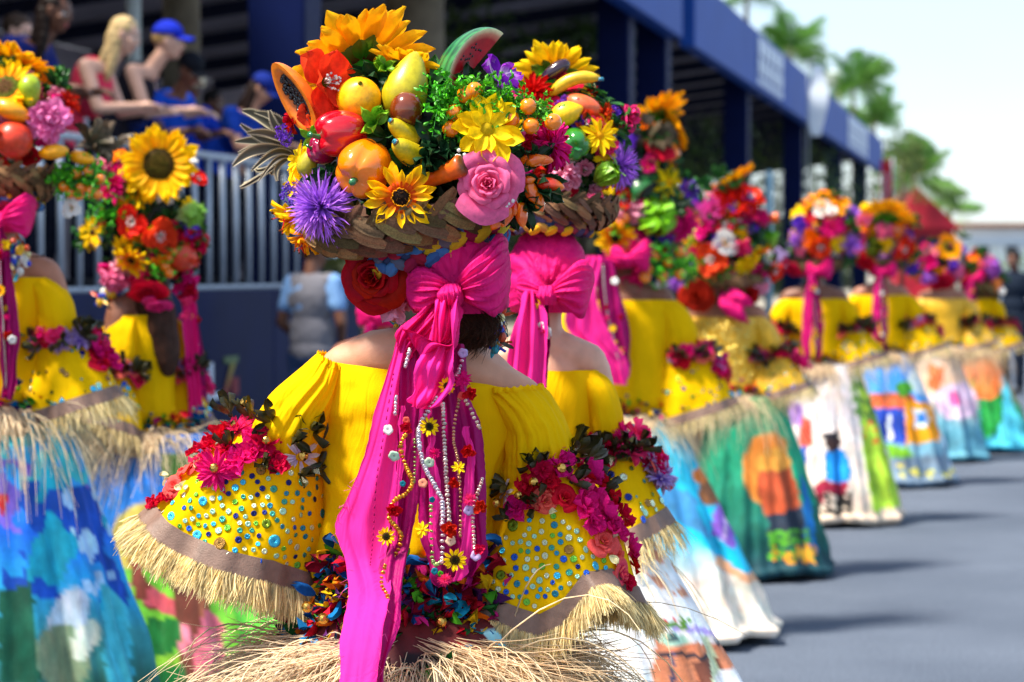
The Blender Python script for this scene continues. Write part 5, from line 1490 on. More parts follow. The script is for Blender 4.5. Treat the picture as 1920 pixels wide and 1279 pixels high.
class Headdress:
    def __init__(s, D, label, hx, hy, rad, rt=None, group=None):
        s.D, s.s, s.hx, s.hy, s.rad = D, FPX / D, hx, hy, rad
        s.root = root('flower_headdress', P(hx, hy, D), label, 'headdress', group)
        s.split = False
    def dir(s, px, py, back=-.75):
        return Vector(((px - s.hx) / s.rad, back, -(py - s.hy) / s.rad))
    def W(s, px, py, size, do=None, d=None, roll=None, flat=1.0):
        if d is None: d = s.dir(px, py)
        if do is None:
            q = ((px - s.hx) ** 2 + (py - s.hy) ** 2) / s.rad ** 2
            do = -.75 * math.sqrt(max(0.05, 1.15 - q)) * s.rad / s.s
        return facing(P(px, py, s.D + do), d, size / 2 / s.s, rng.uniform(0, 6.28) if roll is None else roll, flat)
    def f(s, kind, px, py, size, do=None, d=None, roll=None, flat=1.0, split=None, label=None, **k):
        return flower(kind, s.root, s.W(px, py, size, do, d, roll, flat), s.split if split is None else split, label=label, **k)
    def g(s, kind, px, py, size, do=None, d=(0, 0, 1), roll=0.0, flat=1.0, label=None, **k):
        return fruit(kind, s.root, s.W(px, py, size, do, d, roll, flat), label=label, **k)
    def filler(s, n=260, rx=1.0, rz=.8, dy=.0, dark=True):
        r = s.rad / s.s
        c = np.array(P(s.hx, s.hy, s.D + dy))
        mb = MB()
        for i in range(n):
            d = rng.normal(0, 1, 3); d /= np.linalg.norm(d); d[1] = -abs(d[1]) if rng.random() < .7 else d[1]
            g, cc = cached('fl%d' % (i % 5), lambda: petal(1, .42, 'point', .35, -.2, .05, 5, 4, c0=srgb(18, 50, 22), c1=srgb(40, 92, 34), seed=i))
            p = d * np.array([rx * r, r * .62, rz * r]) * rng.uniform(.72, .95)
            mb.add(g, 0, facing(p, d + rng.normal(0, .5, 3), r * .24, rng.uniform(0, 6.3)) @ RY(-.5), cc * rng.uniform(.6, 1.6))
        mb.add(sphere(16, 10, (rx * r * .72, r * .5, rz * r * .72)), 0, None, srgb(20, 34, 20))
        put('greenery', mb.mesh('greenery', MT['leaf']), s.root, T(*c), kind='stuff')
    def extra(s, n, size, rz=1.0, cols=None, lo=-1.0):
        R_ = s.rad
        pal = [('blossom', 'crimson'), ('blossom', 'magenta'), ('daisy', 'yellow'), ('daisy', 'gold'), ('poppy', 'redorange'), ('blossom', 'hotpink'), ('dahlia', 'magenta'), ('blossom', 'violet'), ('daisy', 'orange'), ('rose', 'crimson'), ('peony', 'lightpink'), ('blossom', 'purple'), ('daisy', 'white')]
        for i in range(n):
            a = rng.uniform(0, 6.28); r = math.sqrt(rng.uniform(.05, 1))
            px, py = s.hx + R_ * .98 * r * math.cos(a), s.hy + R_ * rz * r * math.sin(a)
            kd, c = pal[rng.integers(len(pal))]
            q = max(.04, 1.05 - r * r)
            s.f(kd, px, py, size * rng.uniform(.7, 1.25), do=-.56 * math.sqrt(q) * R_ / s.s, c1=c, split=False)
            if i % 3 == 0:
                put('leaf_spray', cached('dkl2', lambda: leaf_cluster(8, srgb(16, 50, 22), srgb(44, 100, 34), 1, .42).mesh('green_leaves', MT['leaf'])), s.root, s.W(px + rng.normal(0, 12), py + rng.normal(0, 12), size * 1.3, -.5 * math.sqrt(q) * R_ / s.s))
    def kumquats(s, pts, size, sprig=None, do=None):
        for (px, py) in pts:
            s.g('kumquat', px, py, size, do, d=(rng.normal(0, .4), rng.normal(0, .4), 1))
        if sprig:
            for (px, py, sz) in sprig:
                me = cached('sprig', lambda: sprig_mb(70).mesh('foliage_sprig', MT['leaf']))
                put('foliage_sprig', me, s.root, s.W(px, py, sz, None if do is None else do + .015), kind='stuff')

def wrap_scarf(parent, px, py, w, h, D, m=None, dy=0.01, seed=1):
    """cloth wound round the head: px,py centre, w,h in picture units"""
    sc = FPX / D
    th = np.linspace(0, 2 * np.pi, 150, endpoint=False); ph = np.linspace(.12, 2.15, 50)[:, None]
    c = P(px, py, D + dy)
    an = np.arctan2(np.cos(ph) + .15 + 0 * th, np.cos(th) * np.sin(ph))
    f = 1 + .028 * (1 - 2 * np.abs(np.sin(7 * an + seed))) * (np.sin(th) < .3) + .012 * np.sin(31 * an) + .014 * np.sin(9 * ph + 3 * np.sin(th + seed) + 2 * th) + .01 * np.sin(23 * ph + 5 * np.sin(th * 2))
    G = np.stack([c[0] + w / 2 / sc * np.sin(ph) ** .8 * np.cos(th) * f, c[1] + .118 * np.sin(ph) ** .8 * np.sin(th) * f, c[2] + h / 2 / sc * np.cos(ph) + 0 * th], -1)
    return put('head_scarf', gmesh('head_scarf', G, m or MT['pink'], wrap=True), parent, Matrix())

def bow_loop(parent, rings, D, m=None, amp=.12, kf=6, seed=0, name='scarf_bow'):
    G = loft(rings, D, 44, 120, amp * 1.3, kf * 1.8, seed, rough=.007, sharp=.7)
    return put(name, gmesh(name, G, m or MT['pink'], cap=True), parent, Matrix())

def dancer(name_label, cx, cy, s, skin=SKIN_M, yaw=0, tails=True, tail_rows=None, glitter=False, bell=True, seed=0, skirt_kw=None, head=True, vs=1.0, torso=1.0,
           bow=True, raff=True, hs=1.0, right_arm=True, left_arm=True, tail_dx=0, group='dancers in flower headdresses', rose_side=None, spread=1.0, hair=False, detail=1.0, bodydz=0.035):
    D = FPX / s
    k = s / 1000.0
    base = P(cx, cy, D)
    rt = root('person', (base[0], base[1], 0), name_label, 'person', group)
    Rm = np.array(T(*base) @ RZ(yaw) @ T(*(-base)))
    def tfm(G): return G @ Rm[:3, :3].T + Rm[:3, 3]
    def X(r, m=1, wsc=1.0):
        out = []
        for q in r:
            xl, yl, xr, yr = q[:4]
            if m < 0: xl, yl, xr, yr = -xr, yr, -xl, yl
            out.append((cx + xl * k * spread * wsc, cy + yl * k * vs, cx + xr * k * spread * wsc, cy + yr * k * vs) + tuple(q[4:]))
        return out
    put('body', body_mesh(skin), rt, T(*base) @ RZ(yaw) @ T(0, 0, bodydz) @ S(min(spread, 1.0), 1, 1))
    cot = MT['glitter'] if glitter else MT['cotton']
    tor = X([(-172, 0, 172, 0, 0, .095), (-178, 70, 178, 70, 0, .115), (-165, 190, 165, 190, 0, .112), (-158, 290, 158, 290, 0, .115), (-168, 345, 168, 345, 0, .12), (-140, 372, 140, 372, 0, .10)], 1, torso)
    G = loft(tor, D, 40, 80, .02, 12, seed)
    put('blouse', gmesh('blouse', tfm(G), cot, wrap=True), rt, Matrix())
    nf = 0
    for m, on in ((1, right_arm), (-1, left_arm)):
        if not on: continue
        pf = X([(62, 0, 180, 2, 0, .055), (95, 42, 222, 42, 0, .078), (112, 100, 246, 98, 0, .088), (116, 150, 254, 152, 0, .085), (122, 186, 248, 190, .01, .07)], m)
        Gp = loft(pf, D, 30, 64, .045, 10, seed + m, prof=lambda v: 1.3 - .8 * np.sin(np.pi * v))
        put('puff_sleeve', gmesh('puff_sleeve', tfm(Gp), cot, wrap=True), rt, Matrix())
        be = X([(112, 182, 262, 166, .01, .075), (104, 252, 308, 214, .01, .10), (92, 338, 346, 272, .0, .12), (82, 412, 374, 322, 0, .135)], m)
        Gb = loft(be, D, 34, 90, .055, 7, seed + m * 2, prof=lambda v: .2 + v)
        so = put('bell_sleeve', gmesh('bell_sleeve', tfm(Gb), cot, wrap=True), rt, Matrix())
        hem_pieces(Gb, so, tfm, N=int(700 * detail))
        # sequins
        Gw = tfm(Gb); du = np.roll(Gw, -1, 1) - np.roll(Gw, 1, 1); dv = np.gradient(Gw, axis=0)
        nn = np.cross(du, dv); nn /= np.linalg.norm(nn, axis=2, keepdims=True)
        nn = nn * np.sign(((Gw - Gw.mean(1, keepdims=True)) * nn).sum(2, keepdims=True))
        sg = sequin_geo(); mb = MB()
        for _ in range(110):
            i, j = rng.integers(6, 33), rng.integers(0, 90)
            mb.add(sg, 0, facing(Gw[i, j] + nn[i, j] * .002, nn[i, j], rng.choice([.004, .006, .0095])), SEQC[rng.integers(len(SEQC))])
        put('sequins', mb.mesh('sequins', MT['foil']), so, Matrix(), kind='stuff')
        # garland at the elbow
        cam_dir = np.array([0, -1, 0])
        for q in range(int(26 * detail) + 14):
            a = rng.uniform(0.1, math.pi - .1) if q < 24 else rng.uniform(-.3, .5) if m > 0 else math.pi + rng.uniform(-.5, .3)
            j = int((a % (2 * math.pi)) / (2 * math.pi) * 90) % 90
            i = rng.integers(0, 7) if q < 24 else rng.integers(2, 22)
            p, n_ = Gw[i, j], nn[i, j]
            kd, kw = LEAFB if rng.random() < .45 and q < 24 else GARL[rng.integers(len(GARL))]
            sz = rng.uniform(.030, .046) * (1.25 if kd == 'twistbud' else 1)
            flower(kd, so, facing(p + n_ * rng.uniform(.008, .03), n_ + rng.normal(0, .3, 3), sz, rng.uniform(0, 6)), mats=[MT['satin'] if kd == 'twistbud' else MT['petal']], **kw)
    # waist trim, raffia, skirt
    wz = cy + 372 * k * vs
    wc = P(cx, wz, D)
    a = np.linspace(0, 2 * np.pi, 60, endpoint=False)
    nr = np.stack([np.cos(a), np.sin(a), 0 * a], -1)
    pts = wc + nr * [.165, .125, 0]
    rag_ring(rt, pts, nr, int(150 * detail) + 40, .04)
    if raff: raffia(rt, wc - [0, 0, .035], .165, int(420 * detail) + 60, .22, thick=.0016)
    if skirt_kw is not None:
        kw = dict(skirt_kw)
        skirt(rt, kw.pop('cx', cx), wz + 20 * k, D, .17, kw.pop('r1', .52), .03, kw.pop('bg'), kw.pop('shapes'), seed=seed, **kw)
    hx, hy = cx + 10 * k, cy - 188 * k
    if head:
        wrap_scarf(rt, hx, hy - 10 * k, 196 * k, 250 * k, D)
    if hair:
        g = [ell((0, -.05, .06), (.07, .055, .12)), ell((0, -.10, -.04), (.06, .04, .12)), ell((0.01, -.118, -.11), (.048, .028, .10))]
        V, Q = fuse(g, .009, 2); V = V + (.004 * vnoise(V * [1, 1, .2], 120))[:, None]
        put('hair', MB().add((V, Q), 0, None, srgb(58, 34, 24)).mesh('hair', MT['hair']), rt, T(*base) @ RZ(yaw))
    if bow:
        kx = lambda x: hx + x * k; ky = lambda y: hy + y * k
        bow_loop(rt, [(kx(0), ky(8), kx(0), ky(34), -.15, .012), (kx(28), ky(-20), kx(30), ky(40), -.165, .035), (kx(70), ky(-52), kx(76), ky(66), -.15, .045), (kx(100), ky(-44), kx(94), ky(44), -.12, .03), (kx(108), ky(-20), kx(104), ky(10), -.1, .012)], D, amp=.17, kf=8, seed=seed)
        bow_loop(rt, [(kx(0), ky(8), kx(0), ky(34), -.15, .012), (kx(-24), ky(-16), kx(-22), ky(36), -.15, .03), (kx(-52), ky(-34), kx(-50), ky(44), -.13, .032), (kx(-70), ky(-22), kx(-68), ky(24), -.11, .015)], D, amp=.17, kf=8, seed=seed + 2)
        bow_loop(rt, [(kx(-20), ky(-2), kx(18), ky(-4), -.165, .02), (kx(-24), ky(20), kx(24), ky(20), -.17, .028), (kx(-16), ky(42), kx(18), ky(42), -.165, .02)], D, amp=.08, seed=seed + 4, name='scarf_knot')
    if tails:
        rows = tail_rows
        if rows is None:
            tx = hx + tail_dx
            A = [(-10, 40, 12, 40), (-34, 130, 20, 130), (-52, 260, 10, 260), (-62, 400, -2, 400), (-44, 560, -14, 560)]
            B = [(-8, 40, 22, 40), (-2, 130, 44, 130), (0, 260, 62, 260), (8, 400, 66, 400), (18, 540, 52, 550)]
            rows = [([(tx + x0 * k, hy + y0 * k, tx + x1 * k, hy + y1 * k, -.19) for x0, y0, x1, y1 in A], MT['pink_bright']), ([(tx + x0 * k, hy + y0 * k, tx + x1 * k, hy + y1 * k, -.18) for x0, y0, x1, y1 in B], MT['magenta'])]
        for ti, (rw, m) in enumerate(rows):
            G = cloth_grid(rw, D, 44, 18, .012, 2.2, seed + ti)
            to = put('scarf_tail', gmesh('scarf_tail', tfm(G) if yaw else G, m), rt, Matrix())
            if m is MT['magenta'] or ti:
                for q in range(9):
                    i, j = rng.integers(4, 42), rng.integers(2, 16)
                    p = (tfm(G) if yaw else G)[i, j] - [0, .012, 0]
                    kd, kw = [('sunflower', {}), ('button', dict(c1='white')), ('blossom', dict(c1='red')), ('dahlia', dict(c1='magenta')), ('daisy', dict(c1='yellow', n=7))][rng.integers(5)]
                    flower(kd, to, facing(p, (rng.normal(0, .2), -1, rng.normal(0, .2)), rng.uniform(.012, .020), rng.uniform(0, 6)), **kw)
                Cb = (tfm(G) if yaw else G)[3:-3, 5] - [0, .008, 0]
                put('sequin_string', MB().add(tube(Cb, .0035, 5), 0, None, srgb(220, 200, 190)).mesh('sequin_string', MT['foil']), to, Matrix())
    return rt, D, k

def beads(parent, px, py, D, n, rx, ry, sz, do=-.02, name='beaded_earring'):
    mb = MB(); cs = [srgb(30, 60, 190), srgb(230, 180, 30), srgb(220, 220, 210), srgb(20, 150, 170), srgb(200, 70, 30), srgb(226, 216, 150), srgb(70, 60, 40)]
    s_ = FPX / D
    for i in range(n):
        a = rng.random() * 6.28; r = math.sqrt(rng.random())
        p = P(px + rx * r * math.cos(a), py + ry * r * math.sin(a), D + do + rng.normal(0, .006))
        c = cs[rng.integers(len(cs))]
        if i % 3: mb.add(sphere(8, 6, (1, 1, 1.2)), 0, T(*p) @ S(sz / s_ * rng.uniform(.5, 1.1)), c)
        else:
            g, cc = petal(1, .3, 'strap', .3, .1, .1, 5, 3, c0=c); mb.add(g, 0, facing(p, rng.normal(0, 1, 3), sz / s_ * 3.4, rng.uniform(0, 6)), cc)
    put(name, mb.mesh(name, MT['satin']), parent, Matrix())
# ================================================================== the dancer in the middle
D0 = FPX / 1000.0
GM = 'dancers in flower headdresses'
mr = root('person', (P(812, 690, D0)[0], D0, 0), 'dancer in sharp focus in the middle, yellow blouse, pink scarf ends covered in sequins', 'person', GM)
I4 = Matrix()
# body: same build as the others, leaning slightly, set under the blouse
g = []
hc = P(858, 545, D0 + .03)
hg, Hm = head_geoms(hc, -.35, .25)
def q3(px, py, do): return P(px, py, D0 + do)
g += hg
g += [capsule(q3(835, 665, .0), q3(852, 590, .02), .060, .052), ell(q3(815, 745, .03), (.162, .085, .13)), ell(q3(785, 900, .03), (.13, .085, .17)), ell(q3(780, 1080, .02), (.15, .11, .14)),
      capsule(q3(838, 655, .0), q3(700, 668, .0), .055, .050), capsule(q3(710, 667, .0), q3(640, 688, .02), .050, .042), capsule(q3(840, 670, .0), q3(890, 705, .0), .06, .053), capsule(q3(890, 706, .0), q3(985, 748, .02), .053, .040), ell(q3(815, 700, .02), (.15, .06, .06))]
for sh, el_, wr_m in ((q3(652, 700, .02), q3(520, 900, .03), q3(470, 960, .27)), (q3(972, 755, .02), q3(1050, 950, .04), q3(1010, 1000, .27))):
    g += [capsule(sh, el_, .045, .038), capsule(el_, wr_m, .038, .026)] + hand(wr_m, wr_m - el_, [0, 0, 1], 1.0, .7)
for sx in (-1, 1):
    hp_m = q3(780 + sx * 85, 1100, .02); kn_m = np.array([hp_m[0] + sx * .01, D0 + .05, .48]); an_m = np.array([hp_m[0] + sx * .01, D0, .09])
    g += [capsule(hp_m, kn_m, .085, .056), capsule(kn_m, an_m, .054, .034), capsule(an_m - [0, .03, .03], an_m + [0, .13, -.055], .032, .026)]
V, Q = fuse(g, .008, 4)
put('body', MB().add((V, Q), 0, None, face_colours(V, Hm, srgb(206, 148, 118))).mesh('body', MT['skin'], True, True), mr, I4)
# hair: dark ponytail under the scarf, right of the knot
hgm = [ell(q3(868, 575, -.0), (.070, .080, .075)), ell(q3(880, 600, -.082), (.042, .035, .045)), ell(q3(893, 618, -.082), (.032, .028, .036)), ell(q3(878, 632, -.078), (.020, .018, .026))]
V, Q = fuse(hgm, .0065, 3)
V = V + (.0035 * vnoise(V * [1, 1, .4], 190))[:, None]
ho = put('hair', MB().add((V, Q), 0, None, srgb(48, 30, 22)).mesh('hair', MT['hair'], True, True), mr, I4)
N = 900
a_ = rng.normal(0, 1, (N, 3)); a_ /= np.linalg.norm(a_, axis=1, keepdims=True); a_[:, 1] = -abs(a_[:, 1])
p0 = q3(872, 580, -.075) + a_ * [.042, .04, .035]
tg = q3(886, 640, -.085) + rng.normal(0, 1, (N, 3)) * [.018, .01, .012]
t = np.linspace(0, 1, 6)[None, :, None]
Cc = p0[:, None] * (1 - t) + tg[:, None] * t + np.array([.022, -.016, 0]) * np.sin(np.pi * t) + rng.normal(0, .003, (N, 1, 3)) * t
put('hair_strands', MB().add(strands(Cc, .0007 * np.array([1, 1, 1, 1, .8, .4]), 3), 0, None, np.repeat(srgb(62, 38, 26) * rng.uniform(.5, 1.5, (N, 1)), 18, 0)).mesh('hair_strands', MT['hair']), ho, I4, kind='stuff')

# blouse
tor = [(604, 672, 1006, 730, .005, .098), (608, 690, 1000, 744, 0, .108), (598, 745, 985, 800, 0, .118), (600, 860, 950, 880, 0, .112), (604, 960, 936, 965, 0, .108), (592, 1020, 930, 1028, 0, .118), (600, 1045, 915, 1058, 0, .112), (650, 1062, 890, 1068, 0, .09)]
G = loft(tor, D0, 90, 170, .024, 9, 1.3, prof=lambda v: .4 + 1.3 * v, rough=.007)
blo = put('blouse', gmesh('blouse', G, MT['cotton'], wrap=True), mr, I4)
GTOR = G
pufL = [(600, 660, 648, 688, -.01, .06), (572, 682, 640, 745, -.015, .085), (520, 728, 622, 800, -.01, .096), (486, 775, 610, 836, -.005, .094), (470, 806, 606, 858, 0, .084), (468, 830, 604, 872, .0, .078)]
pufR = [(885, 724, 1012, 722, -.01, .068), (912, 752, 1036, 748, -.012, .088), (936, 800, 1062, 790, -.01, .096), (940, 848, 1074, 842, -.005, .095), (938, 880, 1072, 882, 0, .086), (940, 900, 1074, 900, 0, .080)]
pfp = lambda v: 1.35 - .85 * np.sin(np.pi * np.clip(v * .9 + .05, 0, 1)) + .25 * v
for nm_, rg_, sd in (('L', pufL, 2.2), ('R', pufR, 5.1)):
    G = loft(rg_, D0, 70, 190, .066, 13, sd, prof=pfp, rough=.009)
    so = put('puff_sleeve', gmesh('puff_sleeve', G, MT['cotton'], wrap=True), mr, I4)
    # gathered elastic frill on top
    E = G[2]; c = E.mean(0)
    th = np.linspace(0, 2 * np.pi, len(E), endpoint=False)
    fr_ = np.stack([E + (E - c) * .02 + np.array([0, 0, .004]) * (1 + .5 * np.sin(th * 34))[:, None], E + (E - c) * (.05 + .025 * np.sin(th * 34))[:, None] - [0, 0, .004], G[5] + (G[5] - G[5].mean(0)) * (.015 + .02 * np.sin(th * 34))[:, None]])
    put('neck_frill', gmesh('neck_frill', fr_, MT['cotton'], wrap=True), so, I4)
# bells
belL = [(470, 800, 606, 862, .0, .072), (402, 836, 610, 905, .0, .092), (340, 890, 612, 985, .0, .112), (284, 950, 600, 1082, .0, .126)]
belR = [(942, 884, 1078, 884, .0, .078), (930, 950, 1132, 946, .0, .098), (905, 1035, 1168, 1020, .0, .115), (872, 1106, 1192, 1100, .0, .125)]
GL = loft(belL, D0, 70, 200, .055, 6, .6, prof=lambda v: .15 + v, rough=.004, wave=[(-1, 0), (-.55, 14), (0, 10), (.5, -4), (1, 0)])
GR = loft(belR, D0, 70, 200, .065, 5, 2.4, prof=lambda v: .15 + v, rough=.004, wave=[(-1, 0), (-.55, 16), (-.15, 40), (.1, 18), (.4, -40), (.72, -38), (1, 10)])
idf = lambda x: x
bells = []
for G, sd in ((GL, 0), (GR, 1)):
    so = put('bell_sleeve', gmesh('bell_sleeve', G, MT['cotton'], wrap=True), mr, I4)
    hem_pieces(G, so, idf, N=9000, w=.034, L=.044)
    bells.append((so, surf_frame(G)))
# sequins one by one
seqmesh = [MB().add(sequin_geo(), 0, None, c).mesh('sequin', MT['foil']) for c in SEQC]
def scatter_sequins(so, fr, poly, n):
    xs = [p[0] for p in poly]; ys = [p[1] for p in poly]; put_ = []
    tries = 0
    while len(put_) < n and tries < 6000:
        tries += 1
        x, y = rng.uniform(min(xs), max(xs)), rng.uniform(min(ys), max(ys))
        if not inpoly(np.array([x]), np.array([y]), poly)[0]: continue
        r = rng.choice([5.0, 5.8, 7.0, 9.5, 12.5], p=[.3, .27, .2, .13, .1])
        if any(math.hypot(x - a, y - b) < r + c + 3.0 for a, b, c in put_): continue
        h = at_surf(fr, x, y, 6, .0022)
        if h is None: continue
        put_.append((x, y, r))
        big = r > 7.5
        ci = rng.choice([0, 3, 4, 8, 10, 9, 7] if big else [5, 5, 6, 6, 0, 1, 2, 7, 8, 10])
        put('sequin', seqmesh[ci], so, facing(h[0], h[1] + rng.normal(0, .12, 3), r / 1000, rng.uniform(0, 6)))
scatter_sequins(bells[0][0], bells[0][1], [(345, 905), (470, 880), (612, 890), (612, 1040), (590, 1080), (480, 1062), (380, 1022), (300, 965)], 135)
scatter_sequins(bells[1][0], bells[1][1], [(958, 985), (1040, 960), (1090, 1000), (1150, 1070), (1160, 1092), (1085, 1085), (1010, 1140), (900, 1100), (930, 1040)], 95)
# elbow garlands
def garl(so, fr, lst, do=.012):
    for it in lst:
        kind, px, py, r = it[:4]; kw = it[4] if len(it) > 4 else {}
        h = at_surf(fr, px, py, 60, do)
        if h is None: continue
        d = h[1] + rng.normal(0, .18, 3)
        mats = [MT['satin'] if kind == 'twistbud' else MT['gold'] if kind == 'bell' else MT['petal']]
        if kind == 'bell':
            gm = cached('bellm', lambda: MB().add(lathe([(0, 1), (.55, .8), (.95, .3), (1, -.1), (.6, -.7), (0.02, -.9)], 10)).mesh('gold_bell', MT['gold'], False))
            put('gold_bell', gm, so, facing(h[0] + h[1] * .014, d, r / 1000)); continue
        if kind == 'cleaf':
            gm = cached('clm', lambda: MB().add(*(lambda a: (a[0], 0, None, a[1]))(petal(1, .7, 'point', .4, -.2, .1, 6, 5, c0=srgb(200, 196, 150), c1=srgb(226, 220, 180)))).mesh('cream_leaf', MT['petal']))
            put('cream_leaf', gm, so, facing(h[0] + h[1] * .006, d, r / 1000 * 1.6, rng.uniform(0, 6)) @ RY(-.5)); continue
        flower(kind, so, facing(h[0], d, r / 1000 * (1.5 if kind == 'twistbud' else 1.28), rng.uniform(0, 6.28)), mats=mats, variant=rng.integers(2), **kw)
cr, mg, hp, li, co = dict(c1='crimson'), dict(c1='magenta'), dict(c1='hotpink'), dict(c1='white', c0='lilac', n=12, layers=1, W=.24), dict(c1='coral', n=14)
dl = dict()
garl(bells[0][0], bells[0][1], [
    ('twistbud', 431, 777, 24), ('twistbud', 470, 785, 22), ('twistbud', 513, 792, 26), ('twistbud', 552, 824, 26), ('twistbud', 583, 806, 28), ('twistbud', 493, 872, 24), ('twistbud', 564, 888, 22), ('twistbud', 431, 838, 24), ('twistbud', 604, 832, 26), ('twistbud', 596, 880, 22), ('twistbud', 450, 765, 14),
    ('blossom', 392, 839, 26, cr), ('blossom', 415, 820, 26, cr), ('blossom', 501, 831, 34, cr), ('blossom', 521, 872, 22, cr), ('blossom', 450, 863, 28, mg), ('blossom', 475, 850, 24, mg), ('blossom', 424, 842, 22, cr),
    ('dahlia', 445, 808, 34, dict(c1='hotpink', c0='magenta')), ('dahlia', 406, 884, 37, mg), ('daisy', 562, 857, 32, li), ('daisy', 606, 872, 20, li), ('blossom', 478, 820, 20, mg), ('blossom', 380, 862, 22, hp),
    ('rose', 343, 886, 19, co), ('rose', 327, 910, 16, co), ('rose', 366, 867, 17, dict(c1='coral', c0='crimson', n=14)), ('blossom', 318, 931, 14, cr), ('blossom', 288, 943, 15, cr), ('blossom', 302, 938, 14, cr), ('blossom', 360, 850, 14, cr),
    ('cleaf', 370, 880, 14), ('cleaf', 380, 898, 12), ('cleaf', 352, 905, 12), ('cleaf', 312, 915, 13), ('cleaf', 345, 920, 11), ('cleaf', 320, 895, 11)])
garl(bells[0][0], bells[0][1], [('bell', 445, 808, 8), ('bell', 406, 884, 9), ('bell', 501, 832, 9), ('bell', 562, 857, 10), ('bell', 464, 769, 10)], .028)
garl(bells[1][0], bells[1][1], [
    ('twistbud', 941, 892, 28), ('twistbud', 1002, 940, 24), ('twistbud', 1011, 862, 28), ('twistbud', 1076, 846, 30), ('twistbud', 1103, 862, 30), ('twistbud', 1125, 925, 24), ('twistbud', 956, 969, 22), ('twistbud', 1072, 903, 24), ('twistbud', 950, 908, 22), ('twistbud', 1060, 862, 20), ('twistbud', 1000, 872, 20),
    ('blossom', 1015, 881, 28, cr), ('blossom', 1050, 868, 28, mg), ('blossom', 1103, 899, 30, mg), ('blossom', 1090, 918, 26, hp), ('blossom', 971, 951, 24, mg), ('blossom', 1098, 951, 30, mg), ('blossom', 1129, 960, 32, mg), ('blossom', 1147, 943, 26, cr),
    ('blossom', 1166, 969, 25, cr), ('blossom', 1111, 982, 24, mg), ('blossom', 1180, 1026, 20, mg), ('blossom', 990, 912, 24, cr), ('blossom', 1030, 905, 24, cr), ('blossom', 1120, 905, 24, cr), ('blossom', 1140, 985, 24, mg), ('blossom', 1160, 1000, 20, mg), ('blossom', 1085, 880, 18, cr), ('blossom', 1000, 935, 22, cr),
    ('rose', 1024, 940, 20, co), ('rose', 1131, 1015, 23, co), ('rose', 1156, 1038, 17, co), ('rose', 1165, 1078, 23, dict(c1='coral', c0='hotpink', n=14)), ('rose', 1059, 934, 21, dict(c1='crimson', n=14)), ('blossom', 1189, 1061, 14, dict(c1='red')), ('blossom', 1178, 1092, 16, cr),
    ('daisy', 947, 925, 24, li), ('cleaf', 1146, 998, 14), ('cleaf', 1139, 1043, 14), ('cleaf', 1150, 1060, 12), ('cleaf', 1030, 962, 12), ('blossom', 1188, 1040, 14, cr)])
garl(bells[1][0], bells[1][1], [('bell', 1046, 884, 10), ('bell', 1003, 906, 9), ('bell', 1081, 880, 9), ('bell', 978, 932, 8), ('bell', 943, 947, 10), ('bell', 1112, 895, 8)], .030)

# head scarf, bow, knot, tails
wrap_scarf(mr, 858, 522, 200, 236, D0, seed=2, dy=-.028)
bow_loop(mr, [(852, 530, 866, 560, -.150, .022), (876, 502, 888, 572, -.175, .042), (908, 470, 920, 584, -.165, .050), (936, 446, 944, 570, -.135, .044), (952, 450, 958, 530, -.10, .026), (955, 470, 956, 505, -.08, .010)], D0, amp=.24, kf=8, seed=1.0)
bow_loop(mr, [(852, 536, 838, 562, -.150, .018), (824, 518, 814, 568, -.168, .032), (798, 506, 790, 580, -.158, .036), (774, 512, 772, 572, -.135, .026), (763, 526, 763, 552, -.115, .010)], D0, amp=.24, kf=8, seed=3.0)
bow_loop(mr, [(826, 534, 860, 530, -.17, .018), (818, 550, 866, 546, -.188, .032), (824, 568, 862, 570, -.182, .028), (836, 584, 852, 586, -.165, .012)], D0, amp=.16, kf=9, seed=5, name='scarf_knot')
def tail(rows, m, nv=90, nu=44, amp=.010, kf=2.0, seed=0, cols=None, par=None, rough=.003):
    G = cloth_grid(rows, D0, nv, nu, amp, kf, seed, rough=rough)
    return put('scarf_tail', gmesh('scarf_tail', G, m, cols=cols), par or mr, I4), G
# left crossing swag and the ruffled short end
tail([(812, 556, 846, 560, -.17), (776, 590, 838, 596, -.185), (748, 616, 800, 640, -.18), (742, 640, 772, 668, -.165), (746, 662, 766, 684, -.155)], MT['pink'], amp=.013, kf=2.4, seed=1)
tail([(822, 552, 862, 556, -.19), (812, 590, 858, 600, -.215), (806, 640, 856, 650, -.20), (778, 690, 852, 690, -.225), (774, 730, 850, 712, -.20), (764, 752, 832, 752, -.215), (772, 764, 806, 768, -.195)], MT['pink_bright'], amp=.024, kf=1.5, seed=2.6, rough=.006)
tail([(836, 560, 868, 566, -.18), (842, 600, 866, 610, -.20), (820, 642, 856, 648, -.21), (756, 618, 838, 660, -.215), (768, 640, 800, 690, -.20)], MT['pink'], amp=.018, kf=1.7, seed=4.1, rough=.005)
tl, GT1 = tail([(742, 628, 772, 640, -.165), (716, 735, 756, 740, -.175), (690, 830, 745, 835, -.185), (652, 925, 735, 930, -.19), (627, 985, 728, 995, -.195), (646, 1050, 722, 1060, -.22), (655, 1120, 735, 1105, -.28), (640, 1205, 722, 1180, -.37), (632, 1279, 702, 1279, -.43), (622, 1400, 690, 1400, -.50), (640, 1500, 676, 1500, -.55)], MT['pink_bright'], 140, 40, amp=.007, kf=1.1, seed=.5, rough=.0022)
t2, GT2 = tail([(752, 640, 790, 640, -.160), (744, 740, 800, 745, -.168), (738, 840, 792, 845, -.172), (728, 930, 786, 935, -.176), (722, 1010, 772, 1015, -.18), (712, 1090, 758, 1095, -.25), (704, 1170, 744, 1175, -.33), (690, 1260, 724, 1262, -.40), (680, 1400, 712, 1400, -.48)], MT['magenta'], 110, 30, amp=.006, kf=1.6, seed=1.5)
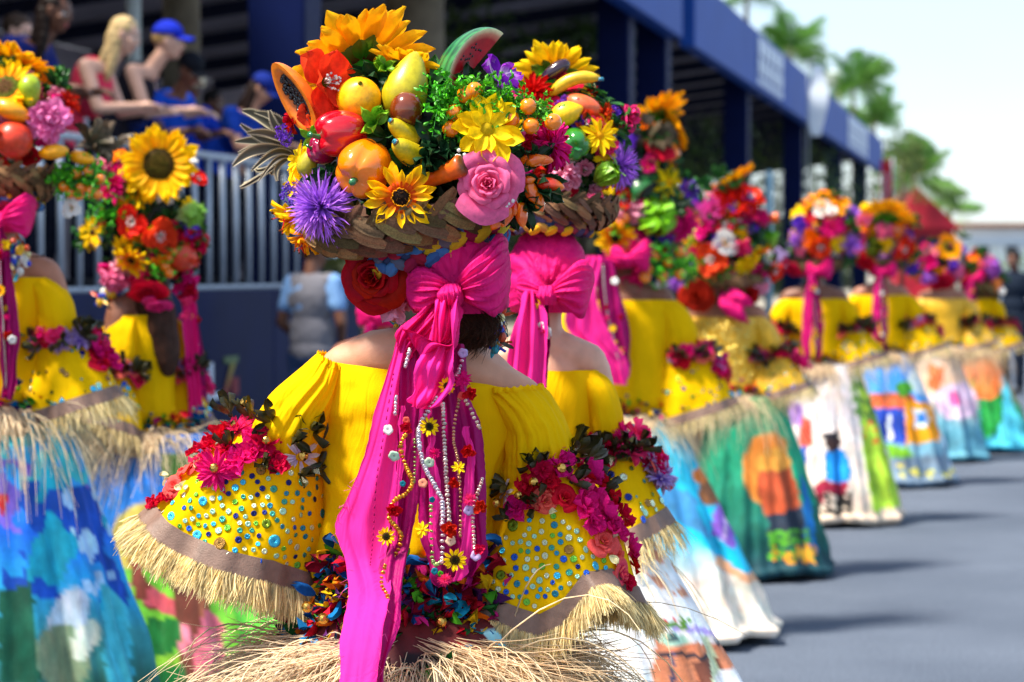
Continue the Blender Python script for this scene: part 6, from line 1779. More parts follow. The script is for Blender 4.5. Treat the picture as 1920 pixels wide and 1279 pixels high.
t3, GT3 = tail([(790, 640, 868, 645, -.160), (782, 720, 878, 730, -.168), (780, 800, 898, 800, -.175), (786, 880, 906, 880, -.178), (784, 950, 912, 960, -.18), (794, 1020, 914, 1010, -.182), (806, 1080, 905, 1055, -.182), (818, 1104, 880, 1082, -.18)], MT['magenta'], 110, 60, amp=.009, kf=2.6, seed=.2)
mbst = MB()
stp = crom(np.array([P(x_, y_, D0 + d_) for x_, y_, d_ in ((738, 700, -.19), (722, 800, -.20), (706, 900, -.208), (700, 1000, -.216), (694, 1060, -.24))]), 60)
for i in range(0, 60, 2): mbst.add(tube(stp[i:i + 2] if i < 58 else stp[-2:], .0011, 4), 0, None, srgb(150, 8, 84))
put('seam_stitching', mbst.mesh('seam_stitching', MT['cloth']), tl, I4, kind='stuff')
thr = []
for i in range(46):
    p_ = GT1[rng.integers(20, 138), 0 if i % 2 else -1]
    thr.append([p_, p_ + rng.normal(0, .006, 3) - [0, .003, .004], p_ + rng.normal(0, .008, 3) - [0, .004, .014]])
put('loose_threads', MB().add(strands(np.array(thr), np.array([.0005, .0004, .0003])), 0, None, srgb(246, 90, 170)).mesh('loose_threads', MT['cloth']), tl, I4, kind='stuff')
# bright lining strips showing on the right tail
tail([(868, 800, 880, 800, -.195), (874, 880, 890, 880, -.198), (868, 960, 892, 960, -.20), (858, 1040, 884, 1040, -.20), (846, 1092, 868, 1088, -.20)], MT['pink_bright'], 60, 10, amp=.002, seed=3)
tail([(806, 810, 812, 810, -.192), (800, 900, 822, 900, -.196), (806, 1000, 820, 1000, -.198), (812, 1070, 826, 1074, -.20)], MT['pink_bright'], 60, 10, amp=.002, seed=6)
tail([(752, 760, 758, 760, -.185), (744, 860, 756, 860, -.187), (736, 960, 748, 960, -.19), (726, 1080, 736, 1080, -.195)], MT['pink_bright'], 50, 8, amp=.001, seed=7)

def seq_string(par, pts, do, c, r=.0042):
    w = np.array([P(x, y, D0 + do) for x, y in pts])
    L = np.sum(np.linalg.norm(np.diff(w, axis=0), axis=1))
    n = max(8, int(L / .0062)); C = crom(w, n)
    mb = MB(); gg = lathe([(0.05, .3), (.6, .35), (1.0, .1), (.9, -.2), (.1, -.3)], 8)
    tg = np.gradient(C, axis=0)
    for i in range(n):
        mb.add(gg, 0, facing(C[i] + rng.normal(0, .0004, 3), Vector(tg[i]) * .9 + Vector((0, -.01, 0)) + Vector(rng.normal(0, .0012, 3)), r * rng.uniform(.85, 1.1)), np.array(c) * rng.uniform(.7, 1.25))
    put('sequin_string', mb.mesh('sequin_string', MT['foil']), par, I4)
sv, gd, gn = srgb(224, 206, 216), srgb(220, 150, 40), srgb(170, 190, 110)
seq_string(t3, [(818, 747), (790, 792), (785, 825), (794, 870), (808, 898), (828, 936), (830, 984), (828, 1053)], -.205, sv, .0052)
seq_string(t3, [(830, 758), (833, 830), (837, 900), (842, 977)], -.203, srgb(226, 206, 196), .0048)
seq_string(t2, [(760, 816), (751, 837), (760, 870), (768, 889), (773, 908), (760, 926), (739, 940), (729, 970), (744, 990), (753, 1008), (742, 1039), (722, 1060)], -.200, gd, .0048)
seq_string(t2, [(722, 1060), (715, 1094), (727, 1121), (712, 1150)], -.30, gd)
seq_string(t3, [(861, 747), (850, 814), (858, 863), (863, 926), (863, 1005)], -.203, srgb(210, 150, 110), .0034)
seq_string(t3, [(873, 752), (888, 780), (899, 803)], -.198, srgb(226, 196, 170))
seq_string(t3, [(904, 898), (887, 960), (890, 1030)], -.202, srgb(230, 190, 180))
seq_string(t3, [(808, 950), (811, 1049), (828, 1054)], -.204, gn)
seq_string(t3, [(777, 825), (778, 870), (776, 905)], -.200, gn, .003)
seq_string(t3, [(870, 660), (862, 690), (856, 705)], -.185, sv); seq_string(t2, [(768, 656), (760, 688)], -.190, sv); seq_string(t2, [(743, 743), (741, 777)], -.198, sv, .0036)
def app(par, kind, px, py, r, do=-.212, **k):
    flower(kind, par, facing(P(px, py, D0 + do), (rng.normal(0, .15), -1, rng.normal(0, .15)), r / 1000, rng.uniform(0, 6.28)), **k)
ysun = dict(c0='yellow', c1='yellow', ci='darkbrown', co='brown', n=11)
app(t3, 'sunflower', 805, 800, 19, **ysun); app(t3, 'sunflower', 838, 724, 17, **ysun); app(t3, 'sunflower', 853, 1050, 23, **ysun); app(t2, 'sunflower', 724, 1006, 18, **ysun)
app(t3, 'dahlia', 868, 712, 19, c1='magenta'); app(t3, 'blossom', 882, 738, 15, c1='red'); app(t3, 'blossom', 877, 846, 15, c1='red'); app(t3, 'daisy', 860, 876, 14, c1='yellow', n=7); app(t2, 'blossom', 761, 802, 13, c1='red')
app(t3, 'dahlia', 815, 850, 13, c1='magenta', cc='gold'); app(t2, 'blossom', 738, 956, 15, c1='red', cc='gold'); app(t3, 'blossom', 844, 993, 16, c1='red', cc='gold'); app(t3, 'daisy', 792, 993, 16, c1='yellow', n=8)
app(t3, 'dahlia', 835, 1087, 15, c1='hotpink', cc='gold'); app(t3, 'dahlia', 880, 936, 14, c1='hotpink', cc='gold'); app(t3, 'blossom', 901, 950, 15, c1='red'); app(t3, 'blossom', 850, 905, 11, c1='red', cc='gold'); app(t3, 'blossom', 898, 1030, 13, c1='crimson')
for px, py, r, c in ((728, 806, 10, 'white'), (739, 855, 11, srgb(190, 226, 200)), (805, 867, 10, srgb(200, 226, 196)), (793, 906, 9, srgb(236, 150, 120)), (879, 957, 10, 'lilac'), (892, 1042, 10, 'lilac'), (845, 1014, 10, srgb(240, 200, 170)),
                     (713, 1129, 9, 'lilac'), (868, 662, 10, 'lilac'), (866, 742, 8, 'coral'), (762, 788, 7, 'coral'), (810, 937, 6, 'teal'), (755, 907, 6, 'teal'), (815, 1071, 7, 'teal'), (826, 1076, 6, 'green')):
    app(t3, 'button', px, py, r, -.207, c1=c)
beads(mr, 930, 604, D0, 120, 15, 56, 8.5, -.05); beads(mr, 742, 592, D0, 26, 9, 24, 7, .02)
put('flower_brooch', flower_merged('blossom', [MT['petal']], 0, c1='lightpink'), mr, facing(P(738, 575, D0 - .03), (-.4, -.8, -.3), .036))

# waist rags, raffia, skirt
wcm = P(775, 1128, D0 + .02)
a = np.linspace(0, 2 * np.pi, 90, endpoint=False)
nr = np.stack([np.cos(a), np.sin(a), 0 * a], -1)
pts = np.concatenate([wcm + nr * [.168, .13, 0] + [0, 0, .055], wcm + nr * [.185, .145, 0], wcm + nr * [.20, .155, 0] - [0, 0, .05]])
rag_ring(mr, pts, np.concatenate([nr, nr, nr]), 1700, .042)
# blue ruffled hem of the rag belt with gold bells
mbx = MB()
for i in range(150):
    aa = rng.uniform(0, 6.28); n_ = np.array([math.cos(aa), math.sin(aa), 0])
    gq, cc = petal(1, 1.0, 'round', .4, rng.uniform(-.4, .3), .22, 8, 9, c0=srgb(8, 70, 120), c1=srgb(16, 120, 178), seed=i)
    mbx.add(gq, 0, facing(wcm + n_ * [.20, .155, 0] - [0, 0, .06], n_ + [0, 0, -.6], .05 * rng.uniform(.7, 1.2), rng.uniform(0, 6)) @ RY(-.6), cc * rng.uniform(.7, 1.3))
put('blue_ruffle', mbx.mesh('blue_ruffle', MT['satin']), mr, I4, kind='stuff')
for px, py in ((606, 1160), (576, 1138), (827, 1166), (735, 1190), (700, 1155), (648, 1175)):
    put('gold_bell', cached('bellm', lambda: None), mr, facing(P(px, py, D0 - .17), (0, -1, .2), .011))
raffia(mr, wcm - [0, 0, .090], .205, 2200, .34, thick=.0009, rise=.22)
raffia(mr, wcm - [0, 0, .105], .205, 260, .40, thick=.0014, rise=.50, name='loose_raffia')
# raffia combed sideways round the waist
N = 3400
a_ = rng.uniform(math.pi, 2 * math.pi, N); sg_ = np.where(np.cos(a_) < -.05, -1, 1) * 1.0
st_ = wcm + np.stack([np.cos(a_) * .20, np.sin(a_) * .20, rng.uniform(-.135, -.035, N)], -1)
tn = np.stack([-np.sin(a_), np.cos(a_), 0 * a_], -1) * sg_[:, None]
ou = np.stack([np.cos(a_), np.sin(a_), 0 * a_], -1)
t = np.linspace(0, 1, 7)[None, :, None]; l_ = rng.uniform(.10, .30, (N, 1, 1))
Cc = st_[:, None] + (tn[:, None] * .9 + ou[:, None] * rng.uniform(.15, .7, (N, 1, 1))) * l_ * t + np.array([0, 0, -1]) * l_ * (rng.uniform(.15, .5, (N, 1, 1)) * t + rng.uniform(-.25, .5, (N, 1, 1)) * t ** 2) + rng.normal(0, .012, (N, 1, 3)) * t ** 2
put('combed_raffia', MB().add(strands(Cc, .0011 * np.array([.8, 1, 1.1, 1, .9, .7, .4]), 3), 0, None, np.repeat(srgb(252, 226, 190) * rng.uniform(.65, 1.15, (N, 1)), 21, 0)).mesh('combed_raffia', MT['straw']), mr, I4, kind='stuff')
skirt(mr, 775, 1140, D0 + .02, .20, .62, .03,
      [(1100, srgb(60, 20, 24)), (1180, srgb(90, 24, 26)), (1279, srgb(40, 30, 34)), (1700, srgb(60, 90, 50))],
      [('poly', srgb(40, 60, 110), [(380, 1120), (480, 1130), (500, 1220), (380, 1279)]), ('poly', srgb(120, 26, 24), [(480, 1190), (640, 1200), (640, 1300), (470, 1300)]),
       ('ell', srgb(60, 150, 40), 490, 1240, 28, 22), ('ell', srgb(90, 180, 60), 820, 1262, 46, 16), ('poly', srgb(26, 22, 26), [(760, 1225), (880, 1215), (900, 1300), (740, 1300)]), ('ell', srgb(90, 180, 60), 826, 1266, 40, 12),
       ('poly', srgb(150, 30, 26), [(860, 1205), (930, 1215), (980, 1260), (1000, 1300), (880, 1300)]), ('poly', srgb(150, 206, 216), [(900, 1180), (1030, 1190), (1060, 1300), (985, 1300), (940, 1236)]),
       ('poly', srgb(214, 66, 56), [(1010, 1100), (1150, 1130), (1190, 1210), (1225, 1300), (1090, 1300), (1060, 1180)]), ('poly', srgb(232, 110, 50), [(1130, 1150), (1185, 1180), (1225, 1300), (1180, 1300)]), ('poly', srgb(238, 190, 40), [(1030, 1230), (1110, 1240), (1140, 1300), (1040, 1300)]),
       ('poly', srgb(70, 170, 60), [(1196, 1150), (1208, 1160), (1226, 1250), (1214, 1256)]), ('poly', srgb(20, 110, 190), [(1222, 1240), (1240, 1260), (1250, 1300), (1232, 1300)])], seed=4, nv=110, nu=300, jit=4, power=.8)

# ------------------------------------------------------------------ her headdress
def frame(loc, z, y, s):
    z = Vector(z).normalized(); y = Vector(y); y = (y - z * y.dot(z)).normalized(); x = y.cross(z)
    return Matrix(((x[0] * s, y[0] * s, z[0] * s, loc[0]), (x[1] * s, y[1] * s, z[1] * s, loc[1]), (x[2] * s, y[2] * s, z[2] * s, loc[2]), (0, 0, 0, 1)))
H1 = Headdress(D0, 'largest headdress, in sharp focus, basket heaped with peppers, papaya, watermelon and silk flowers', 790, 280, 200)
H1.split = True
Mb = RY(R(-11)) @ RX(R(-5))
Mb = RY(R(11)) @ Mb if False else RY(R(-10)) @ RX(R(6))
bk = basket(H1.root, P(770, 384, D0 - .01), .198, .060, Mb, split=True)
rag_braid(H1.root, P(815, 460, D0 - .0), .122, RY(R(-15)) @ RX(R(4)), n=20, th=.022, split=True)
rag_braid(H1.root, P(838, 432, D0 - .0), .130, RY(R(-16)) @ RX(R(5)), n=18, th=.018, split=True, cs=[srgb(214, 176, 40), srgb(70, 120, 180), srgb(150, 30, 70), srgb(110, 110, 120), srgb(224, 196, 60)], name='braided_rag_ring')
H1.filler(420, 1.0, .72, dy=0)
# tall things at the back
H1.f('sunflower', 676, 122, 284, do=.03, d=(-.34, .60, .74), roll=.4, c0='gold', c1=srgb(252, 190, 14), W=.27, n=19)
H1.f('sunflower', 762, 126, 150, do=-.03, d=(.32, .30, .9), roll=1, c0='gold', c1=srgb(252, 190, 12), n=14, W=.34)
fruit('papaya', H1.root, frame(P(550, 186, D0 - .09), (-.50, .05, .85), (.80, .60, .25), .076), label='halved orange papaya with black seeds')
H1.f('poppy', 606, 156, 150, do=-.10, d=(.75, -.75, .12), roll=.3, c1='redorange', c0='redorange', label='large coral red hibiscus with white stamens')
H1.f('poppy', 600, 212, 90, do=-.08, d=(-.1, -.9, .1), roll=1.3, c1=srgb(236, 76, 44))
H1.g('orange', 673, 186, 84, do=-.10, d=(.1, -.8, .6), c='gold', c2='gold', label='golden orange with a pale dimple')
H1.g('squash', 764, 160, 132, do=-.10, d=(.30, .1, 1), roll=0, label='yellow green squash')
H1.g('pit', 762, 206, 66, do=-.15, label='round brown avocado stone')
fruit('watermelon', H1.root, frame(P(884, 134, D0 - .02), (-.66, -.42, .62), (-.55, .80, -.05), .090), label='watermelon wedge with dark seeds')
H1.f('orchid', 935, 150, 96, do=-.06, d=(.55, -.6, .45), roll=.6)
H1.g('lettuce', 858, 158, 60, do=-.03, n=5, c0=srgb(120, 160, 80), c1=srgb(90, 130, 60), d=(.2, 0, 1))
# peppers, bananas, carrot
H1.g('pepper', 640, 250, 98, do=-.15, d=(-.85, -.35, -.15), roll=.5, c=srgb(196, 6, 26), label='shiny red bell pepper')
H1.g('pepper', 605, 282, 60, do=-.13, d=(-.6, -.5, .1), roll=.2, c=srgb(150, 8, 60), label='small dark red pepper')
H1.g('pepper', 684, 314, 118, do=-.17, d=(-.34, -.85, -.50), roll=.5, c=srgb(242, 122, 4), label='big orange bell pepper')
H1.g('stub', 752, 246, 64, do=-.16, d=(-.75, -.45, .45), roll=.5)
H1.g('stub', 762, 285, 74, do=-.18, d=(-.72, -.55, .42), roll=.2)
H1.g('carrot', 818, 332, 118, do=-.19, d=(.82, -.35, .36), roll=0)
H1.g('carrot', 790, 352, 80, do=-.16, d=(.7, -.2, .5), roll=0)
H1.g('squash', 577, 305, 60, do=-.12, d=(.3, -.3, 1), c=srgb(176, 168, 40))
# flowers in front
H1.f('daisy', 913, 243, 136, do=-.19, d=(.12, -1, .12), roll=.2, c1='yellow', c0=srgb(250, 220, 20), cc=srgb(206, 170, 12), n=11, W=.52, label='large yellow daisy')
H1.f('rose', 914, 345, 122, do=-.20, d=(.02, -1, .06), roll=.5, c1=srgb(246, 116, 164), c0=srgb(232, 56, 120), n=22, label='soft pink rose')
H1.f('gerbera_sun', 752, 370, 136, do=-.215, d=(-.02, -1, -.10), roll=.2, label='orange and yellow gerbera with dark eye')
H1.f('aster', 604, 388, 156, do=-.16, d=(-.45, -.85, -.12), split=False, c1='purple', N=420, label='purple spidery aster')
H1.f('daisy', 562, 300, 84, do=-.06, d=(-.75, -.5, .35), c1='yellow', n=14, W=.3)
H1.f('daisy', 556, 345, 90, do=-.05, d=(-.9, -.4, .0), c1='yellow', c0='gold', n=12)
H1.f('lily', 556, 400, 96, do=-.03, d=(-.8, -.4, -.4), c1='yellow', c0='orange')
H1.f('lily', 574, 440, 84, do=-.04, d=(-.4, -.3, -.95), c1='gold', c0='redorange')
H1.f('statice', 530, 248, 34, do=-.05, split=False); H1.f('statice', 545, 365, 46, do=-.09, split=False, c1=srgb(120, 80, 200)); H1.f('statice', 536, 262, 26, do=-.06, split=False)
H1.f('blossom', 549, 231, 48, do=-.05, c1='red'); H1.f('blossom', 1000, 262, 64, do=-.11, d=(.5, -.9, .2), c1=srgb(238, 90, 170)); H1.f('blossom', 985, 270, 50, do=-.13, c1='crimson')
H1.f('dahlia', 1032, 272, 118, do=-.10, d=(.78, -.55, .1), roll=.4, c1='magenta', c0=srgb(214, 20, 130)); H1.f('dahlia', 1030, 275, 116, do=-.085, d=(.8, -.4, .1), roll=.8, c1=srgb(186, 8, 30))
H1.f('blossom', 965, 190, 50, do=-.1, c1='hotpink')
# kumquat sprigs
H1.kumquats([(852, 211), (845, 242), (958, 223), (990, 200), (996, 236), (1037, 229), (872, 178), (890, 170)], 31, [(830, 190, 100), (860, 180, 90), (900, 185, 100), (945, 190, 90), (1010, 212, 70), (838, 222, 90), (975, 205, 60)], do=-.175)
lfd = cached('dkleaf', lambda: leaf_cluster(11, srgb(12, 40, 24), srgb(26, 66, 34), 1, .42).mesh('dark_leaves', MT['leaf']))
lfb = cached('brleaf', lambda: leaf_cluster(7, srgb(70, 130, 20), srgb(140, 190, 40), 1, .5).mesh('bright_leaves', MT['leaf']))
for px, py, sz, do, d, m_ in ((815, 275, 110, -.17, (0, -1, .3), lfd), (795, 300, 100, -.18, (-.3, -1, -.2), lfd), (845, 290, 80, -.17, (.4, -1, .2), lfd), (610, 330, 70, -.15, (-.2, -1, .3), lfd), (640, 350, 70, -.14, (.2, -1, -.3), lfd), (702, 232, 84, -.155, (.1, -1, .1), lfb),
                          (1010, 350, 110, -.13, (.3, -1, .1), lfd), (985, 385, 90, -.13, (.2, -1, -.2), lfd), (1000, 300, 90, -.13, (.3, -1, .2), lfd), (955, 400, 70, -.12, (0, -1, -.3), lfd), (722, 128, 60, -.09, (.2, -1, .5), lfb), (590, 260, 60, -.10, (-.4, -1, .2), lfb), (700, 150, 110, -.04, (0, -1, 0), lfd), (880, 165, 90, -.05, (0, -.8, .5), lfd)):
    put('leaf_spray', m_, H1.root, H1.W(px, py, sz, do, d))
for px, py, sz, d in ((1000, 300, 50, (.9, -.4, .15)), (1034, 348, 50, (.95, -.2, -.2)), (994, 360, 54, (.5, -.3, -.9)), (985, 338, 40, (.9, -.4, .1)), (1008, 378, 44, (.4, -.3, -.9)), (938, 392, 48, (-.2, -.3, -1)), (935, 408, 56, (-.5, -.3, -.9)), (952, 404, 50, (-.4, -.3, -.9)), (979, 404, 46, (.1, -.2, -1)), (1018, 302, 40, (.9, -.3, 0)), (962, 388, 36, (.2, -.4, -.9))):
    H1.g('chili', px, py, sz, do=-.15, d=d, roll=rng.uniform(0, 6), seed=int(px) % 3)
pts_ = [(rng.uniform(855, 885), rng.uniform(280, 300)) for _ in range(9)] + [(rng.uniform(938, 962), rng.uniform(372, 386)) for _ in range(9)]
mbw = MB(); dots(mbw, [P(x_, y_, D0 - .2) for x_, y_ in pts_], .004, 'white')
put('white_berries', mbw.mesh('white_berries', MT['petal']), H1.root, I4, kind='stuff')
# long dry leaves spraying out on the left
def long_leaf(H, base, tip, wpx, do0=-.03, do1=-.03, bend=(0, 0), c0=srgb(70, 70, 48), c1=srgb(104, 88, 62), name='dry_leaf'):
    t = np.linspace(0, 1, 16)
    x_ = base[0] + (tip[0] - base[0]) * t + bend[0] * np.sin(np.pi * t); y_ = base[1] + (tip[1] - base[1]) * t + bend[1] * np.sin(np.pi * t)
    C = PV(x_, y_, H.D + do0 + (do1 - do0) * t)
    w = wpx / H.s * np.sin(np.pi * (.12 + .86 * t)) ** .8
    tg = np.gradient(C, axis=0); tg /= np.linalg.norm(tg, axis=1, keepdims=True)
    sd_ = np.cross(tg, [0.1, 1, .2]); sd_ /= np.linalg.norm(sd_, axis=1, keepdims=True)
    u = np.linspace(-1, 1, 7)
    G = C[:, None] + sd_[:, None] * (u[None, :, None] * w[:, None, None] / 2) + np.array([0, -1, 0]) * (.35 * w[:, None, None] / 2 * (u[None, :, None] ** 2))
    edge = np.abs(u)[None, :, None] ** 6
    cc = (c0 * (1 - edge) + srgb(214, 196, 160) * edge) * (.75 + .5 * t[:, None, None])
    V, Q = grid(G)
    mb = MB().add((V, Q), 0, None, np.broadcast_to(cc, G.shape).reshape(-1, 3))
    sp_ = []
    for sg in (0, -1):
        e = G[:, sg]
        for i in range(1, 15):
            for h in (0, .5):
                p = e[i] * (1 - h) + e[min(i + 1, 15)] * h
                sp_.append([p, p + sd_[i] * (1 if sg else -1) * .0026 * (D0 / H.D) + tg[i] * .002])
    mb.add(strands(np.array(sp_), np.array([.0006, .0002])), 0, None, srgb(220, 206, 176))
    put(name, mb.mesh(name, MT['leaf']), H.root, I4)
for b_, t_, w_, bd in (((545, 268), (440, 266), 18, (0, -4)), ((550, 285), (436, 312), 20, (-10, -18)), ((540, 262), (454, 208), 20, (-6, -14)), ((548, 258), (476, 210), 16, (8, -10)), ((545, 262), (505, 206), 14, (-6, 6)), ((540, 275), (450, 232), 15, (-4, 6)), ((548, 290), (470, 322), 12, (6, -20)),
                       ((545, 295), (520, 340), 9, (-12, -4)), ((545, 270), (462, 250), 14, (0, -10)), ((548, 298), (484, 342), 7, (4, -22)), ((545, 255), (518, 222), 10, (4, 0)), ((542, 280), (446, 288), 12, (0, -12))):
    long_leaf(H1, b_, t_, w_, -.02, -.02 + rng.uniform(-.05, .05), bd, c0=srgb(72, 66, 52) * rng.uniform(.8, 1.4))
for i in range(7):
    a0_ = rng.uniform(0, 6.28)
    long_leaf(H1, (535, 300), (500 + 50 * math.cos(a0_ / 2 + 2.2), 330 + 22 * math.sin(a0_)), 5, -.02, 0, (-18, 14), c0=srgb(60, 50, 40))
# flowers hanging under the basket
H1.f('rose', 702, 517, 128, do=-.06, d=(-.30, -.92, -.12), roll=.8, c1=srgb(186, 6, 14), c0=srgb(120, 0, 12), n=26, label='large deep red rose under the basket')
H1.f('lily', 655, 470, 60, do=-.02, d=(-.7, -.3, .5), c1='lightpink', c0='pink')
H1.f('blossom', 752, 560, 70, do=-.02, d=(-.2, -.8, -.5), c1='lightpink', c0='coral')
for px, py, rx_ in ((640, 412, .0), (930, 392, .3)): put('leaf_spray', cached('brnleaf', lambda: leaf_cluster(6, srgb(96, 68, 46), srgb(120, 88, 60), 1, .6).mesh('dry_leaves', MT['braid'])), H1.root, H1.W(px, py, 70, -.17, (-.3, -1, 0)))

# ================================================================== the other dancers
LB, WH, CR, DK = srgb(150, 196, 232), srgb(226, 226, 226), srgb(222, 208, 190), srgb(40, 40, 48)
# second, right behind the main one
rB, DB_, kB = dancer('pale shouldered dancer standing just right of and behind the sharp one', 1018, 692, 820, SKIN_L, seed=3, spread=.74, torso=1.0,
    tails=True, tail_rows=[([(985, 545, 1010, 545, -.17), (962, 620, 1028, 620, -.19), (950, 720, 1024, 720, -.2), (945, 850, 1020, 850, -.2), (950, 1000, 1010, 1000, -.2)], MT['pink_bright']),
                           ([(1000, 545, 1020, 545, -.16), (1000, 620, 1034, 620, -.17), (990, 720, 1022, 720, -.17), (985, 900, 1018, 900, -.17)], MT['magenta'])],
    skirt_kw=dict(cx=1085, r1=.60, hx=.02, bg=[(700, LB), (960, srgb(170, 206, 238)), (1010, srgb(206, 222, 240)), (1030, WH), (1180, srgb(232, 230, 226)), (1279, WH), (1700, srgb(120, 90, 70))],
        shapes=[('ell', srgb(110, 176, 232), 1290, 960, 50, 40), ('poly', WH, [(1190, 1010), (1260, 1015), (1340, 1060), (1380, 1150), (1400, 1300), (1180, 1300)]), ('poly', srgb(196, 110, 86), [(1190, 1004), (1250, 1010), (1320, 1040), (1356, 1080), (1350, 1092), (1300, 1052), (1240, 1026), (1190, 1018)]),
                ('dabs', srgb(206, 140, 110), [(1200, 1015), (1300, 1030), (1330, 1140), (1200, 1090)], 60, .25), ('poly', srgb(176, 156, 214), [(1210, 1160), (1300, 1172), (1385, 1196), (1400, 1210), (1300, 1184), (1210, 1170)]),
                ('dabs', srgb(90, 140, 50), [(1215, 1152), (1300, 1158), (1290, 1176), (1215, 1172)], 90, .0), ('dabs', srgb(200, 50, 60), [(1220, 1152), (1290, 1158), (1280, 1172), (1215, 1168)], 110, .35),
                ('poly', srgb(206, 126, 90), [(1230, 1198), (1390, 1212), (1400, 1300), (1220, 1300)]), ('poly', DK, [(1340, 1196), (1384, 1200), (1386, 1216), (1342, 1214)]), ('ell', srgb(150, 190, 170), 1262, 1200, 30, 13), ('ell', srgb(70, 90, 90), 1262, 1196, 12, 9), ('poly', srgb(50, 50, 60), [(1224, 1222), (1330, 1228), (1330, 1234), (1224, 1230)]),
                ('poly', srgb(120, 70, 56), [(1300, 1240), (1340, 1230), (1380, 1300), (1320, 1300)]), ('poly', srgb(200, 210, 170), [(1316, 1196), (1330, 1198), (1350, 1270), (1370, 1300), (1340, 1290)]), ('ell', WH, 1372, 1278, 32, 26), ('poly', srgb(60, 70, 100), [(1256, 1226), (1264, 1226), (1268, 1300), (1258, 1300)])]))
H2 = Headdress(DB_, 'second headdress, with aubergine, banana and a half sunflower, behind the largest one', 1070, 260, 120)
H2.filler(220, 1, .9); H2.extra(26, 50, .85)
basket(H2.root, P(1048, 376, DB_), .128, .055, RY(R(4)))
rag_braid(H2.root, P(1022, 420, DB_), .095, RY(R(2)), n=18, th=.022, cs=[srgb(220, 160, 30), srgb(90, 80, 110), srgb(130, 50, 70), srgb(200, 140, 60), srgb(70, 60, 90)])
H2.f('sunflower', 1040, 150, 176, do=.05, d=(.1, .75, .55), c0='gold', c1='yellow', label='half sunflower seen from behind')
H2.g('eggplant', 1040, 133, 66, do=-.02, d=(-.75, -.1, -.5)); H2.f('dahlia', 1000, 172, 88, do=-.05, d=(-.2, -.9, .4), c1=srgb(200, 10, 34)); H2.f('dahlia', 1012, 205, 60, do=-.08, c1='crimson')
H2.g('banana', 1078, 164, 96, do=-.06, d=(.9, -.1, .3), roll=R(90)); H2.g('mango', 1090, 196, 76, do=-.06, d=(.8, -.3, -.3), c=srgb(214, 60, 44), c2=srgb(226, 120, 60)); H2.g('lemon', 1060, 214, 58, do=-.09, d=(.8, 0, .3))
H2.g('pepper', 1076, 270, 70, do=-.10, d=(.1, -.8, -.3), c=srgb(40, 120, 30), label='green bell pepper'); H2.f('daisy', 1124, 254, 78, do=-.1, d=(.3, -.9, .1), c1='yellow', n=11, W=.3); H2.f('aster', 1162, 312, 104, do=-.03, d=(.6, -.7, -.1), c1='purple', N=260)
H2.f('peony', 1062, 330, 66, do=-.09, c1='lightpink'); H2.g('lettuce', 1138, 328, 84, do=-.08, n=9, d=(.5, -.6, .4), c0=srgb(170, 196, 60), c1=srgb(130, 180, 30)); H2.f('lily', 1130, 216, 60, do=-.05, c1='redorange', c0='red'); H2.f('daisy', 1150, 232, 50, do=-.03, c1='orange')
H2.f('lily', 1108, 176, 40, do=0, c1='red', c0='red'); H2.g('mango', 960, 150, 50, do=-.03, d=(0, 0, 1), c=srgb(214, 70, 30))

# brown shouldered dancer
SK3 = dict(cx=1180, r1=.60, hx=.0, bg=[(700, srgb(150, 190, 200)), (850, srgb(40, 170, 200)), (1000, srgb(20, 170, 206)), (1100, srgb(214, 196, 180)), (1160, CR)],
    shapes=[('poly', srgb(16, 172, 208), [(1300, 900), (1440, 860), (1465, 1060), (1430, 1082), (1360, 1060), (1300, 1000)]), ('poly', srgb(216, 160, 120), [(1340, 1040), (1400, 1076), (1460, 1066), (1466, 1084), (1400, 1096), (1340, 1060)]), ('poly', CR, [(1330, 1060), (1400, 1096), (1470, 1084), (1470, 1160), (1330, 1160)]),
            ('poly', srgb(206, 80, 50), [(1368, 850), (1392, 850), (1396, 912), (1356, 916)]), ('poly', srgb(134, 90, 190), [(1352, 904), (1388, 908), (1376, 1030), (1332, 1000)]), ('poly', srgb(206, 180, 226), [(1364, 910), (1370, 910), (1362, 1020), (1354, 1016)]), ('ell', srgb(124, 80, 50), 1336, 918, 26, 30), ('ell', srgb(214, 150, 50), 1400, 935, 28, 28),
            ('ell', srgb(130, 90, 50), 1392, 968, 14, 22), ('ell', srgb(200, 110, 40), 1316, 890, 20, 14), ('poly', srgb(60, 130, 180), [(1240, 900), (1300, 930), (1330, 1010), (1240, 960)])])
rC, DC_, kC = dancer('brown shouldered dancer in a yellow blouse third in the row, beside the lettuce headdress', 1172, 562, 452, SKIN_D, seed=5, spread=1.2, vs=1.25,
    tail_rows=[([(1100, 480, 1130, 480, -.17), (1074, 540, 1120, 560, -.2), (1058, 610, 1150, 640, -.2), (1110, 660, 1178, 680, -.2), (1150, 720, 1176, 722, -.2)], MT['pink_bright']), ([(1120, 480, 1150, 490, -.16), (1120, 560, 1176, 600, -.18), (1140, 640, 1182, 660, -.18), (1160, 700, 1180, 706, -.18)], MT['magenta'])],
    skirt_kw=SK3)
H3 = Headdress(DC_, 'tall headdress with green lettuce and kumquats, third in the row', 1205, 350, 100)
H3.filler(200, .9, 1.3); H3.extra(30, 46, 1.3)
H3.f('sunflower', 1226, 222, 150, do=.03, d=(-.45, .35, .8), c0='gold', c1='gold'); H3.f('sunflower', 1262, 240, 90, do=.0, d=(.9, .1, .5), c0='gold', c1='gold')
H3.g('pineapple_top', 1210, 275, 130, do=-.04, d=(.3, -.3, .9)); H3.g('orange', 1246, 292, 60, do=-.02, c='orange'); H3.f('daisy', 1254, 342, 74, do=-.08, c1='yellow', n=11); H3.g('watermelon', 1212, 352, 76, do=-.07, d=(.2, -.6, .7), roll=.5)
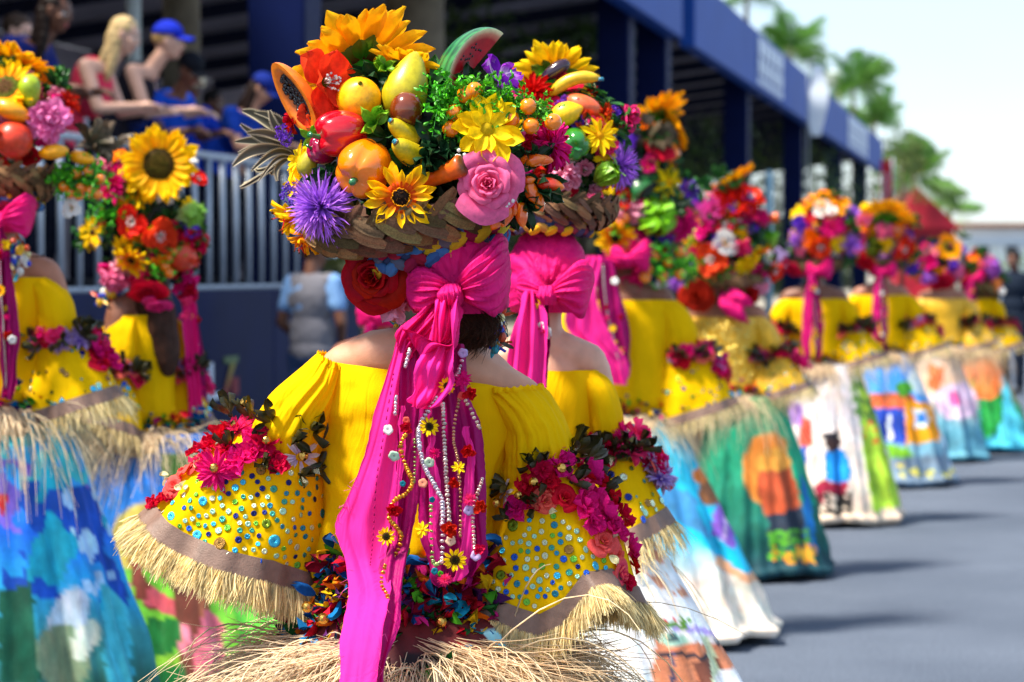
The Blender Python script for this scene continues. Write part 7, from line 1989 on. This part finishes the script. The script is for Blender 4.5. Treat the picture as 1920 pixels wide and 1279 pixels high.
H3.g('lettuce', 1228, 415, 120, do=-.10, n=14, d=(.1, -.9, .3), c0=srgb(190, 214, 70), c1=srgb(120, 190, 20), label='bright green lettuce head'); H3.f('dahlia', 1188, 372, 70, do=-.08, c1=srgb(170, 12, 24)); H3.f('gerbera_sun', 1154, 446, 80, do=-.10, d=(-.1, -.95, -.3))
H3.kumquats([(1150, 412), (1163, 420), (1140, 425), (1172, 408), (1275, 472), (1253, 492), (1274, 515), (1243, 518), (1215, 505), (1228, 480), (1210, 520)], 22, [(1150, 418, 60), (1240, 495, 80), (1265, 500, 50)], do=-.11)
H3.f('blossom', 1182, 482, 56, do=-.08, c1='coral'); H3.f('dahlia', 1284, 425, 70, do=-.04, c1='magenta'); H3.f('blossom', 1190, 515, 50, do=-.06, c1='magenta'); H3.f('daisy', 1240, 532, 36, do=-.06, c1='white'); H3.f('daisy', 1232, 345, 50, do=-.07, c1='yellow'); H3.f('lily', 1200, 395, 60, do=-.06, c1='red', c0='red')

# dancer with the glittering gold back
SK4 = dict(cx=1400, r1=.40, hx=.02, bg=[(650, srgb(150, 110, 60)), (800, srgb(30, 150, 110)), (1055, srgb(20, 60, 70))],
    shapes=[('ell', srgb(220, 130, 50), 1440, 880, 46, 70), ('ell', srgb(178, 76, 44), 1462, 915, 42, 66), ('ell', srgb(224, 150, 60), 1452, 862, 40, 22, -.2), ('poly', srgb(40, 50, 66), [(1440, 968), (1510, 950), (1520, 1010), (1440, 1030)]), ('poly', srgb(24, 150, 110), [(1460, 780), (1490, 790), (1530, 950), (1500, 940), (1480, 860)]),
            ('poly', srgb(20, 110, 180), [(1500, 880), (1520, 940), (1534, 1040), (1510, 1020)]), ('dabs', srgb(90, 170, 50), [(1440, 1000), (1520, 990), (1530, 1050), (1440, 1050)], 60, -.1), ('dabs', srgb(240, 150, 40), [(1440, 1025), (1530, 1020), (1530, 1055), (1440, 1055)], 66, -.05), ('ell', srgb(236, 170, 50), 1512, 1038, 16, 12)])
rD, DD_, kD = dancer('dancer with a glittering gold back and two red roses at her neck', 1362, 594, 376, SKIN_M, glitter=True, seed=7, tails=False, skirt_kw=SK4, bow=False, spread=1.08)
bow_loop(rD, [(1352, 548, 1360, 552, -.14, .02), (1350, 570, 1390, 570, -.17, .03), (1362, 590, 1400, 596, -.17, .03), (1390, 604, 1408, 606, -.15, .01)], DD_, amp=.15, seed=2)
bow_loop(rD, [(1368, 540, 1378, 540, -.14, .02), (1360, 560, 1400, 556, -.16, .04), (1372, 580, 1412, 572, -.15, .03)], DD_, amp=.15, seed=3)
Gd = tfm_pts = None
mbs = MB(); sg_ = sequin_geo()
for i in range(420):
    a_i = rng.uniform(.15, math.pi - .15)
    p_ = P(1362 + .176 * 376 * math.cos(a_i) * 1.06, rng.uniform(600, 715), DD_ - .122 * math.sin(a_i))
    mbs.add(sg_, 0, facing(p_, (math.cos(a_i) + rng.normal(0, .3), -math.sin(a_i), rng.normal(.25, .35)), rng.uniform(.004, .007)), srgb(250, 220, 110))
put('gold_spangles', mbs.mesh('gold_spangles', MT['foil']), rD, I4, kind='stuff')
H4 = Headdress(DD_, 'headdress topped by a red gerbera and orange sunflower, fourth in the row', 1368, 440, 88)
H4.filler(200, .95, 1.05); H4.extra(30, 44, 1.05)
basket(H4.root, P(1368, 520, DD_), .16, .05, RY(0))
H4.f('sunflower', 1372, 342, 112, do=.02, d=(-.5, .1, .85), c0='gold', c1='gold'); H4.f('daisy', 1378, 386, 92, do=-.12, d=(0, -.95, .15), c1='red', cc='gold', n=14, layers=3); H4.f('dahlia', 1335, 396, 78, do=-.1, d=(-.3, -.9, .2), c1=srgb(226, 80, 170)); H4.f('poppy', 1404, 372, 60, do=-.08, c1='redorange')
H4.g('carrot', 1432, 412, 60, do=-.05, d=(.95, -.1, .15)); H4.f('daisy', 1382, 438, 66, do=-.12, c1='gold', c0='yellow'); H4.f('poppy', 1360, 456, 56, do=-.17, d=(-.1, -1, 0), c1='white', cc='gold'); H4.f('poppy', 1334, 486, 70, do=-.15, d=(-.2, -.95, -.1), c1='redorange'); H4.f('daisy', 1400, 500, 60, do=-.13, c1='yellow')
H4.f('dahlia', 1282, 424, 64, do=-.03, c1='magenta'); H4.g('mango', 1306, 438, 52, do=-.08, d=(.5, 0, 1), c=srgb(170, 190, 40)); H4.f('daisy', 1296, 452, 44, do=-.08, c1='gold'); H4.f('daisy', 1310, 418, 44, do=-.08, c1='orange')
H4.f('rose', 1305, 553, 60, do=-.12, d=(-.1, -1, 0), c1=srgb(180, 6, 14), c0=srgb(130, 0, 10)); H4.f('rose', 1404, 550, 44, do=-.1, d=(.1, -1, 0), c1=srgb(180, 6, 14), c0=srgb(130, 0, 10))
H4.f('peony', 1424, 540, 44, do=-.06, c1='lightpink'); H4.f('poppy', 1450, 505, 50, do=-.05, c1='redorange'); H4.f('poppy', 1432, 480, 50, do=-.07, c1='redorange', c0='orange'); H4.g('lettuce', 1444, 450, 52, do=-.05, n=8); H4.f('blossom', 1390, 464, 44, do=-.15, c1='hotpink'); H4.f('daisy', 1440, 482, 30, do=-.1, c1='white')
H4.f('dahlia', 1270, 530, 50, do=-.02, c1='purple'); H4.kumquats([(1365, 520), (1342, 522), (1320, 508)], 14, [(1350, 515, 50), (1290, 500, 60)], do=-.13); H4.f('blossom', 1405, 425, 40, do=-.1, c1='violet'); H4.f('blossom', 1318, 470, 40, do=-.1, c1='orange')

# fifth
SK5 = dict(cx=1555, r1=.43, hx=.0, bg=[(600, srgb(200, 190, 190)), (780, srgb(206, 196, 196)), (900, srgb(220, 204, 190)), (960, srgb(200, 180, 160))],
    shapes=[('poly', srgb(168, 206, 60), [(1605, 700), (1640, 760), (1690, 950), (1640, 960), (1620, 860)]), ('dabs', srgb(90, 130, 60), [(1590, 660), (1640, 700), (1640, 800), (1600, 780)], 40, -.1), ('dabs', srgb(220, 90, 50), [(1620, 790), (1650, 790), (1650, 830), (1620, 830)], 50, .1),
            ('poly', srgb(20, 130, 206), [(1548, 846), (1570, 838), (1594, 858), (1598, 900), (1580, 910), (1548, 900)]), ('ell', srgb(60, 40, 40), 1562, 828, 14, 18), ('ell', srgb(30, 26, 36), 1556, 816, 17, 7), ('poly', srgb(150, 30, 60), [(1530, 902), (1590, 906), (1590, 928), (1546, 926), (1540, 950), (1526, 950)]), ('dabs', srgb(40, 36, 34), [(1528, 928), (1600, 926), (1600, 965), (1528, 965)], 55, -.25),
            ('poly', srgb(206, 80, 60), [(1496, 780), (1522, 786), (1524, 838), (1500, 840)]), ('poly', srgb(150, 110, 190), [(1478, 750), (1504, 758), (1500, 800), (1476, 790)]), ('poly', srgb(30, 80, 170), [(1500, 838), (1516, 838), (1510, 876), (1498, 870)])])
rE, DE_, kE = dancer('dancer whose skirt shows a seated man in blue, fifth in the row', 1527, 560, 311, SKIN_D, seed=9, spread=1.1, skirt_kw=SK5, detail=.6, tail_dx=-8)
H5 = Headdress(DE_, 'headdress with purple asters on both sides and white bloom on top, fifth in the row', 1545, 438, 68)
H5.filler(150, .9, 1.05); H5.extra(34, 36, 1.1); basket(H5.root, P(1532, 492, DE_), .15, .05, RY(0))
for k_, x_, y_, z_, kw in (('daisy', 1530, 378, 48, dict(c1='gold')), ('daisy', 1568, 382, 52, dict(c1='gold')), ('poppy', 1545, 396, 44, dict(c1='white')), ('dahlia', 1560, 426, 54, dict(c1='magenta', cc='gold')), ('aster', 1596, 462, 56, dict(c1='purple', N=120)), ('aster', 1494, 450, 46, dict(c1='purple', N=120)), ('blossom', 1502, 418, 34, dict(c1='violet')),
                           ('poppy', 1540, 462, 44, dict(c1='redorange')), ('daisy', 1572, 456, 38, dict(c1='yellow')), ('rose', 1484, 504, 36, dict(c1='crimson')), ('blossom', 1520, 448, 34, dict(c1='orange')), ('blossom', 1470, 480, 36, dict(c1='lilac')), ('blossom', 1500, 470, 30, dict(c1='pink')), ('daisy', 1558, 402, 34, dict(c1='yellow'))):
    H5.f(k_, x_, y_, z_ * 1.15, **kw)
# sixth
SK6 = dict(cx=1660, r1=.44, hx=.05, bg=[(600, srgb(60, 140, 220)), (730, srgb(70, 150, 226)), (820, srgb(120, 170, 190)), (900, srgb(90, 110, 130))],
    shapes=[('ell', srgb(206, 226, 240), 1742, 712, 40, 30), ('poly', srgb(196, 90, 50), [(1610, 738), (1716, 742), (1722, 768), (1612, 766)]), ('poly', srgb(32, 66, 170), [(1634, 768), (1698, 766), (1700, 832), (1640, 830)]), ('poly', srgb(236, 150, 20), [(1698, 748), (1748, 758), (1764, 826), (1700, 834)]), ('poly', srgb(224, 230, 240), [(1712, 770), (1738, 768), (1742, 800), (1716, 804)]), ('ell', srgb(40, 110, 200), 1726, 785, 9, 11),
            ('poly', srgb(220, 226, 236), [(1664, 780), (1672, 780), (1674, 826), (1666, 826)]), ('ell', srgb(70, 150, 40), 1694, 728, 16, 16), ('poly', srgb(110, 170, 40), [(1640, 832), (1700, 838), (1720, 862), (1650, 866)]), ('poly', srgb(110, 130, 150), [(1650, 862), (1800, 850), (1810, 900), (1650, 900)]), ('poly', srgb(170, 190, 210), [(1750, 700), (1780, 760), (1800, 890), (1780, 880), (1760, 800)]), ('dabs', srgb(210, 200, 90), [(1660, 870), (1800, 870), (1800, 895), (1660, 895)], 30, .2)])
rF, DF_, kF = dancer('dancer with a long pink scarf end over a skirt painted with blue sky and houses', 1652, 553, 264, SKIN_M, seed=11, spread=1.2, vs=1.06, skirt_kw=SK6, detail=.6, tail_dx=-6)
H6 = Headdress(DF_, 'headdress crowned by a golden half sunflower, sixth in the row', 1655, 445, 64)
H6.filler(150, .9, 1.0); H6.extra(34, 34, 1.0); basket(H6.root, P(1655, 490, DF_), .15, .05, RY(0))
for k_, x_, y_, z_, kw in (('sunflower', 1662, 410, 92, dict(c0='gold', c1='gold', d=(.1, .5, .7))), ('peony', 1620, 410, 36, dict(c1='pink')), ('peony', 1660, 432, 36, dict(c1='pink')), ('poppy', 1690, 464, 46, dict(c1='redorange')), ('daisy', 1612, 430, 32, dict(c1='orange')), ('daisy', 1712, 478, 38, dict(c1='gold')), ('rose', 1622, 492, 34, dict(c1='crimson')), ('poppy', 1680, 432, 30, dict(c1='orange')),
                           ('blossom', 1708, 500, 34, dict(c1='violet')), ('blossom', 1640, 462, 34, dict(c1='olive')), ('daisy', 1700, 455, 30, dict(c1='orange')), ('blossom', 1600, 470, 34, dict(c1='pink')), ('daisy', 1658, 460, 34, dict(c1='yellow'))):
    H6.f(k_, x_, y_, z_ * 1.15, **kw)
# seventh: hidden scarf, yellow glittering back
SK7 = dict(cx=1752, r1=.42, bg=[(600, srgb(40, 120, 150)), (720, srgb(230, 190, 160)), (800, srgb(90, 150, 170))], shapes=[('ell', srgb(226, 190, 214), 1796, 752, 40, 34), ('ell', srgb(220, 90, 150), 1790, 750, 10, 14), ('poly', srgb(230, 110, 60), [(1740, 680), (1770, 690), (1760, 740), (1738, 730)])])
rG, DG_, kG = dancer('dancer with a plain yellow back and no hanging scarf, seventh in the row', 1768, 560, 234, SKIN_M, seed=13, spread=1.15, skirt_kw=SK7, detail=.5, tails=False, bow=False, glitter=True)
H7 = Headdress(DG_, 'small far headdress with one upright orange sunflower, seventh in the row', 1768, 492, 44)
H7.filler(110, .9, 1.0); H7.extra(26, 30, 1.0)
for k_, x_, y_, z_, kw in (('sunflower', 1779, 464, 46, dict(c0='gold', c1='gold', d=(.2, -.9, .2))), ('daisy', 1764, 512, 28, dict(c1='gold')), ('rose', 1765, 530, 34, dict(c1='crimson')), ('blossom', 1746, 490, 30, dict(c1='magenta')), ('blossom', 1742, 520, 32, dict(c1='purple')), ('blossom', 1795, 510, 30, dict(c1='pink')), ('blossom', 1784, 498, 26, dict(c1='violet')), ('daisy', 1750, 470, 24, dict(c1='pink'))):
    H7.f(k_, x_, y_, z_ * 1.2, **kw)
SK8 = dict(cx=1820, r1=.48, hx=.05, bg=[(560, srgb(120, 160, 90)), (700, srgb(220, 120, 70)), (760, srgb(60, 150, 80)), (835, srgb(40, 130, 160))],
    shapes=[('ell', srgb(230, 196, 220), 1800, 756, 36, 32), ('ell', srgb(220, 90, 150), 1794, 752, 10, 12), ('poly', srgb(236, 110, 50), [(1830, 690), (1846, 740), (1870, 700), (1872, 750), (1830, 750)]), ('poly', srgb(30, 140, 60), [(1840, 760), (1890, 730), (1880, 800), (1840, 830)]), ('poly', srgb(20, 110, 60), [(1780, 790), (1840, 790), (1840, 835), (1780, 835)]), ('poly', srgb(80, 190, 210), [(1880, 700), (1930, 830), (1860, 835), (1880, 780)]), ('poly', srgb(230, 230, 214), [(1812, 790), (1830, 790), (1832, 830), (1816, 830)])])
rH, DH_, kH = dancer('last dancer in the row, with flower painted skirt, nearest the person in navy', 1822, 560, 222, SKIN_M, seed=15, spread=1.15, vs=1.1, skirt_kw=SK8, detail=.5, tail_dx=-4)
H8 = Headdress(DH_, 'last headdress in the row, brown basket edge with lilac and orange blooms', 1836, 512, 42)
H8.filler(110, 1, .9); H8.extra(26, 28, .9); basket(H8.root, P(1842, 532, DH_), .17, .07, RY(R(30)))
for k_, x_, y_, z_, kw in (('daisy', 1826, 490, 32, dict(c1='orange')), ('peony', 1860, 504, 46, dict(c1='purple', c0='pink')), ('mangoX', 0, 0, 0, {}), ('rose', 1806, 514, 26, dict(c1='crimson')), ('blossom', 1792, 520, 30, dict(c1='violet')), ('blossom', 1844, 496, 28, dict(c1='pink')), ('daisy', 1872, 532, 30, dict(c1='orange')), ('blossom', 1880, 516, 24, dict(c1='lilac'))):
    if z_: H8.f(k_, x_, y_, z_, **kw)
H8.g('mango', 1868, 534, 32, do=-.12, c='orange')
H8.f('button', 1879, 546, 14, do=-.15, d=(0, -1, .3), c1='white')

# ---- dancers on the left
SKL = dict(cx=8, r1=.52, hx=-.02, bg=[(780, srgb(60, 176, 206)), (900, srgb(50, 150, 226)), (1000, srgb(24, 100, 214)), (1100, srgb(30, 150, 210)), (1180, srgb(50, 140, 150)), (1300, srgb(40, 90, 70))],
    shapes=[('dabs', srgb(60, 180, 190), [(0, 800), (200, 800), (220, 960), (0, 940)], 14, .0), ('dabs', srgb(110, 90, 190), [(0, 860), (160, 880), (190, 1000), (0, 1000)], 17, .2), ('dabs', srgb(14, 70, 170), [(40, 900), (230, 920), (240, 1160), (0, 1100)], 11, .05), ('dabs', srgb(150, 190, 230), [(60, 860), (200, 900), (240, 1279), (100, 1200)], 22, .32),
            ('dabs', srgb(20, 150, 180), [(80, 860), (200, 860), (200, 1200), (40, 1150)], 13, .25), ('poly', srgb(20, 80, 60), [(0, 1110), (60, 1090), (76, 1279), (0, 1279)]), ('ell', srgb(180, 196, 214), 130, 1160, 36, 60, .3), ('ell', srgb(120, 140, 110), 120, 1230, 50, 60), ('ell', srgb(196, 206, 190), 160, 1200, 24, 40, .5), ('poly', srgb(60, 170, 190), [(190, 1080), (240, 1150), (250, 1300), (200, 1300)]), ('ell', srgb(190, 40, 40), 4, 945, 9, 20)])
rL, DL_, kL = dancer('leftmost dancer, cut by the picture edge, with a blue water painting on her skirt', -8, 520, 640, SKIN_M, seed=21, spread=.95, skirt_kw=SKL, tail_dx=-6)
H9 = Headdress(DL_, 'leftmost headdress, cut by the picture edge, with pink peony and pomegranate', 15, 215, 110)
H9.filler(200, 1, .85); H9.extra(24, 52, .8); basket(H9.root, P(15, 318, DL_), .145, .085, RY(R(3)))
rag_braid(H9.root, P(5, 378, DL_), .10, RY(0), n=18, th=.022)
H9.f('sunflower', 30, 120, 170, do=.02, d=(.35, .2, .8), c0='gold', c1='gold'); H9.f('sunflower', 10, 165, 130, do=-.12, d=(-.1, -.8, .5), c0='orange', c1='yellow'); H9.g('squash', 56, 172, 66, do=-.14, d=(.1, 0, -1), c=srgb(150, 180, 30)); H9.g('mango', 20, 206, 74, do=-.16, d=(.9, 0, -.4), c=srgb(240, 160, 10))
H9.f('peony', 90, 229, 92, do=-.13, d=(.3, -.9, .1), c1=srgb(246, 150, 206), c0=srgb(238, 110, 180)); H9.g('pomegranate', 26, 262, 70, do=-.16, d=(-.5, -.6, .3)); H9.f('lily', 122, 196, 70, do=-.05, d=(.8, -.5, .3), c1='redorange', c0='red'); H9.g('mango', 100, 285, 56, do=-.13, d=(.9, 0, .1)); H9.g('mango', 152, 296, 50, do=-.08, d=(.9, -.2, -.2))
H9.kumquats([(143, 326), (165, 322), (188, 336), (120, 350), (132, 362), (152, 352), (170, 358), (182, 364), (148, 366)], 20, [(140, 335, 80), (170, 340, 80), (120, 340, 60)], do=-.08); H9.f('poppy', 134, 390, 44, do=-.06, d=(.1, -1, 0), c1='white', cc='gold'); H9.f('lily', 100, 180, 60, do=-.0, c1='orange', c0='red'); H9.g('pineapple_top', 165, 272, 100, do=0, d=(.7, 0, .5)); H9.f('blossom', 84, 262, 40, do=-.1, c1='magenta')
beads(rL, 28, 485, DL_, 50, 28, 34, 8, -.10)

SKM = dict(cx=300, r1=.62, hx=.08, bg=[(780, srgb(40, 90, 160)), (900, srgb(30, 110, 200)), (1040, srgb(50, 130, 210)), (1070, srgb(110, 190, 70)), (1180, srgb(90, 190, 60)), (1300, srgb(70, 170, 50))],
    shapes=[('poly', srgb(70, 110, 50), [(300, 850), (400, 850), (380, 900), (300, 900)]), ('poly', srgb(120, 200, 60), [(205, 1080), (420, 1060), (470, 1300), (200, 1300)]), ('ell', srgb(214, 192, 90), 262, 1008, 56, 62, .5), ('ell', srgb(190, 160, 60), 275, 1030, 50, 40, .5), ('poly', srgb(130, 62, 50), [(244, 1050), (262, 1056), (298, 1130), (286, 1150), (252, 1118)]), ('poly', srgb(220, 96, 110), [(284, 1096), (334, 1130), (330, 1156), (270, 1134)]),
            ('poly', srgb(110, 56, 44), [(322, 1076), (372, 1086), (378, 1180), (372, 1300), (336, 1300), (330, 1180)]), ('ell', srgb(90, 50, 40), 340, 1095, 20, 22), ('poly', srgb(170, 100, 70), [(366, 1090), (392, 1110), (400, 1180), (380, 1190)]), ('poly', srgb(226, 110, 130), [(384, 1140), (416, 1160), (432, 1300), (384, 1300), (360, 1230)]), ('ell', srgb(236, 130, 150), 345, 1200, 12, 30),
            ('dabs', srgb(30, 110, 50), [(240, 1160), (340, 1160), (340, 1300), (240, 1300)], 16, .05), ('ell', srgb(140, 200, 60), 300, 1250, 40, 20, -.4), ('ell', srgb(30, 120, 60), 320, 1270, 26, 24), ('ell', srgb(216, 150, 140), 228, 1096, 14, 10)])
rM, DM_, kM = dancer('dancer turned left with long brown hair and thin pink ribbons, second from the left', 268, 590, 560, SKIN_D, yaw=R(48), seed=23, skirt_kw=SKM, bow=False, spread=.64, hair=True,
    tail_rows=[([(300, 556, 330, 556, -.1), (296, 620, 330, 620, -.12), (302, 700, 336, 700, -.12), (312, 780, 344, 780, -.12), (318, 870, 342, 870, -.12)], MT['pink']), ([(316, 556, 344, 556, -.09), (326, 620, 352, 630, -.1), (336, 700, 362, 705, -.1), (346, 780, 372, 785, -.1), (356, 830, 378, 830, -.1)], MT['magenta'])])
H10 = Headdress(DM_, 'headdress with one big round sunflower above red poppies and pale cabbage', 275, 400, 120)
H10.filler(240, .85, 1.2); H10.extra(34, 50, 1.25)
H10.f('sunflower', 298, 308, 148, do=-.17, d=(.02, -1, .05), c0='gold', c1='yellow', ci=srgb(84, 66, 12), co=srgb(70, 50, 10), n=26, label='biggest round sunflower, facing the viewer', split=True)
H10.f('dahlia', 216, 346, 90, do=-.1, d=(-.4, -.9, .2), c1='magenta', cc='gold'); H10.f('poppy', 250, 414, 72, do=-.14, c1='redorange', cc='white', cd='black'); H10.f('poppy', 300, 438, 76, do=-.15, c1='redorange', cc='white'); H10.g('lettuce', 352, 408, 96, do=-.08, n=12, d=(.95, -.2, .1), c0=srgb(226, 232, 180), c1=srgb(130, 186, 60), label='pale green cabbage')
H10.f('daisy', 174, 436, 66, do=-.08, d=(-.4, -.9, .1), c1='yellow', cc='brown', n=9); H10.f('gerbera_sun', 247, 487, 74, do=-.15); H10.g('pomegranate', 340, 480, 60, do=-.08, d=(.7, -.5, -.3)); H10.f('peony', 214, 524, 66, do=-.1, c1='pink'); H10.f('rose', 274, 546, 66, do=-.13, c1='crimson'); H10.f('blossom', 346, 524, 60, do=-.06, c1='magenta'); H10.f('blossom', 350, 548, 50, do=-.05, c1='crimson')
H10.f('daisy', 300, 490, 36, do=-.14, c1='orange'); H10.kumquats([(316, 484), (326, 472), (310, 500), (318, 512)], 20, [(300, 500, 70), (330, 470, 50), (200, 400, 70)], do=-.12); H10.f('blossom', 215, 310, 60, do=-.02, d=(-.4, -.8, .5), c1=srgb(150, 30, 80)); H10.f('daisy', 360, 466, 40, do=-.02, c1='gold'); H10.f('rose', 296, 572, 56, do=-.12, c1='hotpink', c0='magenta'); H10.f('blossom', 225, 500, 50, do=-.1, c1='lightpink'); H10.g('pineapple_top', 200, 285, 110, do=.06, d=(-.2, .3, .9)); H10.f('daisy', 355, 388, 40, do=-.09, c1='yellow')
for x_, y_ in ((345, 590), (350, 560)): H10.f('blossom', x_, y_, 30, do=-.1, c1='hotpink')
beads(rM, 205, 560, DM_, 40, 22, 16, 7, -.05)

# dancer glimpsed between the vest man and the sharp dancer
SKN = dict(cx=700, r1=.45, bg=[(600, srgb(40, 120, 160)), (900, srgb(180, 150, 90))], shapes=[])
rN, DN_, kN = dancer('dancer almost hidden behind the sharp one, left of her neck', 706, 668, 430, SKIN_M, seed=27, skirt_kw=SKN, detail=.4, tails=True, tail_dx=-16)
H11 = Headdress(DN_, 'headdress mostly hidden behind the deep red rose and bow', 716, 500, 52)
H11.filler(90, 1, .8); H11.extra(12, 40, .8)
for i, (k_, c_) in enumerate((('rose', 'crimson'), ('blossom', 'pink'), ('daisy', 'gold'), ('poppy', 'redorange'), ('blossom', 'magenta'), ('daisy', 'yellow'))):
    H11.f(k_, 690 + 12 * i, 480 + 18 * (i % 3), 44, c1=c_)
